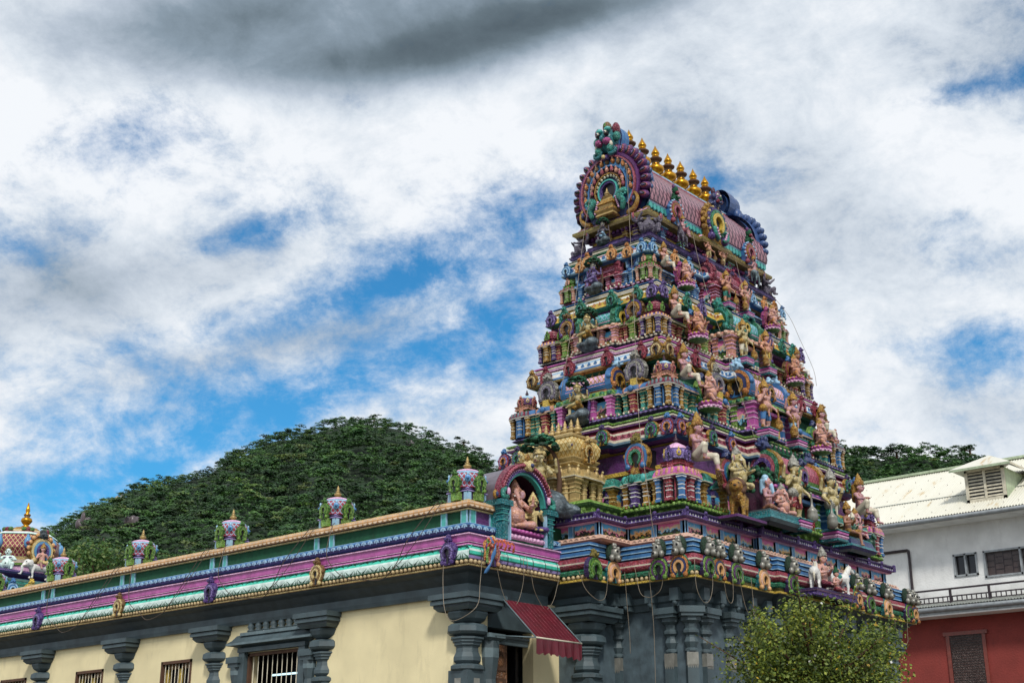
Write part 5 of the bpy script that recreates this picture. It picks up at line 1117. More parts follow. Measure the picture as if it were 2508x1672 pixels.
def ganesha(label, C, vox=.013, ped=.3, side=1, halo=None, name='elephant_headed_statue'):
    t = thing(name, label, 'statue'); sk, lo, gd = C['skin'], C['cloth'], C.get('gold', 'gold'); P = []
    P += [('e', (0, -.03, .27), (.2, .19, .2), sk), ('c', (0, 0, .3), (0, 0, .5), .17, .13, sk), ('c', (-.13, 0, .52), (.13, 0, .52), .075, .075, sk), ('e', (0, .02, .1), (.22, .17, .1), lo)]
    for s in (-1, 1):
        kn = (s*.3, -.16, .1) if s == side else (s*.26, -.2, .13); an = (-s*.02, -.27, .06) if s == side else (s*.2, -.29, -.02)
        P += [('c', (s*.12, -.02, .1), kn, .095, .08, lo if C.get('pants', 1) else sk), ('c', kn, an, .07, .045, sk), ('c', an, (an[0]-s*.07, an[1]-.04, an[2]-.02), .04, .03, sk), ('e', an, (.05, .05, .03), gd)]
        sh = (s*.17, 0, .52); el = (s*.3, -.06, .38); wr = (s*.24, -.22, .36+.05*(s == side))
        P += [('c', sh, el, .055, .046, sk), ('c', el, wr, .046, .035, sk), ('e', ((sh[0]+el[0])/2, -.03, .45), (.062, .062, .025), gd), ('e', wr, (.042, .042, .022), gd)]; hand(P, wr, (wr[0], wr[1]-.05, wr[2]+.01), .034, sk)
        el = (s*.29, .0, .42); wr = (s*.33, -.1, .5)
        P += [('c', (s*.15, .05, .53), el, .045, .038, sk), ('c', el, wr, .036, .028, sk)]; hand(P, wr, (wr[0], wr[1]-.01, wr[2]+.05), .03, sk); P += [('c', (wr[0], wr[1]-.02, wr[2]+.05), (wr[0], wr[1]-.02, wr[2]+.14), .016, .022, gd)]
    elephant_head(P, (0, -.03, .69), .125, sk, side)
    P += [('c', (-.16, -.13, .3), (.12, -.12, .45), .014, .014, gd), ('c', (-.19, -.06, .19), (.19, -.06, .19), .03, .03, gd)]; jewels(P, (0, -.02, .5), .17, gd)
    grow('body', P, vox, t); crown(t, (0, .0, .73), .115, gd, .8, None)
    if ped: lotus(t, .31, ped*.8)
    if halo:
        mb = MB(); kudu(mb, .62, 1.0, halo, TR(0, .22, .0), n=14); mb.build('back_arch', t)
    return t
def sitter(label, C, vox=.012, m=1, mace=None, name='seated_guardian_statue'):
    """crowned figure lounging on the shrine roof, legs hanging over the edge (faces local -y, m = side of the bent knee)"""
    t = thing(name, label, 'statue'); sk, lo, gd = C['skin'], C['cloth'], C.get('gold', 'gold'); P = []
    P += [('c', (0, 0, .12), (0, -.02, .42), .115, .1, sk), ('c', (-.12, 0, .45), (.12, 0, .45), .07, .07, sk), ('e', (0, -.05, .2), (.11, .1, .1), sk), ('e', (0, 0, .08), (.15, .13, .1), lo), ('c', (0, 0, .45), (0, -.01, .55), .05, .045, sk)]
    for s in (-1, 1):
        if s == m: kn, an = (s*.16, -.27, .24), (s*.12, -.24, .0)
        else: kn, an = (s*.14, -.32, .06), (s*.13, -.38, -.22)
        P += [('c', (s*.09, -.03, .09), kn, .095, .075, lo), ('c', kn, tuple(V3(*kn)*.5+V3(*an)*.5), .072, .06, lo), ('c', kn, an, .06, .038, sk), ('c', an, (an[0], an[1]-.1, an[2]-.03), .035, .026, sk), ('e', an, (.048, .048, .025), gd)]
        sh = (s*.17, 0, .45)
        el, wr = ((s*.24, -.12, .33), (s*.17, -.27, .33)) if s == m else ((s*.25, .0, .28), (s*.2, -.14, .16))
        P += [('c', sh, el, .052, .045, sk), ('c', el, wr, .044, .033, sk), ('e', ((sh[0]+el[0])/2, (sh[1]+el[1])/2, (sh[2]+el[2])/2), (.058, .058, .03), gd), ('e', wr, (.04, .04, .025), gd)]; hand(P, wr, (wr[0], wr[1]-.05, wr[2]-.01), .034, sk)
    head(P, (0, -.04, .64), .118, sk, C.get('hair', 'gold')); jewels(P, (0, -.01, .43), .15, gd)
    P += [('c', (0, .08, .66), (0, .11, .36), .1, .07, C.get('hair', 'gold')), ('c', (-.12, -.05, .43), (.1, -.1, .2), .015, .015, gd)]
    grow('body', P, vox, t); crown(t, (0, -.02, .66), .124, gd, 1.1, None)
    if mace:
        mb = MB(); mb.tube([(-m*.05, -.2, .33), (-m*.12, -.3, .1), (-m*.2, -.36, -.12)], .02, gd, 8); mb.ball((-m*.21, -.37, -.18), (.085, .085, .1), gd, 10, 7); mb.build('mace', t)
    return t
def flautist(label, C, vox=.012):
    """flute player resting on a rock under a small round-topped tree; faces local -y"""
    t = thing('flute_player_statue', label, 'statue'); sk, lo, gd = C['skin'], C['cloth'], C.get('gold', 'goldl'); P = []
    P += [('c', (0, 0, .3), (-.02, -.02, .54), .09, .085, sk), ('c', (-.13, -.01, .57), (.1, -.01, .57), .056, .056, sk), ('e', (0, -.02, .27), (.125, .1, .09), lo), ('c', (-.02, -.01, .57), (-.02, -.02, .66), .04, .036, sk),
          ('c', (-.07, -.02, .26), (-.14, -.22, .28), .08, .062, lo), ('c', (-.14, -.22, .28), (-.13, -.24, .04), .055, .035, sk), ('c', (-.13, -.24, .04), (-.15, -.33, .015), .03, .024, sk),
          ('c', (.07, -.02, .26), (.12, -.24, .33), .08, .062, lo), ('c', (.12, -.24, .33), (-.1, -.29, .26), .055, .035, sk), ('c', (-.1, -.29, .26), (-.19, -.31, .24), .03, .024, sk)]
    for s, el, wr in ((-1, (-.22, -.1, .47), (-.03, -.18, .6)), (1, (.24, -.08, .46), (.17, -.18, .6))):
        P += [('c', (s*.13, -.01, .57), el, .042, .036, sk), ('c', el, wr, .036, .027, sk), ('e', ((s*.13+el[0])/2, -.05, .52), (.048, .048, .022), gd)]; hand(P, wr, (wr[0], wr[1]-.03, wr[2]+.03), .028, sk)
    for s in (-1, 1): P += [('c', (s*.11, .04, .56), (s*.26, .03, .5), .036, .03, sk), ('c', (s*.26, .03, .5), (s*.29, -.02, .63), .03, .024, sk)]; hand(P, (s*.29, -.02, .63), (s*.29, -.03, .67), .024, sk)
    head(P, (-.03, -.04, .75), .105, sk, 'black', -.15); jewels(P, (-.01, -.02, .55), .12, gd); P += [('c', (-.1, -.06, .62), (.06, -.1, .36), .013, .013, gd)]
    grow('body', P, vox, t); crown(t, (-.03, -.03, .77), .108, gd, .5, None)
    mb = MB(); mb.tube([(-.08, -.2, .66), (.26, -.22, .64)], .012, 'bronze', 6); mb.build('flute', t)
    Q = [('e', (.08, .02, .1), (.22, .2, .15), 'rock'), ('e', (-.1, -.2, -.04), (.18, .16, .1), 'rock'), ('e', (.16, -.12, .02), (.2, .16, .14), 'rock'), ('e', (.0, .0, -.1), (.3, .24, .1), 'rock')]
    grow('rock', Q, .03, t)
    mb = MB(); mb.tube(bez([(.14, .16, -.05), (.2, .18, .4), (.12, .16, .8), (.0, .08, .98)], 4), [.05-.002*i for i in range(13)], 'purple' if C.get('trunk') else 'brown', 8)
    r2 = random.Random(3)
    for i in range(170):
        a = r2.uniform(0, 2*pi); u = r2.random()**.5; x, y = .3*u*cos(a), .27*u*sin(a)-.06; z = .96+.13*(1-u*u)+r2.uniform(-.03, .03)-.07*(u > .8)
        mb.ball((x, y, z), (r2.uniform(.03, .055), r2.uniform(.03, .055), r2.uniform(.02, .035)), r2.choice(['leafd', 'leafd', 'dgreen', 'green']), 5, 4)
    mb.build('tree_canopy', t)
    return t
def squatter(label, C, vox=.013, wing=True):
    """stout grey dwarf attendant squatting with a round belly"""
    t = thing('squatting_dwarf_statue', label, 'statue'); sk, gd = C['skin'], C.get('gold', 'olive'); P = []
    P += [('e', (0, -.06, .3), (.24, .22, .22), sk), ('c', (0, 0, .32), (0, 0, .56), .19, .14, sk), ('c', (-.17, 0, .58), (.17, 0, .58), .09, .09, sk), ('e', (0, -.28, .29), (.03, .02, .03), 'dark')]
    for s in (-1, 1):
        P += [('c', (s*.16, -.05, .12), (s*.3, -.28, .26), .11, .09, sk), ('c', (s*.3, -.28, .26), (s*.28, -.28, .05), .085, .06, sk), ('c', (s*.28, -.28, .04), (s*.3, -.4, .03), .05, .04, sk),
              ('c', (s*.22, 0, .58), (s*.36, -.1, .46), .07, .06, sk), ('c', (s*.36, -.1, .46), (s*.28, -.26, .44 if s > 0 else .62), .06, .045, sk)]
        hand(P, (s*.28, -.26, .44 if s > 0 else .62), (s*.26, -.31, .45 if s > 0 else .66), .042, sk)
    head(P, (0, -.06, .8), .15, sk, 'bronze'); P += [('e', (0, .04, .98), (.13, .13, .1), 'bronze'), ('c', (-.16, -.1, .56), (.16, -.1, .56), .03, .03, gd)]
    grow('body', P, vox, t)
    if wing:
        mb = MB()
        for s in (-1, 1):
            mb.tube(bez([(s*.2, .12, .5), (s*.45, .15, .62), (s*.52, .12, .85)], 6), [.09-.006*i for i in range(13)], 'bgrey', 8)
            for j in range(4): mb.ball((s*(.28+.06*j), .12, .52+.08*j), (.06, .05, .12), 'rose' if j % 2 else 'bgrey', 7, 5)
        mb.build('wings', t)
    return t
def quad(P, k, L=.5, h=.45, legr=.05, body=.13, head_up=.3, mane=None, kind='horse'):
    """four-legged body facing -x"""
    P += [('c', (-L*.42, 0, h), (0, 0, h*.97), body*1.05, body*.85, k), ('c', (0, 0, h*.97), (L*.42, 0, h*1.02), body*.85, body, k)]
    for s in (-1, 1):
        P += [('c', (-L*.42, s*body*.6, h*.85), (-L*.46, s*body*.7, h*.45), legr*1.3, legr*.85, k), ('c', (-L*.46, s*body*.7, h*.45), (-L*.43, s*body*.7, .06), legr*.8, legr*.6, k), ('e', (-L*.45, s*body*.7, .035), (legr, legr*.8, .035), k),
              ('c', (L*.42, s*body*.55, h*.9), (L*.36, s*body*.7, h*.52), legr*1.7, legr, k), ('c', (L*.36, s*body*.7, h*.52), (L*.5, s*body*.7, h*.3), legr*.95, legr*.7, k), ('c', (L*.5, s*body*.7, h*.3), (L*.47, s*body*.7, .06), legr*.7, legr*.6, k), ('e', (L*.45, s*body*.7, .035), (legr, legr*.8, .035), k)]
    P += [('c', (L*.52, 0, h*1.1), (L*.7, 0, h*.75), .03, .03, mane or k), ('c', (L*.7, 0, h*.75), (L*.68, 0, h*.4), .04, .015, mane or k)]
    if kind == 'horse':
        n = (-L*.75, 0, h+head_up+.02)
        P += [('c', (-L*.45, 0, h*1.1), n, body*.75, body*.45, k), ('c', n, (-L*.98, 0, h+head_up-.1), body*.48, body*.3, k), ('c', (n[0]+.03, .03, n[2]+.03), (n[0]+.03, .035, n[2]+.1), .025, .01, k), ('c', (n[0]+.03, -.03, n[2]+.03), (n[0]+.03, -.035, n[2]+.1), .025, .01, k), ('c', (-L*.4, 0, h*1.3), (n[0]+.07, 0, n[2]+.02), .035, .03, mane or k)]
        for s in (-1, 1): P.append(('e', (n[0]-.05, s*body*.42, n[2]-.01), (.02, .015, .018), 'black'))
    elif kind == 'lion':
        c = (-L*.68, 0, h+head_up*.6); P += [('e', c, (.13, .12, .13), k), ('e', (c[0]-.11, 0, c[2]-.03), (.07, .08, .07), k), ('e', (c[0]-.17, 0, c[2]-.01), (.025, .035, .02), 'black')]
        for i in range(22):
            a = i*2.4; rr = .15; P.append(('e', (c[0]+.05+.02*(i % 3), rr*cos(a), c[2]-.01+rr*sin(a)), (.055, .055, .055), mane or k))
        for s in (-1, 1): P += [('e', (c[0]-.09, s*.06, c[2]+.05), (.02, .02, .02), 'black')]
    else:
        c = (-L*.7, 0, h+head_up*.5); P += [('c', (-L*.45, 0, h), c, body*.8, body*.7, k), ('e', c, (.13, .12, .13), k)]
        tr = [(-.1, 0, -.03), (-.17, 0, -.14), (-.17, 0, -.26), (-.2, 0, -.36), (-.27, 0, -.36)]
        for i in range(4): P.append(('c', tuple(V3(*c)+V3(*tr[i])), tuple(V3(*c)+V3(*tr[i+1])), .06-.01*i, .05-.01*i, k))
        for s in (-1, 1): P += [('e', (c[0]+.05, s*.14, c[2]), (.08, .03, .11), k), ('c', (c[0]-.08, s*.06, c[2]-.07), (c[0]-.2, s*.07, c[2]-.1), .02, .012, 'offw'), ('e', (c[0]-.09, s*.085, c[2]+.03), (.018, .015, .018), 'black')]
def rider(P, C, at, s_=.8, front=(0, -1)):
    """small crowned rider sitting at a point, facing -y"""
    x, y, z = at; q = lambda a, b, c: (x+a*s_, y+b*s_, z+c*s_); sk, lo, gd = C['skin'], C['cloth'], C.get('gold', 'gold')
    P += [('c', q(0, 0, .05), q(0, -.01, .3), .1*s_, .085*s_, sk), ('c', q(-.1, 0, .32), q(.1, 0, .32), .058*s_, .058*s_, sk), ('e', q(0, -.02, .04), (.14*s_, .12*s_, .08*s_), lo), ('c', q(0, 0, .32), q(0, 0, .42), .04*s_, .04*s_, sk)]
    for s in (-1, 1):
        P += [('c', q(s*.07, -.02, .03), q(s*.13, -.2, .06), .075*s_, .06*s_, lo), ('c', q(s*.13, -.2, .06), q(s*.1, -.22, -.16), .05*s_, .035*s_, sk), ('c', q(s*.1, -.22, -.16), q(s*.1, -.3, -.18), .03*s_, .022*s_, sk),
              ('c', q(s*.14, 0, .32), q(s*.22, -.04, .18), .042*s_, .036*s_, sk), ('c', q(s*.22, -.04, .18), q(s*.16, -.16, .24), .036*s_, .026*s_, sk)]
        hand(P, q(s*.16, -.16, .24), q(s*.15, -.2, .26), .028*s_, sk)
    head(P, q(0, -.02, .5), .085*s_, sk, 'black'); jewels(P, q(0, 0, .3), .12*s_, gd)
    return q(0, -.01, .51), .09*s_
def mounted(label, C, kind, mk, mane=None, vox=.013, L=.62, name='mounted_statue'):
    t = thing(name, label, 'statue'); P = []; quad(P, mk, L, .36, .045, .12, .22, mane, kind); grow('mount', P, vox, t)
    P = []; h = rider(P, C, (.02, -.02, .48), .95); o = grow('rider', P, vox, t); crown(t, h[0], h[1], C.get('gold', 'gold'), 1., None)
    mb = MB(); mb.ball((0.02, 0, .44), (.15, .14, .06), C.get('saddle', 'crimson'), 10, 6); mb.build('saddle_cloth', t)
    return t
def seated(label, C, vox=.012, name='seated_statue', beard=None, m=1, one_down=False):
    """cross-legged figure"""
    t = thing(name, label, 'statue'); sk, lo, gd = C['skin'], C['cloth'], C.get('gold', 'gold'); P = []
    P += [('c', (0, 0, .14), (0, -.01, .46), .125, .11, sk), ('c', (-.13, 0, .5), (.13, 0, .5), .075, .075, sk), ('e', (0, -.02, .08), (.2, .16, .09), lo), ('c', (0, 0, .5), (0, -.01, .62), .055, .05, sk)]
    for s in (-1, 1):
        kn = (s*.3, -.17, .08); an = (-s*.04, -.25, .05)
        if one_down and s == m: kn, an = (s*.14, -.3, .1), (s*.12, -.36, -.3)
        P += [('c', (s*.1, -.03, .09), kn, .09, .07, lo), ('c', kn, an, .062, .04, lo if not one_down else sk), ('c', an, (an[0]-s*.06 if kn[0]*an[0] < 0 else an[0], an[1]-.06, an[2]-.02), .036, .028, sk)]
        el = (s*.26, -.04, .34); wr = (s*.12, -.2, .36+.08*(s == m))
        P += [('c', (s*.17, 0, .5), el, .055, .047, sk), ('c', el, wr, .046, .034, sk), ('e', wr, (.04, .04, .022), gd)]; hand(P, wr, (wr[0], wr[1]-.02, wr[2]+.05), .034, sk)
    head(P, (0, -.03, .72), .122, sk, C.get('hair', 'black')); jewels(P, (0, -.01, .48), .15, gd)
    if beard: P += [('c', (0, -.12, .63), (0, -.17, .42), .06, .03, beard), ('e', (0, .02, .84), (.09, .09, .09), beard), ('c', (0, .08, .75), (0, .1, .5), .09, .07, beard)]
    grow('body', P, vox, t)
    if not beard: crown(t, (0, -.02, .74), .126, gd, .9, C.get('disc'))
    return t
# ------------------------------------------------------------------ statues in place
PAL['cowg'] = '#2f5a48'
def put(t, x, y, z, s, rz=0., mirror=False):
    t.location = (x, y, z); t.scale = (s, s, s); t.rotation_euler = (0, 0, rz); return t
GD = 'guardians beside the tower doorways'; GN = 'seated elephant headed statues on the tower front'; SG = 'crowned guardians lounging on corner shrines'; FL = 'flute players under round trees'
def grp(t, g): t['group'] = g; return t
dz = [TIERS[i]['z'][1] for i in range(4)]
dy = [CY0-(HY(dz[i])-.06)-BAYD[i]-.1 for i in range(4)]
DC = [
 (dict(skin='skinc', cloth='red', gold='silver', trim='goldl', club='silverm'), dict(skin='skinc', cloth='turq', gold='silver', trim='offw', club='silverm')),
 (dict(skin='skin', cloth='blue', trim='salmon', disc='gold'), dict(skin='skinp', cloth='bluel', trim='skin', disc='gold')),
 (dict(skin='skinc', cloth='offw', trim='goldl', disc='gold'), dict(skin='salmon', cloth='goldl', trim='yellow', disc='gold')),
 (dict(skin='salmon', cloth='turq', trim='rose', disc='gold'), dict(skin='skin', cloth='salmon', trim='rose', disc='yellow'))]
DL = [
 ('cream guardian in red shorts with silver crown and mace left of the lowest tower doorway', 'cream pot bellied guardian in green shorts right of the lowest tower doorway'),
 ('pink guardian in dark blue leggings left of the yellow edged second doorway', 'pink guardian in pale blue leggings right of the yellow edged second doorway'),
 ('cream guardian in white shorts left of the blue framed red third doorway', 'salmon guardian in gold cloth right of the blue framed red third doorway'),
 ('salmon guardian in green cloth left of the lime topmost tier doorway', 'pink guardian with yellow disc behind the head right of the lime topmost tier doorway')]
sc_ = [1.22, 1.0, .82, .72]
for i in range(4):
    for j, s in enumerate((-1, 1)):
        g_ = grp(guard(DL[i][j], 0, DC[i][j], .014, mirror=-s), GD); ph = (.22, .2, .17, .14)[i]
        put(g_, CX+s*DVX[i], dy[i], dz[i]+.02, sc_[i]); block(g_, .36, .36, ph/sc_[i])
for j, s in enumerate((-1, 1)):
    g_ = grp(guard(('small tan guardian left of the purple door under the wagon roof', 'small tan guardian right of the purple door under the wagon roof')[j], 0, dict(skin='salmon', cloth='skinc', gold='bronze'), .02, -s), GD)
    put(g_, CX+s*.3, CY0-1.08, 13.2, .52); block(g_, .4, .4, .3, 'greyl', 'bluel', 'bluel')
gp = [None, [(5.43, -1.5, 9.14, .7), (10.0, -1.48, 9.14, .68)], [(5.77, -1.08, 10.79, .63), (9.8, -1.07, 10.79, .61)], [(5.97, -.72, 12.1, .57), (9.55, -.72, 12.1, .55)]]
gl = [None, ('pink elephant headed figure on a pink and lime pedestal left of the second tier guardians', 'pink elephant headed figure on a pink and lime pedestal right of the second tier guardians'),
      ('salmon elephant headed figure before bronze arch on the third tier left', 'salmon elephant headed figure on the third tier at right, crimson arch behind'),
      ('small rosy elephant headed figure with magenta arch on the top tier left', 'small rosy elephant headed figure with magenta arch on the top tier right')]
gcol = [None, dict(skin='skin', cloth='salmon'), dict(skin='salmon', cloth='orange'), dict(skin='skin', cloth='orange')]
gh = [None, ('lime', 'green', 'lime', 'rose', 'navy'), ('bronze', 'red', 'gold', 'red', 'blue'), ('magenta', 'rose', 'magenta', 'rose', 'magenta')]
for i in (1, 2, 3):
    for j in (0, 1): put(grp(ganesha(gl[i][j], gcol[i], .016, .3, 1 if j == 0 else 1, gh[i]), GN), *gp[i][j])
# lounging crowned guardians on the corner shrines
sp = [((4.42, -1.8, 7.7, .98), (11.0, -1.8, 7.7, .96)), ((4.9, -1.26, 9.56, .78), (10.6, -1.22, 9.58, .76)), ((5.2, -.9, 11.05, .72), (10.32, -.86, 11.08, .68)), ((5.4, -.55, 12.36, .58), (10.1, -.5, 12.42, .54))]
sl_ = [('big pink guardian with tall gold crown and white trousers on the lowest near corner shrine', 'big pink guardian with gold crown on the lowest far right corner shrine'),
       ('pink gold crowned guardian gripping a golden mace on the second near corner shrine', 'pink gold crowned guardian on the second far right corner shrine'),
       ('pink gold crowned guardian in white trousers on the purple topped third near corner shrine', 'brown gold crowned guardian bending on the third far right corner shrine'),
       ('small pink guardian in gold crown beside the light green topmost corner dome', 'small tan guardian on the topmost far right corner shrine')]
for i in range(4):
    for j in (0, 1):
        c = dict(skin='skinp' if i < 2 else 'skin', cloth='offw')
        if j and i > 1: c = dict(skin='skind', cloth='white', gold='gold')
        put(grp(sitter(sl_[i][j], c, .014, -1, mace=(i == 1 and j == 0)), SG), *sp[i][j], R_(0))
# flute players on the side face
fc = [dict(skin='skinc', cloth='goldl'), dict(skin='skinc', cloth='gold', trunk=1), dict(skin='skinc', cloth='gold'), dict(skin='lavender', cloth='lavender', gold='silver'), dict(skin='bgrey', cloth='bluel', gold='silver')]
fl = ['large cream flute player under dark green foliage before the golden shrine', 'cream flute player beneath a leaning purple trunk on the second tier side', 'yellowish flute player on a grey rock on the third tier side', 'lilac flute player under a dark bushy canopy on the top tier side', 'small grey flute player under the great horseshoe end arch']
fp = [(2.56, .5, 6.86, 1.22), (3.98, .7, 8.93, .78), (4.4, .74, 10.6, .74), (4.72, .8, 11.98, .64), (5.06, .78, 13.2, .5)]
for c, l, p in zip(fc, fl, fp): put(grp(flautist(l, c, .014), FL), *p, -pi/2)
mb = MB(); 
Q = [('e', (2.6, .3, 6.86), (.3, .3, .26), 'rock'), ('e', (2.7, .7, 6.8), (.3, .32, .25), 'rock'), ('e', (2.5, .05, 6.75), (.22, .2, .2), 'rock'), ('e', (2.75, .0, 6.7), (.3, .25, .15), 'rock')]
grow('rock_mount', Q, .04, tower)
# roof level dwarfs and riders
RG = 'grey dwarfs squatting at the roof corners'
put(grp(squatter('grey pot bellied dwarf with brown hair at the near corner below the wagon roof', dict(skin='bgrey', cloth='bgrey'), .02), RG), 5.34, -.22, 13.15, .66, -pi/4)
put(grp(squatter('grey dwarf seen in profile against the sky at the left roof corner', dict(skin='bgrey', cloth='bgrey'), .02), RG), 5.34, 1.62, 13.15, .6, -pi*.72)
put(grp(squatter('grey winged dwarf seen against the sky at the right roof corner', dict(skin='bgrey', cloth='bgrey'), .02), RG), 10.22, -.22, 13.15, .6, pi/4)
put(mounted('pink rider on a grey horned mount below the left blue dormer arch', dict(skin='skinp', cloth='rose', saddle='purpled'), 'horse', 'bgrey', 'white', .02), 6.25, -.5, 13.15, .62, R_(20))
put(mounted('pink rider on a dark grey mount below the right blue dormer arch', dict(skin='skinp', cloth='salmon', saddle='navy'), 'horse', 'greyl', 'greyd', .02), 9.3, -.5, 13.15, .62, R_(200))
# lowest tier groups
lt = thing('lion_statue', 'tan curly maned lion carrying the elephant headed figure on the lowest tier', 'statue'); P = []; quad(P, 'bronze', .5, .42, .06, .15, .22, 'brown', 'lion'); P = [tuple('gold' if q == 'bronze' else q for q in p) for p in P]; grow('body', P, .016, lt); put(lt, 5.15, -2.2, 6.64, 1.0, R_(25))
put(grp(ganesha('cream elephant headed figure riding the curly maned lion on the lowest tier', dict(skin='skinc', cloth='goldl', gold='silver'), .014, 0, 1, ('bronze', 'red', 'blue', 'green', 'navy')), GN), 5.2, -2.17, 7.22, .88)
put(seated('lilac bearded sage in brown cloth seated in the leafy grotto', dict(skin='skinp', cloth='skind', gold='brown', hair='bluel'), .014, 'sage_statue', 'bluel'), 6.08, -2.28, 6.9, .82, R_(15))
put(grp(ganesha('pink elephant headed figure seated beside the bearded sage', dict(skin='skin', cloth='skin', pants=0, gold='silver'), .014, 0), GN), 6.62, -2.3, 6.9, .7, R_(-10))
mb = MB(); mb.sweep(plan(6.35, -2.2, .62, .32), [(-.1, 6.6, 'teal'), (0, 6.66, 'greyd'), (.06, 6.72, 'greyl'), (.03, 6.78, 'teal'), (.03, 6.86, 'teal'), (0, 6.9, 'greyd')], cap='greyd'); mb.build('statue_slab', tower)
mb = MB(); mb.sweep(plan(5.15, -2.2, .5, .26), [(-.1, 6.55, 'greyd'), (.02, 6.58, 'greyd'), (.02, 6.63, 'plum'), (-.1, 6.65, 'plum')], cap='plum'); mb.build('statue_slab', tower)
mb = MB(); mb.sweep(plan(9.66, -2.26, .56, .22), [(-.12, 6.56, 'teal'), (-.02, 6.6, 'greyl'), (.02, 6.66, 'navy'), (-.02, 6.72, 'teal'), (-.06, 6.84, 'navy'), (-.08, 6.88, 'teal')], cap='greyd'); mb.build('statue_slab', tower)
r2 = random.Random(5); mb = MB()
for i in range(220):
    a = r2.uniform(-.15, pi+.15); rr = r2.uniform(.5, .72); mb.ball((6.3+rr*1.05*cos(a), -2.0+r2.uniform(-.18, .12), 7.35+rr*.72*sin(a)), (r2.uniform(.035, .06),)*3, r2.choice(['leafd', 'leafd', 'dgreen', 'dgreen', 'green']), 5, 4)
mb.box(5.75, -1.95, 6.88, 6.9, -1.7, 7.6, 'maroon'); mb.build('leafy_grotto', tower)
put(seated('tan goddess with one leg lowered over the dark slab right of the lowest doorway', dict(skin='skind', cloth='gold'), .014, 'seated_statue', None, 1, True), 9.32, -2.3, 6.92, .72, R_(5))
put(seated('small green faced figure between the tan goddess and pink elephant headed figure', dict(skin='facegreen', cloth='gold', gold='offw'), .016, 'seated_statue'), 9.6, -2.28, 6.95, .5)
put(grp(ganesha('pink elephant headed figure in crimson cloth just right of the tan goddess', dict(skin='skinp', cloth='crimson'), .014, 0, -1), GN), 9.98, -2.16, 6.98, .68)
lt = thing('bull_statue', 'small dark green bull standing below the far right lowest guardian', 'statue'); P = []; quad(P, 'cowg', .5, .4, .05, .14, .18, 'dgreen', 'horse'); grow('body', P, .016, lt); put(lt, 10.4, -2.2, 6.64, .66, R_(60))
# horse group on the lower cornice
HG = 'white horses of the rider group on the lower cornice'
for x, l, rz in ((6.95, 'white horse seen from behind at the left of the cornice rider group', R_(205)), (7.85, 'white horse rearing its head at the right of the cornice rider group', R_(160))):
    lt = thing('horse_statue', l, 'statue', group=HG); P = []; quad(P, 'white', .62, .46, .05, .15, .3, 'offw', 'horse'); grow('body', P, .016, lt); put(lt, x, -2.72, 5.45, .72, rz)
    mb = MB(); mb.ball((0, 0, .5), (.16, .155, .1), 'turq' if x < 8 else 'pink', 10, 6); mb.build('saddle_cloth', lt)
put(seated('pink silver crowned ruler in crimson seated between the two white horses', dict(skin='skin', cloth='crimson', gold='silver'), .014, 'seated_statue'), 7.38, -2.66, 5.56, .78)
put(seated('small dark garlanded figure below the ruler between the white horses', dict(skin='skin', cloth='red', gold='dgreen'), .016, 'seated_statue'), 7.45, -2.9, 5.46, .48)
mb = MB(); mb.sweep(plan(7.4, -2.62, .8, .3), [(-.05, 5.3, 'plum'), (0, 5.32, 'purple'), (0, 5.4, 'purple'), (.03, 5.41, 'pinkl'), (.03, 5.45, 'purpled')], cap='purpled'); mb.build('statue_slab', tower)
# ------------------------------------------------------------------ arched niche on the hall roof
ni = thing('arched_niche', 'teal pillared arched niche with red and purple arch bands at the hall corner', 'shrine')
nx = 1.6
mb = MB()
n = 20; A = lambda r, a: (nx+r*cos(a), 6.66+r*1.03*sin(a))
outer = [A(.68, pi*i/n) for i in range(n+1)]; inner = [A(.53, pi*i/n) for i in range(n+1)]
for rs, ks in ((outer, 'bgrey'),):
    for i in range(n):
        (xa, za), (xb, zb) = rs[i], rs[i+1]; mb.add([(xa, .2, za), (xb, .2, zb), (xb, 1.45, zb), (xa, 1.45, za)], [(0, 3, 2, 1)], 'vault', True)
        (xa, za), (xb, zb) = inner[i], inner[i+1]; mb.add([(xa, .2, za), (xb, .2, zb), (xb, 1.0, zb), (xa, 1.0, za)], [(0, 1, 2, 3)], 'maroon', True)
mb.box(nx-.68, .2, 5.95, nx-.53, 1.45, 6.66, 'vault'); mb.box(nx+.53, .2, 5.95, nx+.68, 1.45, 6.66, 'vault')
mb.prism([(nx-.6, 5.95), (nx+.6, 5.95)]+[A(.6, a) for a in np.linspace(0, pi, 14)], 1.0, 1.05, 'maroon'); mb.build('vault', ni)
mb = MB()
for r0, r1, y, k in ((.53, .575, .1, 'teall'), (.575, .6, .06, 'purple'), (.6, .64, .09, 'lavender'), (.64, .74, .06, 'crimson')): mb.ringarc((nx, 6.66), r0, r1, R_(2), R_(178), y, .22, k, 24, 1.03)
for i in range(34):
    a = R_(5)+R_(170)*i/33; x, z = A(.69, a); mb.ball((x, .05, z), (.035, .04, .035), 'rose', 6, 4); x, z = A(.62, a); mb.ball((x, .075, z), .016, 'pinkl', 5, 3)
mb.lathe((nx, .08, 7.36), [(.0, -.1), (.09, -.06), (.1, 0), (.06, .08), (.02, .12)], 8, 'goldl'); mb.ball((nx, -.02, 7.36), (.1, .05, .11), 'goldl', 10, 6); mb.ball((nx, -.06, 7.36), .045, 'navy', 8, 5); mb.ball((nx, .06, 7.52), (.06, .05, .08), 'gold', 7, 5)
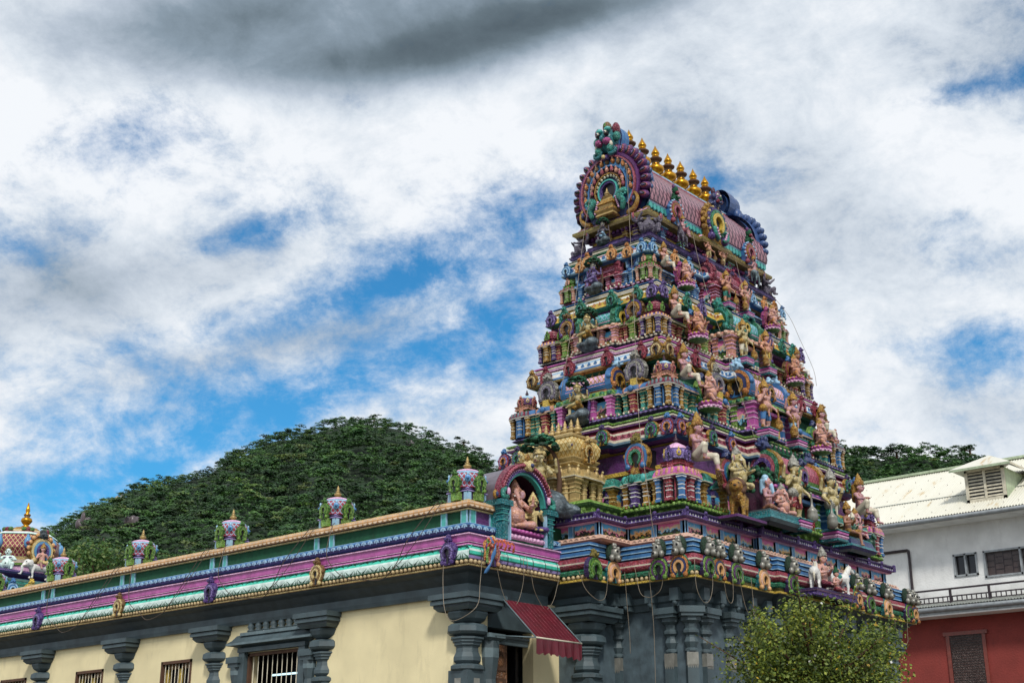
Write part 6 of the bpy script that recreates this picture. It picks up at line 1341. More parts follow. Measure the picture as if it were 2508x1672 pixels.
for s in (-1, 1):
    mb.tube(bez([(nx+s*.6, .06, 6.86), (nx+s*.7, .03, 6.78), (nx+s*.68, .02, 6.68), (nx+s*.58, .03, 6.7)], 4), .05, 'turq', 7); mb.ball((nx+s*.56, .02, 6.8), (.04, .04, .08), 'pinkl', 6, 5); mb.ball((nx+s*.82, .1, 6.72), (.06, .04, .09), 'gold', 8, 5); mb.ball((nx+s*.82, .06, 6.72), (.03, .03, .05), 'navy', 6, 4)
mb.build('arch_band', ni)
for s in (-1, 1):
    mb = MB(); mb.lathe((0, 0, 0), [(.11, 0), (.11, .3), (.09, .32), (.1, .36), (.12, .4), (.1, .44), (.09, .46), (.11, .48), (.11, .52), (.14, .56), (.14, .6)], 4, 'teal', pi/4, smooth=False); mb.box(-.16, -.14, .6, .16, .3, .7, 'teal'); mb.box(-.06, -.09, 0, .06, .3, .6, 'teal')
    for z in (.33, .45, .53): mb.box(-.1, -.1, z, .1, .05, z+.012, 'teall')
    mb.box(-s*.13-.012, -.1, 0, -s*.13+.012, -.02, .62, 'bluel'); mb.build('pillar', ni, (nx+s*.63, .12, 5.94))
mb = MB(); mb.box(nx-.5, .1, 5.93, nx+.5, .9, 6.0, 'dgreen')
mb.sweep(rect(nx, .45, .44, .34), [(.0, 5.98, 'pinkl'), (.05, 6.01, 'pinkl'), (.05, 6.06, 'pinkl'), (-.02, 6.1, 'plum'), (.04, 6.13, 'pink'), (.03, 6.18, 'pink'), (-.02, 6.2, 'dgreen')], cap='dgreen')
for i in range(9):
    x = nx-.42+.105*i; mb.ball((x, .07, 6.035), (.05, .03, .04), 'pinkl', 7, 4); mb.ball((x, .07, 6.15), (.05, .03, .035), 'pink', 7, 4)
mb.build('lotus_plinth', ni)
put(ganesha('large pink elephant headed figure with long trunk seated inside the arched niche', dict(skin='skin', cloth='skin', pants=0, gold='salmon'), .011, 0, 1), nx-.06, .32, 6.2, .98, -.5)
put(seated('crowned consort in purple seated beside the elephant headed figure in the niche', dict(skin='goldl', cloth='purple', gold='goldl'), .011, 'seated_statue'), nx+.31, .2, 6.2, .74, -.35)
# ------------------------------------------------------------------ domed sanctum tower far along the roof
vm = thing('domed_sanctum', 'small octagonal sanctum tower with red lattice dome rising behind the hall roof', 'temple tower', (5.3, 25.0, 0))
mb = MB(); mb.box(-1.5, -1.5, 6.3, 1.5, 1.5, 7.9, 'plum')
mb.sweep(rect(0, 0, 1.4, 1.4), [(0, 7.4, 'rose'), (.25, 7.45, 'blue'), (.3, 7.6, 'rose'), (.25, 7.8, 'offw'), (.05, 7.95, 'turq'), (.12, 8.0, 'mintw'), (.02, 8.08, 'turq'), (.1, 8.14, 'mintw'), (-.08, 8.2, 'navy'), (.05, 8.3, 'purpled'), (.08, 8.36, 'navy'), (.04, 8.42, 'purple'), (-.3, 8.44, 'navy')], cap='navy'); mb.build('base', vm)
mb = MB(); kudu(mb, .42, .62, ('blue', 'bluel', 'blue', 'bluel', 'blue')); k1 = mb.build('arch_plaque', vm, (-1.1, -1.72, 7.5)); mb = MB(); kudu(mb, .46, .66, ('yellow', 'goldl', 'yellow', 'goldl', 'yellow')); k2 = mb.build('arch_plaque', vm, (-.5, -1.75, 7.5))
for i, (x, y, a) in enumerate([(.1, -1.72, 0), (.6, -1.75, 0), (1.15, -1.72, 0), (-1.72, -1.1, -pi/2), (-1.75, -.5, -pi/2), (-1.72, .1, -pi/2), (-1.75, .7, -pi/2)]): link('arch_plaque', (k1 if i % 2 == 0 else k2).data, vm, (x, y, 7.5), a)
mb = MB(); ZS = lambda z: 8.4+(z-8.4)*.82
P = [(.95, 8.4, 'skyb'), (.95, 8.75, 'pinkl'), (1.02, 8.77, 'lime'), (1.04, 8.86, 'lime'), (1.0, 8.88, 'pinkl'), (1.03, 8.98, 'offw'), (1.0, 9.0, 'gold'), (1.04, 9.1, 'goldl'), (.98, 9.12, 'purpled'), (1.0, 9.16, 'latticeo'), (1.16, 9.45, 'latticeo'), (1.14, 9.85, 'latticeo'), (1.02, 9.98, 'latticeo'), (1.06, 10.0, 'mint'), (1.0, 10.08, 'mintw'), (.94, 10.12, 'rose'), (.6, 10.26, 'goldl'), (.5, 10.28, 'gold'), (.44, 10.38, 'gold'), (.16, 10.46, 'gold')]
P = [(r, ZS(z), k) for r, z, k in P]; mb.lathe((0, 0, 0), P, 8, 'rose', pi/8, smooth=False)
for i in range(len(mb.f)):
    if mb.mats[mb.m[i]] == 'latticeo': mb.uv[i] = [(math.atan2(mb.v[q][1], mb.v[q][0])*1.1 % 6.9, mb.v[q][2]) for q in mb.f[i]]
for i in range(8):
    a = pi/8+i*pi/4
    for d in (-.14, 0, .14): mb.ball((.85*cos(a+d), .85*sin(a+d), ZS(10.2)), (.09, .09, .08), 'limed' if d else 'crimson', 7, 5)
    mb.ball((1.16*cos(a), 1.16*sin(a), ZS(9.62)), (.12, .12, .2), 'skyb', 8, 6); mb.ball((1.24*cos(a), 1.24*sin(a), ZS(9.58)), .07, 'crimson', 6, 4); mb.ball((1.12*cos(a), 1.12*sin(a), ZS(9.84)), (.06, .06, .1), 'skyb', 6, 4)
mb.build('dome', vm)
mb = MB(); kudu(mb, .8, .98, ('gold', 'goldl', 'skyb', 'purple', 'greyd'), n=18)
for i in range(11):
    a = R_(-20)+R_(220)*i/10; mb.ball((.43*cos(a), .06, .46+.48*sin(a)), (.08, .07, .08), 'tan', 6, 4)
q = mb.build('dormer_arch', vm, (0, -1.22, 8.75)); link('dormer_arch', q.data, vm, (-1.22, 0, 8.75), -pi/2)
mb = MB(); finial(mb, (0, 0, 0), .86, 'goldm', 'bronze', 14); mb.build('finial', vm, (0, 0, 10.05)).scale = (.72, .72, 1)
put(mounted('pink rider on a white elephant on the ledge of the red domed sanctum', dict(skin='skin', cloth='goldl', saddle='pink'), 'elephant', 'white', 'offw', .02, name='elephant_rider_statue'), 5.15, 23.5, 8.2, 1.0, R_(0))
put(squatter('pale grey squatting figure at the corner of the red domed sanctum', dict(skin='mintw', cloth='offw', gold='plum'), .02, False), 4.25, 23.9, 8.42, .72, -pi/4)
# ------------------------------------------------------------------ awning, rags, cables
aw = thing('awning', 'maroon striped cloth awning over the hall entrance', 'awning')
mb = MB(); N = 22; x0, x1 = .9, 2.13; y0, z0, y1, z1 = .02, 4.88, -.72, 4.18
for i in range(N):
    a, b = x0+(x1-x0)*i/N, x0+(x1-x0)*(i+1)/N
    for j in range(6):
        t, u = j/6, (j+1)/6; sg = lambda t: -.03*sin(pi*t)
        P = [(a, y0+(y1-y0)*t, z0+(z1-z0)*t+sg(t)), (a, y0+(y1-y0)*u, z0+(z1-z0)*u+sg(u)), (b, y0+(y1-y0)*u, z0+(z1-z0)*u+sg(u)), (b, y0+(y1-y0)*t, z0+(z1-z0)*t+sg(t))]
        mb.add(P, [(0, 1, 2, 3)], 'awn'); 
for i in range(1, 11):
    x = x0+(x1-x0)*i/11; mb.add([(x-.004, y0, z0+.006), (x-.004, y1, z1+.006), (x+.004, y1, z1+.006), (x+.004, y0, z0+.006)], [(0, 1, 2, 3)], 'stripe')
PAL['awn'] = '#5c1020'; PAL['stripe'] = '#a86870'; mb.build('canopy', aw)
mb = MB(); M_ = 44; vs = []; fs = []
for i in range(M_+1):
    x = x0+(x1-x0)*i/M_; w = .02*sin(i*.9)+.012*sin(i*2.1); s = abs(sin(pi*i/M_*8)); d = .235+.04*s+.03*(i > 34)
    for j in range(4): vs.append((x, y1-.005+w*j/3, z1-d*j/3))
for i in range(M_):
    for j in range(3): a = i*4+j; fs.append((a, a+1, a+5, a+4))
mb.add(vs, fs, 'awn', True); mb.build('valance', aw)
mb = MB(); mb.tube([(x0, y1, z1), (x1, y1, z1)], .016, 'offw', 6); mb.tube([(x0, y0, z0), (x0, y1, z1)], .012, 'greyl', 6); mb.tube([(x1, y0, z0), (x1, y1, z1)], .012, 'greyl', 6); mb.tube([(x0, .35, 4.3), (x0, y1, z1)], .012, 'greyl', 6); mb.build('frame', aw)
rg = thing('cloth_rags', 'orange, blue and green rags tied to the red arch plaque at the hall corner', 'rags'); 
def ragp(pts, w, k):
    mb = MB(); P = bez(pts, 4); vs = []; fs = []
    for i, p in enumerate(P): ww = w*(.6+.5*sin(i*1.3)); vs += [(p[0]-ww, p[1]+.015*sin(i), p[2]), (p[0], p[1]-.03, p[2]+.01), (p[0]+ww, p[1], p[2])]
    for i in range(len(P)-1): a = i*3; fs += [(a, a+1, a+4, a+3), (a+1, a+2, a+5, a+4)]
    mb.add(vs, fs, k, True); return mb.build('rag', rg)
ragp([(.38, -.14, 5.86), (.44, -.2, 5.7), (.36, -.2, 5.45), (.22, -.17, 5.22)], .05, 'blue'); ragp([(.36, -.12, 5.84), (.3, -.17, 5.7), (.27, -.17, 5.52), (.29, -.16, 5.4)], .04, 'lime'); ragp([(.28, -.12, 5.8), (.24, -.14, 5.6), (.26, -.14, 5.45)], .035, 'orange')
for i in range(7): ragp([(.3+.1*i, -.16, 5.84+.02*sin(i*2)), (.32+.1*i, -.2, 5.77), (.28+.11*i, -.18, 5.68+.03*sin(i*3))], .03, 'hot')
PAL['rope'] = '#877b6a'; PAL['roped'] = '#4a3c30'
def cable(pts, r, k, label, group=None):
    mb = MB(); mb.tube(bez(pts, 5), r, k, 5); o = mb.build('cable'); return tag(o, label, 'cable', group)
G1 = 'pale wire loops hanging under the cornice ledge'
cable([(-.05, .54, 5.5), (-.1, .5, 5.1), (-.2, .35, 4.62), (-.3, .05, 4.4), (-.1, -.28, 4.62), (.18, -.1, 5.05), (.27, -.06, 5.5)], .0055, 'rope', 'pale wire loop drooping in front of the hall corner pillar capital', G1)
for pts, l in (([(.6, -.06, 5.6), (.66, -.05, 5.39), (.8, -.03, 5.05), (.93, -.03, 4.85), (1.08, -.03, 4.77), (1.25, -.03, 4.89), (1.36, -.05, 5.26), (1.34, -.07, 5.6), (1.42, -.07, 5.66), (1.48, -.06, 5.4)], 'pale wire loop hanging just left of the maroon awning top'), ([(1.5, -.06, 5.5), (1.6, -.03, 5.36), (1.66, -.03, 5.15), (1.8, -.03, 4.95), (1.99, -.03, 4.81), (2.2, -.03, 4.99), (2.33, -.03, 5.3), (2.36, -.06, 5.45)], 'pale wire loop hanging over the right side of the maroon awning'),
    ([(2.36, -.5, 5.5), (2.39, -.6, 5.2), (2.5, -.7, 5.03), (2.68, -.74, 4.98), (2.82, -.75, 5.1), (2.9, -.75, 5.5)], 'pale wire loop under the green and salmon elephant arches'), ([(3.28, -.84, 5.55), (3.3, -.87, 4.81), (3.3, -.9, 4.37), (3.3, -.9, 4.09)], 'short straight wire end dangling down the grey tower wall'),
    ([(3.27, -1.08, 5.6), (3.27, -1.18, 5.15), (3.25, -1.36, 5.04), (3.25, -1.49, 5.05), (3.26, -1.65, 5.17), (3.27, -1.72, 5.5)], 'shallow wire loop on the tower side left of its near corner'), ([(3.27, -1.39, 5.5), (3.3, -1.41, 4.91), (3.32, -1.42, 4.33), (3.3, -1.42, 3.0)], 'long straight wire running down the grey tower wall'),
    ([(3.2, -2.42, 5.6), (3.2, -2.44, 5.1), (3.38, -2.45, 4.87), (3.6, -2.44, 4.93), (3.75, -2.42, 5.2), (3.77, -2.4, 5.5)], 'wire loop hanging at the near tower corner bracket'), ([(4.15, -2.4, 5.5), (4.2, -2.4, 5.13), (4.3, -2.4, 4.97), (4.41, -2.4, 4.99), (4.45, -2.4, 5.16), (4.46, -2.4, 5.5)], 'narrow wire loop on the tower front just past the corner bracket'),
    ([(4.62, -2.42, 5.55), (4.72, -2.45, 5.03), (4.81, -2.47, 4.82), (4.95, -2.47, 4.8), (5.03, -2.46, 4.92), (5.06, -2.42, 5.5)], 'wire loop above the left edge of the leafy tree'), ([(10.85, -2.42, 5.5), (11.05, -2.4, 4.93), (11.32, -2.4, 4.82), (11.51, -2.4, 4.89), (11.53, -2.4, 5.15), (11.61, -2.42, 5.5)], 'wire loop at the far right end of the tower cornice')): cable(pts, .005, 'rope', l, G1)
G2 = 'cords slung over the hall parapet and cornice'
rd = random.Random(2)
names = ['dark cord slung over the cornice between the corner dome and second dome turret', 'dark cord slung over the cornice between the second and third dome turrets', 'dark cord slung over the cornice between the third and fourth dome turrets', 'dark cord slung over the cornice between the fourth and fifth dome turrets']
for i in range(1, 5):
    a, b = BAY[i], BAY[i-1]; j = rd.uniform(-.08, .08); m = (a+b)/2
    cable([(.25, a-.35, 6.61), (.15, a-.38, 6.5), (-.03, a-.55+j, 5.96), (-.08, a-.8, 5.62), (-.07, a-1.15, 5.42), (-.06, m+.2, 5.3+j), (-.06, m-.35, 5.33), (-.08, b+1.0, 5.55), (-.03, b+.7+j, 5.96), (.15, b+.36, 6.5), (.25, b+.3, 6.61)], .008, 'roped', names[i-1], G2)
    cable([(.25, b+.2, 6.61), (.15, b+.22, 6.48), (-.03, b+.5, 5.96), (-.09, b+.85, 5.6), (-.08, b+1.2, 5.4)], .0065, 'roped', ['thin cord end', 'thin trailing cord', 'thin loose cord', 'thin slack cord'][i-1]+' dropping over the cornice beside the '+['corner', 'second', 'third', 'fourth'][i-1]+' dome turret', G2)
G3 = 'thin ropes strung down the tower faces'
cable([(5.28, 0.27, 15.45), (4.82, -0.1, 13.48), (4.42, -0.42, 11.77), (4.01, -0.73, 10.04), (3.62, -1.04, 8.39), (3.23, -1.48, 6.74), (3.2, -1.6, 6.0)], .0055, 'rope', 'long rope from the end arch crest straight down the tower side', G3)
cable([(5.12, .98, 15.2), (4.91, 1.12, 13.89), (4.66, 1.11, 12.8), (4.53, 1.09, 12.27), (4.22, 1.08, 10.92), (3.87, 1.09, 9.46)], .0055, 'rope', 'rope slanting down the left part of the tower side past the flute players', G3)
cable([(6.33, -0.71, 13.42), (6.2, -0.92, 12.62), (6.1, -1.21, 11.55), (6.19, -1.47, 10.55), (6.17, -1.59, 10.09), (6.19, -1.85, 9.12), (6.18, -2.04, 8.4)], .005, 'rope', 'rope hanging down the tower front left of the doorways', G3)
cable([(8.05, -0.72, 13.39), (7.92, -0.94, 12.56), (8.0, -1.04, 12.16)], .005, 'rope', 'short rope over the roof cornice above the top doorway', G3)
cable([(10.1, -0.4, 13.2), (10.4, -0.7, 12.6), (10.6, -0.85, 12.0), (10.85, -1.0, 11.3), (10.95, -1.0, 10.9)], .005, 'rope', 'thin rope along the right outline of the tower against the sky', G3)

# ------------------------------------------------------------------ neighbouring house
hs = thing('neighbour_house', 'two storey house with cream corrugated roof, white upper wall and red lower wall', 'house')
HXp = 27.0; Y0, Y1 = -14., 9.
SPECIAL['redwall'] = lambda n: wallmat(n, '#84352f'); SPECIAL['whitewall'] = lambda n: wallmat(n, '#e8e9e8')
def wallmat(n, h):
    m, nt, b = base_mat(n, .85); paint_nodes(nt, b, lin(h), .14, .12, 1.6, .6, 16); return m
def rusty(n):
    m, nt, b = base_mat(n, .5); tc = nd(nt, 'ShaderNodeTexCoord'); ns = nd(nt, 'ShaderNodeTexNoise'); ns.inputs['Scale'].default_value = 1.1; ns.inputs['Detail'].default_value = 8; ns.inputs['Roughness'].default_value = .7
    mp = nd(nt, 'ShaderNodeMapping'); mp.inputs['Scale'].default_value = (.5, 2.2, .5); nt.links.new(tc.outputs['Object'], mp.inputs[0]); nt.links.new(mp.outputs[0], ns.inputs['Vector'])
    cr = nd(nt, 'ShaderNodeValToRGB'); e = cr.color_ramp.elements; e[0].position = .0; e[0].color = lin('#dcdad0'); e[1].position = .8; e[1].color = lin('#8c5a34'); q = e.new(.6); q.color = lin('#d2d0c2'); q = e.new(.68); q.color = lin('#b89a66')
    nt.links.new(ns.outputs['Fac'], cr.inputs[0]); nt.links.new(cr.outputs[0], b.inputs['Base Color']); return m
SPECIAL['rustroof'] = rusty
PAL.update(alu='#9aa0a4', darkrail='#2e2228', curtain='#4a3d3c', slat='#8f948f', palegreen='#a9b89a')
mb = MB(); mb.box(HXp, Y0, 0, HXp+7, Y1, 7.5, 'redwall'); mb.build('lower_wall', hs)
mb = MB(); ws = [(1.86, -0.62, 8.63, 9.52), (2.91, 2.08, 8.76, 9.52)]; wall_x(mb, HXp+.25, Y0, Y1, 7.5, 10.7, [(-.62, 1.86, 8.63, 9.52), (2.08, 2.91, 8.76, 9.52)], 'whitewall', .3); mb.build('upper_wall', hs)
def hwin(a, b, c, d, cur):
    w = link('window', None, hs, (HXp+.25, a, c)); W_, H_ = b-a, d-c; mb = MB()
    for q in ((0, 0, .06, H_), (W_-.06, 0, W_, H_), (0, 0, W_, .06), (0, H_-.06, W_, H_), (W_*.5-.03, 0, W_*.5+.03, H_)): mb.box(-.04, q[0], q[1], .1, q[2], q[3], 'alu')
    mb.build('frame', w); mb = MB(); mb.box(.12, .05, .05, .16, W_-.05, H_-.05, 'glassd'); mb.build('pane', w)
    if cur:
        mb = MB()
        for i in range(8): mb.box(.075, .06+i*(W_-.1)/8, .05, .085, .06+i*(W_-.1)/8+.02, H_-.05, 'darkrail'); 
        for i in range(8):
            for z in (.25, .45, .66): mb.box(.07, .06+i*(W_-.1)/8, z+.1*(i % 2), .08, .06+(i+1)*(W_-.1)/8, z+.1*(i % 2)+.02, 'darkrail')
        mb.box(.09, .06, .05, .1, W_-.06, H_-.05, 'curtain'); mb.build('window_grille', w)
def glassm(n):
    m, nt, b = base_mat(n, .08); b.inputs['Base Color'].default_value = (.02, .018, .02, 1); return m
SPECIAL['glassd'] = glassm
hwin(-.62, 1.86, 8.63, 9.52, True); hwin(2.08, 2.91, 8.76, 9.52, False)
mb = MB(); mb.tube(bez([(HXp+.2, 5.4, 9.86), (HXp+.2, 4.62, 9.86), (HXp+.2, 4.5, 9.84), (HXp+.2, 4.47, 9.75), (HXp+.2, 4.46, 9.0), (HXp+.2, 4.46, 7.6)], 5), .05, 'darkrail', 8); mb.build('drainpipe', hs)
def corr(mb, pts0, pts1, ya, yb, k, amp=.022, wl=.1):
    """corrugated sheet from eave (x0,z0) to ridge (x1,z1)"""
    n = int(abs(yb-ya)/wl*4); (xa, za), (xb, zb) = pts0, pts1; vs = []; fs = []
    for i in range(n+1):
        y = ya+(yb-ya)*i/n; h = amp*sin(i*pi/2); vs += [(xa, y, za+h), (xb, y, zb+h)]
    for i in range(n): fs.append((2*i, 2*i+1, 2*i+3, 2*i+2))
    mb.add(vs, [f[::-1] for f in fs] if yb > ya else fs, k, True)
mb = MB(); EX, EZ, RX, RZ_ = 26.35, 10.72, 31.0, 13.4; corr(mb, (EX, EZ), (RX, RZ_), -14.5, 9.5, 'rustroof'); corr(mb, (35.6, EZ), (RX, RZ_), -14.5, 9.5, 'rustroof')
mb.box(RX-.15, -14.5, RZ_-.02, RX+.15, 9.5, RZ_+.07, 'palegreen'); xm = (EX+RX)/2; zm = (EZ+RZ_)/2
for t in (.36, .7):
    mb.box(EX+(RX-EX)*t-.02, -14, EZ+(RZ_-EZ)*t+.01, EX+(RX-EX)*t+.02, 9.4, EZ+(RZ_-EZ)*t+.035, 'slat') if t == .36 else None
for t in (.08, .28, .45, .62, .8, .95):
    for i in range(46): mb.ball((EX+(RX-EX)*t, -14+i*.5+(t*7 % .3), EZ+(RZ_-EZ)*t+.035), .016, 'brown', 5, 3)
mb.build('roof', hs)
mb = MB(); mb.box(EX-.02, -14.4, EZ-.18, EX+.04, 9.4, EZ-.03, 'alu'); mb.tube([(EX-.06, -14.4, EZ-.1), (EX-.06, 9.4, EZ-.12)], .075, 'alu', 8); mb.box(EX, -14.4, EZ-.2, HXp+.4, 9.4, EZ-.16, 'whitewall'); mb.build('gutter', hs)
mb = MB(); corr(mb, (HXp-.75, 7.72), (HXp+.3, 7.98), -14.5, 9., 'slat', .02, .1); mb.build('lower_roof', hs)
mb = MB(); mb.tube([(HXp-.8, -14.4, 7.6), (HXp-.8, 9., 7.6)], .08, 'alu', 8); mb.box(HXp-.74, -14.4, 7.45, HXp-.68, 9., 7.66, 'alu'); mb.box(HXp-.72, -14.4, 7.4, HXp+.1, 9., 7.46, 'whitewall'); mb.build('lower_gutter', hs)
mb = MB(); rx = HXp-.2
mb.box(rx, -14, 8.3, rx+.05, 6, 8.36, 'darkrail'); mb.box(rx, -14, 8.06, rx+.05, 6, 8.1, 'darkrail'); mb.box(rx, -14, 7.9, rx+.03, 6, 7.93, 'darkrail')
for i in range(14): mb.box(rx-.01, 4.3-i*1.33-.035, 7.8, rx+.06, 4.3-i*1.33+.035, 8.33, 'darkrail')
for i in range(120): mb.box(rx+.005, 5.9-i*.166-.015, 7.9, rx+.035, 5.9-i*.166+.015, 8.1, 'darkrail')
mb.build('railing', hs)
d = link('door', None, hs, (HXp, 2.12, 4.7))
mb = MB(); mb.box(-.06, -.12, 0, .02, 0, 2.2, 'brownr'); mb.box(-.06, 1.11, 0, .02, 1.23, 2.2, 'brownr'); mb.box(-.08, -.2, 2.1, .02, 1.31, 2.22, 'brownr'); PAL['brownr'] = '#7a3a30'; mb.build('frame', d)
mb = MB(); mb.box(-.03, 0, 0, .0, 1.11, 2.1, 'dark')
for i in range(24): mb.box(-.04, .02, .04+i*.086, -.02, 1.09, .04+i*.086+.07, 'doorwood')
PAL['doorwood'] = '#43302c'
mb.build('shutter', d)
dm = link('roof_vent', None, hs, (27.2, .78, 11.2), 0, (1.0, 1.04, 1.04))
mb = MB(); mb.box(0, 0, 0, 2.2, 1.32, 1.02, 'palegreen'); mb.build('vent_wall', dm)
mb = MB(); mb.box(-.06, 0, -.02, .02, .1, 1.05, 'offw'); mb.box(-.06, 1.22, -.02, .02, 1.32, 1.05, 'offw'); mb.box(-.06, 0, -.04, .02, 1.32, .08, 'offw'); mb.box(-.06, 0, .98, .02, 1.32, 1.06, 'offw'); mb.box(-.07, .62, .05, .0, .7, 1.0, 'offw'); mb.build('frame', dm)
mb = MB(); mb.box(-.012, .1, .08, -.004, 1.22, .98, 'dark')
for i in range(8):
    z = .1+i*.112; mb.add([(-.06, .1, z), (-.06, 1.22, z), (-.01, 1.22, z+.07), (-.01, .1, z+.07)], [(0, 3, 2, 1)], 'offw')
mb.build('louvres', dm)
mb = MB(); a = (-.35, -.3, 1.06); 
mb.add([(-.4, -.35, 1.08), (-.4, 1.7, 1.08), (.6, .66, 1.62), (2.4, .66, 1.62), (2.4, -.35, 1.08), (2.4, 1.7, 1.08), (-.4, -.35, 1.0), (-.4, 1.7, 1.0), (2.4, -.35, 1.0)], [(0, 2, 1), (0, 4, 3, 2), (1, 2, 3, 5), (6, 0, 1, 7), (6, 8, 4, 0)], ['rustroof', 'rustroof', 'rustroof', 'palegreen', 'offw']); mb.build('vent_roof', dm)

# ------------------------------------------------------------------ ground, wooded hill
def gmat(n, h, sc=.4):
    m, nt, b = base_mat(n, .95); paint_nodes(nt, b, lin(h), .3, .2, sc, .3, 8); return m
SPECIAL['groundm'] = lambda n: gmat(n, '#6a645a'); SPECIAL['hillm'] = lambda n: gmat(n, '#1f331d', .05)
mb = MB(); mb.add([(-1500, -1500, 0), (1500, -1500, 0), (1500, 1500, 0), (-1500, 1500, 0)], [(0, 1, 2, 3)], 'groundm'); o = mb.build('ground'); tag(o, 'grey paved ground around the temple', 'ground', kind='structure')
AZ = np.array([8, 15, 20, 21.1, 22.2, 22.7, 23.5, 24.0, 24.8, 25.5, 26.5, 30, 36, 41.9, 42.6, 43.9, 44.7, 46.1, 47.8, 49.1, 50.4, 52.2, 54.0, 54.6, 56.2, 58.0, 59.5, 60.7, 61.8, 62.9, 66, 75.])
EL = np.array([9, 11.5, 13.2, 13.6, 14.1, 14.3, 14.55, 14.5, 14.4, 14.4, 14.4, 13.4, 12.6, 14.2, 14.85, 15.3, 15.6, 16.05, 16.25, 16.25, 15.9, 15.2, 14.5, 13.95, 13.4, 12.75, 12.05, 11.1, 10.6, 9.8, 8, 5.])
EL = EL-.55
rid = lambda a: np.interp(a, AZ, EL)
RD = lambda a: np.where(np.asarray(a) < 33, 260., 430.)+0*np.asarray(a)
def RDs(a): t = np.clip((a-30)/8, 0, 1); return 250+(430-250)*t*t*(3-2*t)
def hz(a, r):
    R = RDs(a); s = np.clip((r-95)/(R-95), 0, 3.); top = 1.6+R*np.tan(np.radians(rid(a)))
    n = 3.*np.sin(a*1.3+r*.021)+1.8*np.sin(a*2.3-r*.04)+.5*np.sin(a*9.1+r*.09)
    z = np.where(s < 1, top*(s**1.25), top*(1-np.clip(s-1, 0, 1)**1.3*.8)); return z+n*np.clip(s*3, 0, 1)*np.where(s < 1, 1-s**6, .5)
na, nr = 150, 60; A_ = np.linspace(8, 75, na); Q_ = np.linspace(0, 1, nr); vs = []; fs = []
for a in A_:
    for q in Q_:
        r = 90+(RDs(a)*1.6-90)*q; vs.append((CAMP.x+r*cos(R_(a)), CAMP.y+r*sin(R_(a)), float(hz(a, r))-.2))
for i in range(na-1):
    for j in range(nr-1): a = i*nr+j; fs.append((a, a+1, a+nr+1, a+nr))
me = bpy.data.meshes.new('hill'); me.from_pydata(vs, [], [f[::-1] for f in fs]); me.materials.append(MAT('hillm')); me.polygons.foreach_set('use_smooth', [True]*len(fs)); o = link('hill', me); tag(o, 'wooded granite hill behind the temple', 'hill', kind='structure')
def leafm(n, h, tr=.25, rough=.6):
    m, nt, b = base_mat(n, rough); tc = nd(nt, 'ShaderNodeTexCoord'); ns = nd(nt, 'ShaderNodeTexNoise'); ns.inputs['Scale'].default_value = .09 if n.startswith('f') else 2.5; ns.inputs['Detail'].default_value = 4
    nt.links.new(tc.outputs['Object'], ns.inputs['Vector']); cr = nd(nt, 'ShaderNodeMapRange'); cr.inputs['From Min'].default_value = .35; cr.inputs['From Max'].default_value = .65; cr.inputs['To Min'].default_value = .55; cr.inputs['To Max'].default_value = 1.35
    nt.links.new(ns.outputs['Fac'], cr.inputs['Value']); mx = nd(nt, 'ShaderNodeMix', data_type='RGBA', blend_type='MULTIPLY'); mx.inputs['Factor'].default_value = 1; mx.inputs['A'].default_value = lin(h); nt.links.new(cr.outputs['Result'], mx.inputs['B']); nt.links.new(mx.outputs['Result'], b.inputs['Base Color'])
    t = nd(nt, 'ShaderNodeBsdfTranslucent'); nt.links.new(mx.outputs['Result'], t.inputs['Color']); ms = nd(nt, 'ShaderNodeMixShader'); ms.inputs[0].default_value = tr
    nt.links.new(b.outputs[0], ms.inputs[1]); nt.links.new(t.outputs[0], ms.inputs[2]); nt.links.new(ms.outputs[0], nt.nodes['Material Output'].inputs['Surface']); return m
for k, h in (('f0', '#36592b'), ('f1', '#466b31'), ('f2', '#2b4d29'), ('f3', '#597436'), ('f4', '#6c7e42'), ('l0', '#6c7c2e'), ('l1', '#526625'), ('l2', '#929c3c'), ('l3', '#384c1e'), ('l4', '#c0a030')): SPECIAL[k] = (lambda h: (lambda n: leafm(n, h)))(h)
def leaf_mesh(name, C, sz, nrm, mats, mi, parent=None, asp=.6, jit=.75):
    """many leaf-sized quads: centres C, sizes, rough facing nrm"""
    n = len(C); d = rng.normal(size=(n, 3))*jit+nrm; d /= np.linalg.norm(d, axis=1)[:, None]
    u = np.cross(d, rng.normal(size=(n, 3))); u /= np.linalg.norm(u, axis=1)[:, None]; v = np.cross(d, u)
    s = np.asarray(sz).reshape(-1, 1)*np.ones((n, 1)); V = np.empty((n, 4, 3)); V[:, 0] = C-u*s; V[:, 1] = C-v*s*asp; V[:, 2] = C+u*s; V[:, 3] = C+v*s*asp
    me = bpy.data.meshes.new(name); me.vertices.add(n*4); me.vertices.foreach_set('co', V.reshape(-1)); me.loops.add(n*4); me.loops.foreach_set('vertex_index', np.arange(n*4, dtype=np.int32))
    me.polygons.add(n); me.polygons.foreach_set('loop_start', np.arange(0, n*4, 4, dtype=np.int32)); me.polygons.foreach_set('loop_total', np.full(n, 4, np.int32))
    for k in mats: me.materials.append(MAT(k))
    me.polygons.foreach_set('material_index', mi.astype(np.int32)); me.update(); me.validate(); return link(name, me, parent)
def crown_pts(R, flat, n):
    """leaf clumps of an umbrella crown: several tilted pads"""
    out = []; m = max(3, int(n/22))
    for i in range(m):
        a = rng.uniform(0, 2*pi); q = R*rng.uniform(.0, .78); c = np.array([q*cos(a), q*sin(a), flat*R*(.9-(q/R)**2)*rng.uniform(.6, 1.1)]); k = n//m; pr = R*rng.uniform(.28, .5)
        b = rng.uniform(0, 2*pi, k); w = pr*np.sqrt(rng.random(k)); out.append(c+np.stack([w*np.cos(b), w*np.sin(b), flat*.45*pr*(1-(w/pr)**2)+rng.normal(0, .05*R, k)], 1))
    return np.concatenate(out)
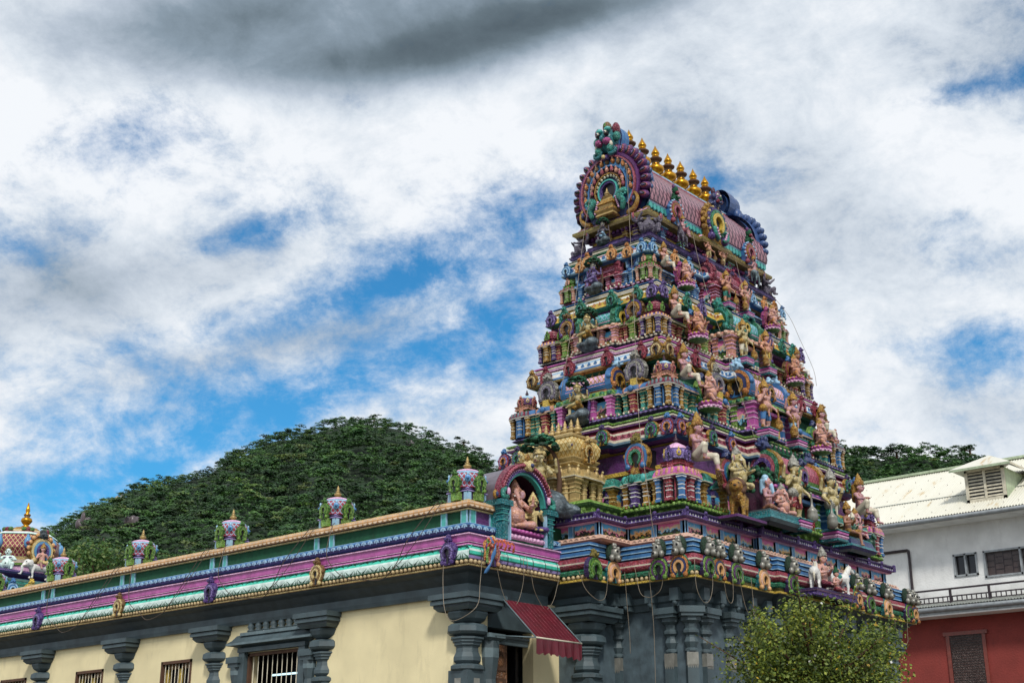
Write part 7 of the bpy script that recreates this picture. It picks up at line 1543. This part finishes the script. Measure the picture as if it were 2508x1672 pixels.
def at_elev(a, el):
    rs = np.arange(110, float(RDs(a)), 2.); e = np.degrees(np.arctan2(hz(a, rs)-1.6, rs)); return float(rs[int(np.argmin(abs(e-el)))])
OUT = [(58.36, 11.85, 1.7, 'granitepale', 'pale granite outcrop high on the left slope of the hill'), (59.6, 10.7, 2.6, 'granite', 'dark purple granite face low on the left slope just right of the domed sanctum'), (57.81, 10.75, 2.4, 'granite', 'dark granite face on the hill right of the fourth dome turret'), (45.95, 14.75, 1.5, 'granite', 'small brownish rock face just below the hill summit')]
OUT = [(a, at_elev(a, e), s, m, l) for a, e, s, m, l in OUT]
def forest():
    Cs = []; Sz = []; Mi = []
    def one(a, r, R, flat, n, kind):
        z = float(hz(a, r)); h = R*rng.uniform(.55, 1.0); base = np.array([CAMP.x+r*cos(R_(a)), CAMP.y+r*sin(R_(a)), z+h]); p = crown_pts(R, flat, n)+base
        Cs.append(p); Sz.append(np.full(len(p), R*.125)*rng.uniform(.7, 1.3, len(p))); t = rng.random(len(p)); p[:, 2] += 0; Mi.append(np.where(t < .93, kind, (kind+1) % 3))
        if n > 260: # understorey filling below the pad
            k = n//3; q = rng.normal(0, R*.45, (k, 3)); q[:, 2] = -rng.random(k)*h*.9; Cs.append(base+q); Sz.append(np.full(k, R*.14)); Mi.append(np.full(k, 2))
    for lo, hi, cnt in ((41, 64, 6200), (19, 28, 2200), (28, 41, 1000), (12, 19, 500)):
        for _ in range(cnt):
            a = rng.uniform(lo, hi); R = RDs(a); r = 95+(R*1.04-95)*rng.random()**.62
            if any(abs(a-q[0]) < .12*q[2] and q[1]-16 < r < q[1]+2 for q in OUT): continue
            f = rng.random(); kind = rng.choice([0, 0, 1, 1, 2, 2, 3, 4], p=[.17, .17, .17, .16, .14, .1, .06, .03])
            one(a, r, (1.7+2.6*f**2)*(r/430)**.6*(.6 if r > R*.9 else 1), rng.uniform(.22, .5), 120, kind)
    for _ in range(1500):       # closed canopy along the crest
        a = rng.uniform(41, 64) if rng.random() < .75 else rng.uniform(19, 28); R = RDs(a); one(a, R*rng.uniform(.88, 1.02), rng.uniform(1.1, 1.9)*(R/430)**.6, rng.uniform(.3, .55), 90, rng.choice([0, 0, 1, 2, 2]))
    C = np.concatenate(Cs); return leaf_mesh('forest_trees', C, np.concatenate(Sz), np.array([-.2, -.5, 1.7]), ['f0', 'f1', 'f2', 'f3', 'f4'], np.concatenate(Mi), None, .7, .55)
tag(forest(), 'dense dark green forest covering the hillside', 'forest', kind='stuff')
# ridge trees one can tell apart
RT_ = 'flat crowned trees standing out on the hill ridge'
ridge = [(43.5, 3.2), (44.1, 2.8), (45.2, 2.6), (46.6, 2.5), (47.6, 3.), (48.3, 3.), (49.3, 3.4), (50.6, 2.6), (51.3, 2.4), (52.6, 2.0), (53.3, 2.), (55.3, 2.4), (56.4, 3.), (57.0, 1.8), (57.6, 1.8), (59.0, 2.6), (60.9, 2.8), (62.0, 2.6)]
ridge_r = [(25.9, 2.), (25.2, 2.2), (24.4, 2.6), (23.6, 2.4), (22.7, 2.4), (21.9, 2.6), (21.4, 2.4), (20.6, 1.9)]
def ridge_tree(a, Rc, label, group):
    r = RDs(a)*1.0; z = float(hz(a, r)); t = thing('ridge_tree', label, 'tree', (CAMP.x+r*cos(R_(a)), CAMP.y+r*sin(R_(a)), z), group=group); h = Rc*rng.uniform(.45, .8); fl = rng.uniform(.25, .5)
    mb = MB(); mb.tube([(0, 0, -1), (.1*Rc, 0, h*.5), (0, 0, h*.9)], [.3, .22, .12], 'brown', 6)
    for i in range(5):
        b = i*1.3+a; mb.tube([(0, 0, h*.55+i*.06*h), (Rc*.35*cos(b), Rc*.35*sin(b), h*.85), (Rc*.7*cos(b), Rc*.7*sin(b), h*1.02)], [.12, .08, .04], 'brown', 5)
    mb.build('trunk', t); p = crown_pts(Rc, fl, 200)+np.array([0, 0, h]); mi = rng.choice([0, 2, 2, 1], len(p)); leaf_mesh('crown', p, np.full(len(p), Rc*.1)*rng.uniform(.6, 1.2, len(p)), np.array([0, 0, 1.]), ['f0', 'f1', 'f2'], mi, t)
for a, q in ridge[::2]: ridge_tree(a, q*.66, 'dark flat topped tree standing on the skyline of the left hill', RT_)
for a, q in ridge_r[::2]: ridge_tree(a, q*.6, 'dark spreading tree standing on the skyline of the right hill', 'trees on the right hill skyline')
# granite outcrops
for a, r, s, m, l in OUT:
    P = [('e', tuple(rng.normal(0, .5, 3)*s*V3(1, 1, .55)), tuple((.2+rng.random(3)*.3)*s*V3(1, 1, 1.5)), m) for _ in range(14)]; o = grow('rock_outcrop', P, s*.1, None, 0); o.location = (CAMP.x+r*cos(R_(a)), CAMP.y+r*sin(R_(a)), float(hz(a, r))+s*.35); tag(o, l, 'rock', 'granite outcrops on the hill')
# ------------------------------------------------------------------ nearer trees
def leafy_tree(name, label, x, y, h, R, nl, ls, mats, seed, clumps, trunk=.07, squash=.9, flowers=0):
    t = thing(name, label, 'tree', (x, y, 0)); q = np.random.default_rng(seed); mb = MB(); C = []; Nn = []
    mb.tube([(0, 0, 0), (.05*R, 0, (h-R)*.5), (0, 0, h-R*.8)], [trunk, trunk*.8, trunk*.7], 'brown', 8)
    for i in range(clumps):
        d = q.normal(size=3); d /= np.linalg.norm(d); d *= R*q.random()**.36*q.uniform(.6, 1.12); d[2] *= squash; c = np.array([0, 0, h-R*squash])+d; pr = R*q.uniform(.16, .34)
        mb.tube(bez([(0, 0, h-R*1.15), tuple(np.array([0, 0, h-R*1.05])*.5+c*.5), tuple(c)], 3), [trunk*.5-.05*trunk*k for k in range(7)], 'brown', 4)
        k = int(nl/clumps*q.uniform(.7, 1.3)); w = q.normal(size=(k, 3)); w /= np.linalg.norm(w, axis=1)[:, None]; w *= (pr*q.random(k)**.45)[:, None]; w[:, 2] += .15*pr*np.abs(w[:, 0])/pr; C.append(c+w); Nn.append(w/pr+np.array([0, 0, .6]))
        if i % 3 == 0:
            tip = c+d/np.linalg.norm(d)*pr*q.uniform(.9, 1.7)+np.array([0, 0, pr*.5]); mb.tube([tuple(c), tuple(tip)], [trunk*.15, trunk*.06], 'brown', 4)
            k2 = 26; tt = q.random(k2)[:, None]; C.append(c+(tip-c)*tt+q.normal(0, .05*R*.4, (k2, 3))); Nn.append(np.tile([0, 0, 1.], (k2, 1)))
    mb.build('trunk', t); C = np.concatenate(C); Nn = np.concatenate(Nn); n = len(C); tone = np.sin(C[:, 0]*3.1/R*2)+np.sin(C[:, 1]*4/R+C[:, 2]*5/R)
    mi = q.choice(len(mats), n, p=[.36, .32, .14, .165, .015]); mi = np.where((tone > .9) & (q.random(n) < .4), 2, mi)
    leaf_mesh('crown', C, ls*q.uniform(.6, 1.25, n), Nn, mats, mi, t); 
    if flowers:
        i = q.choice(n, flowers); leaf_mesh('blossom', C[i]+Nn[i]*ls, np.full(flowers, ls*.8), Nn[i], ['white'], np.zeros(flowers), t, 1.)
    return t
leafy_tree('leafy_tree', 'yellow green small leaved tree in front of the grey tower base', 1.55, -5.5, 4.56, 1.42, 42000, .029, ['l0', 'l1', 'l2', 'l3', 'l4'], 4, 120, squash=.95, flowers=130)
leafy_tree('bushy_tree', 'olive green bushy tree just behind the hall parapet at left', 11.7, 31., 11.1, 2.5, 9000, .09, ['f3', 'f1', 'f4', 'f0', 'f3'], 9, 60, .16)
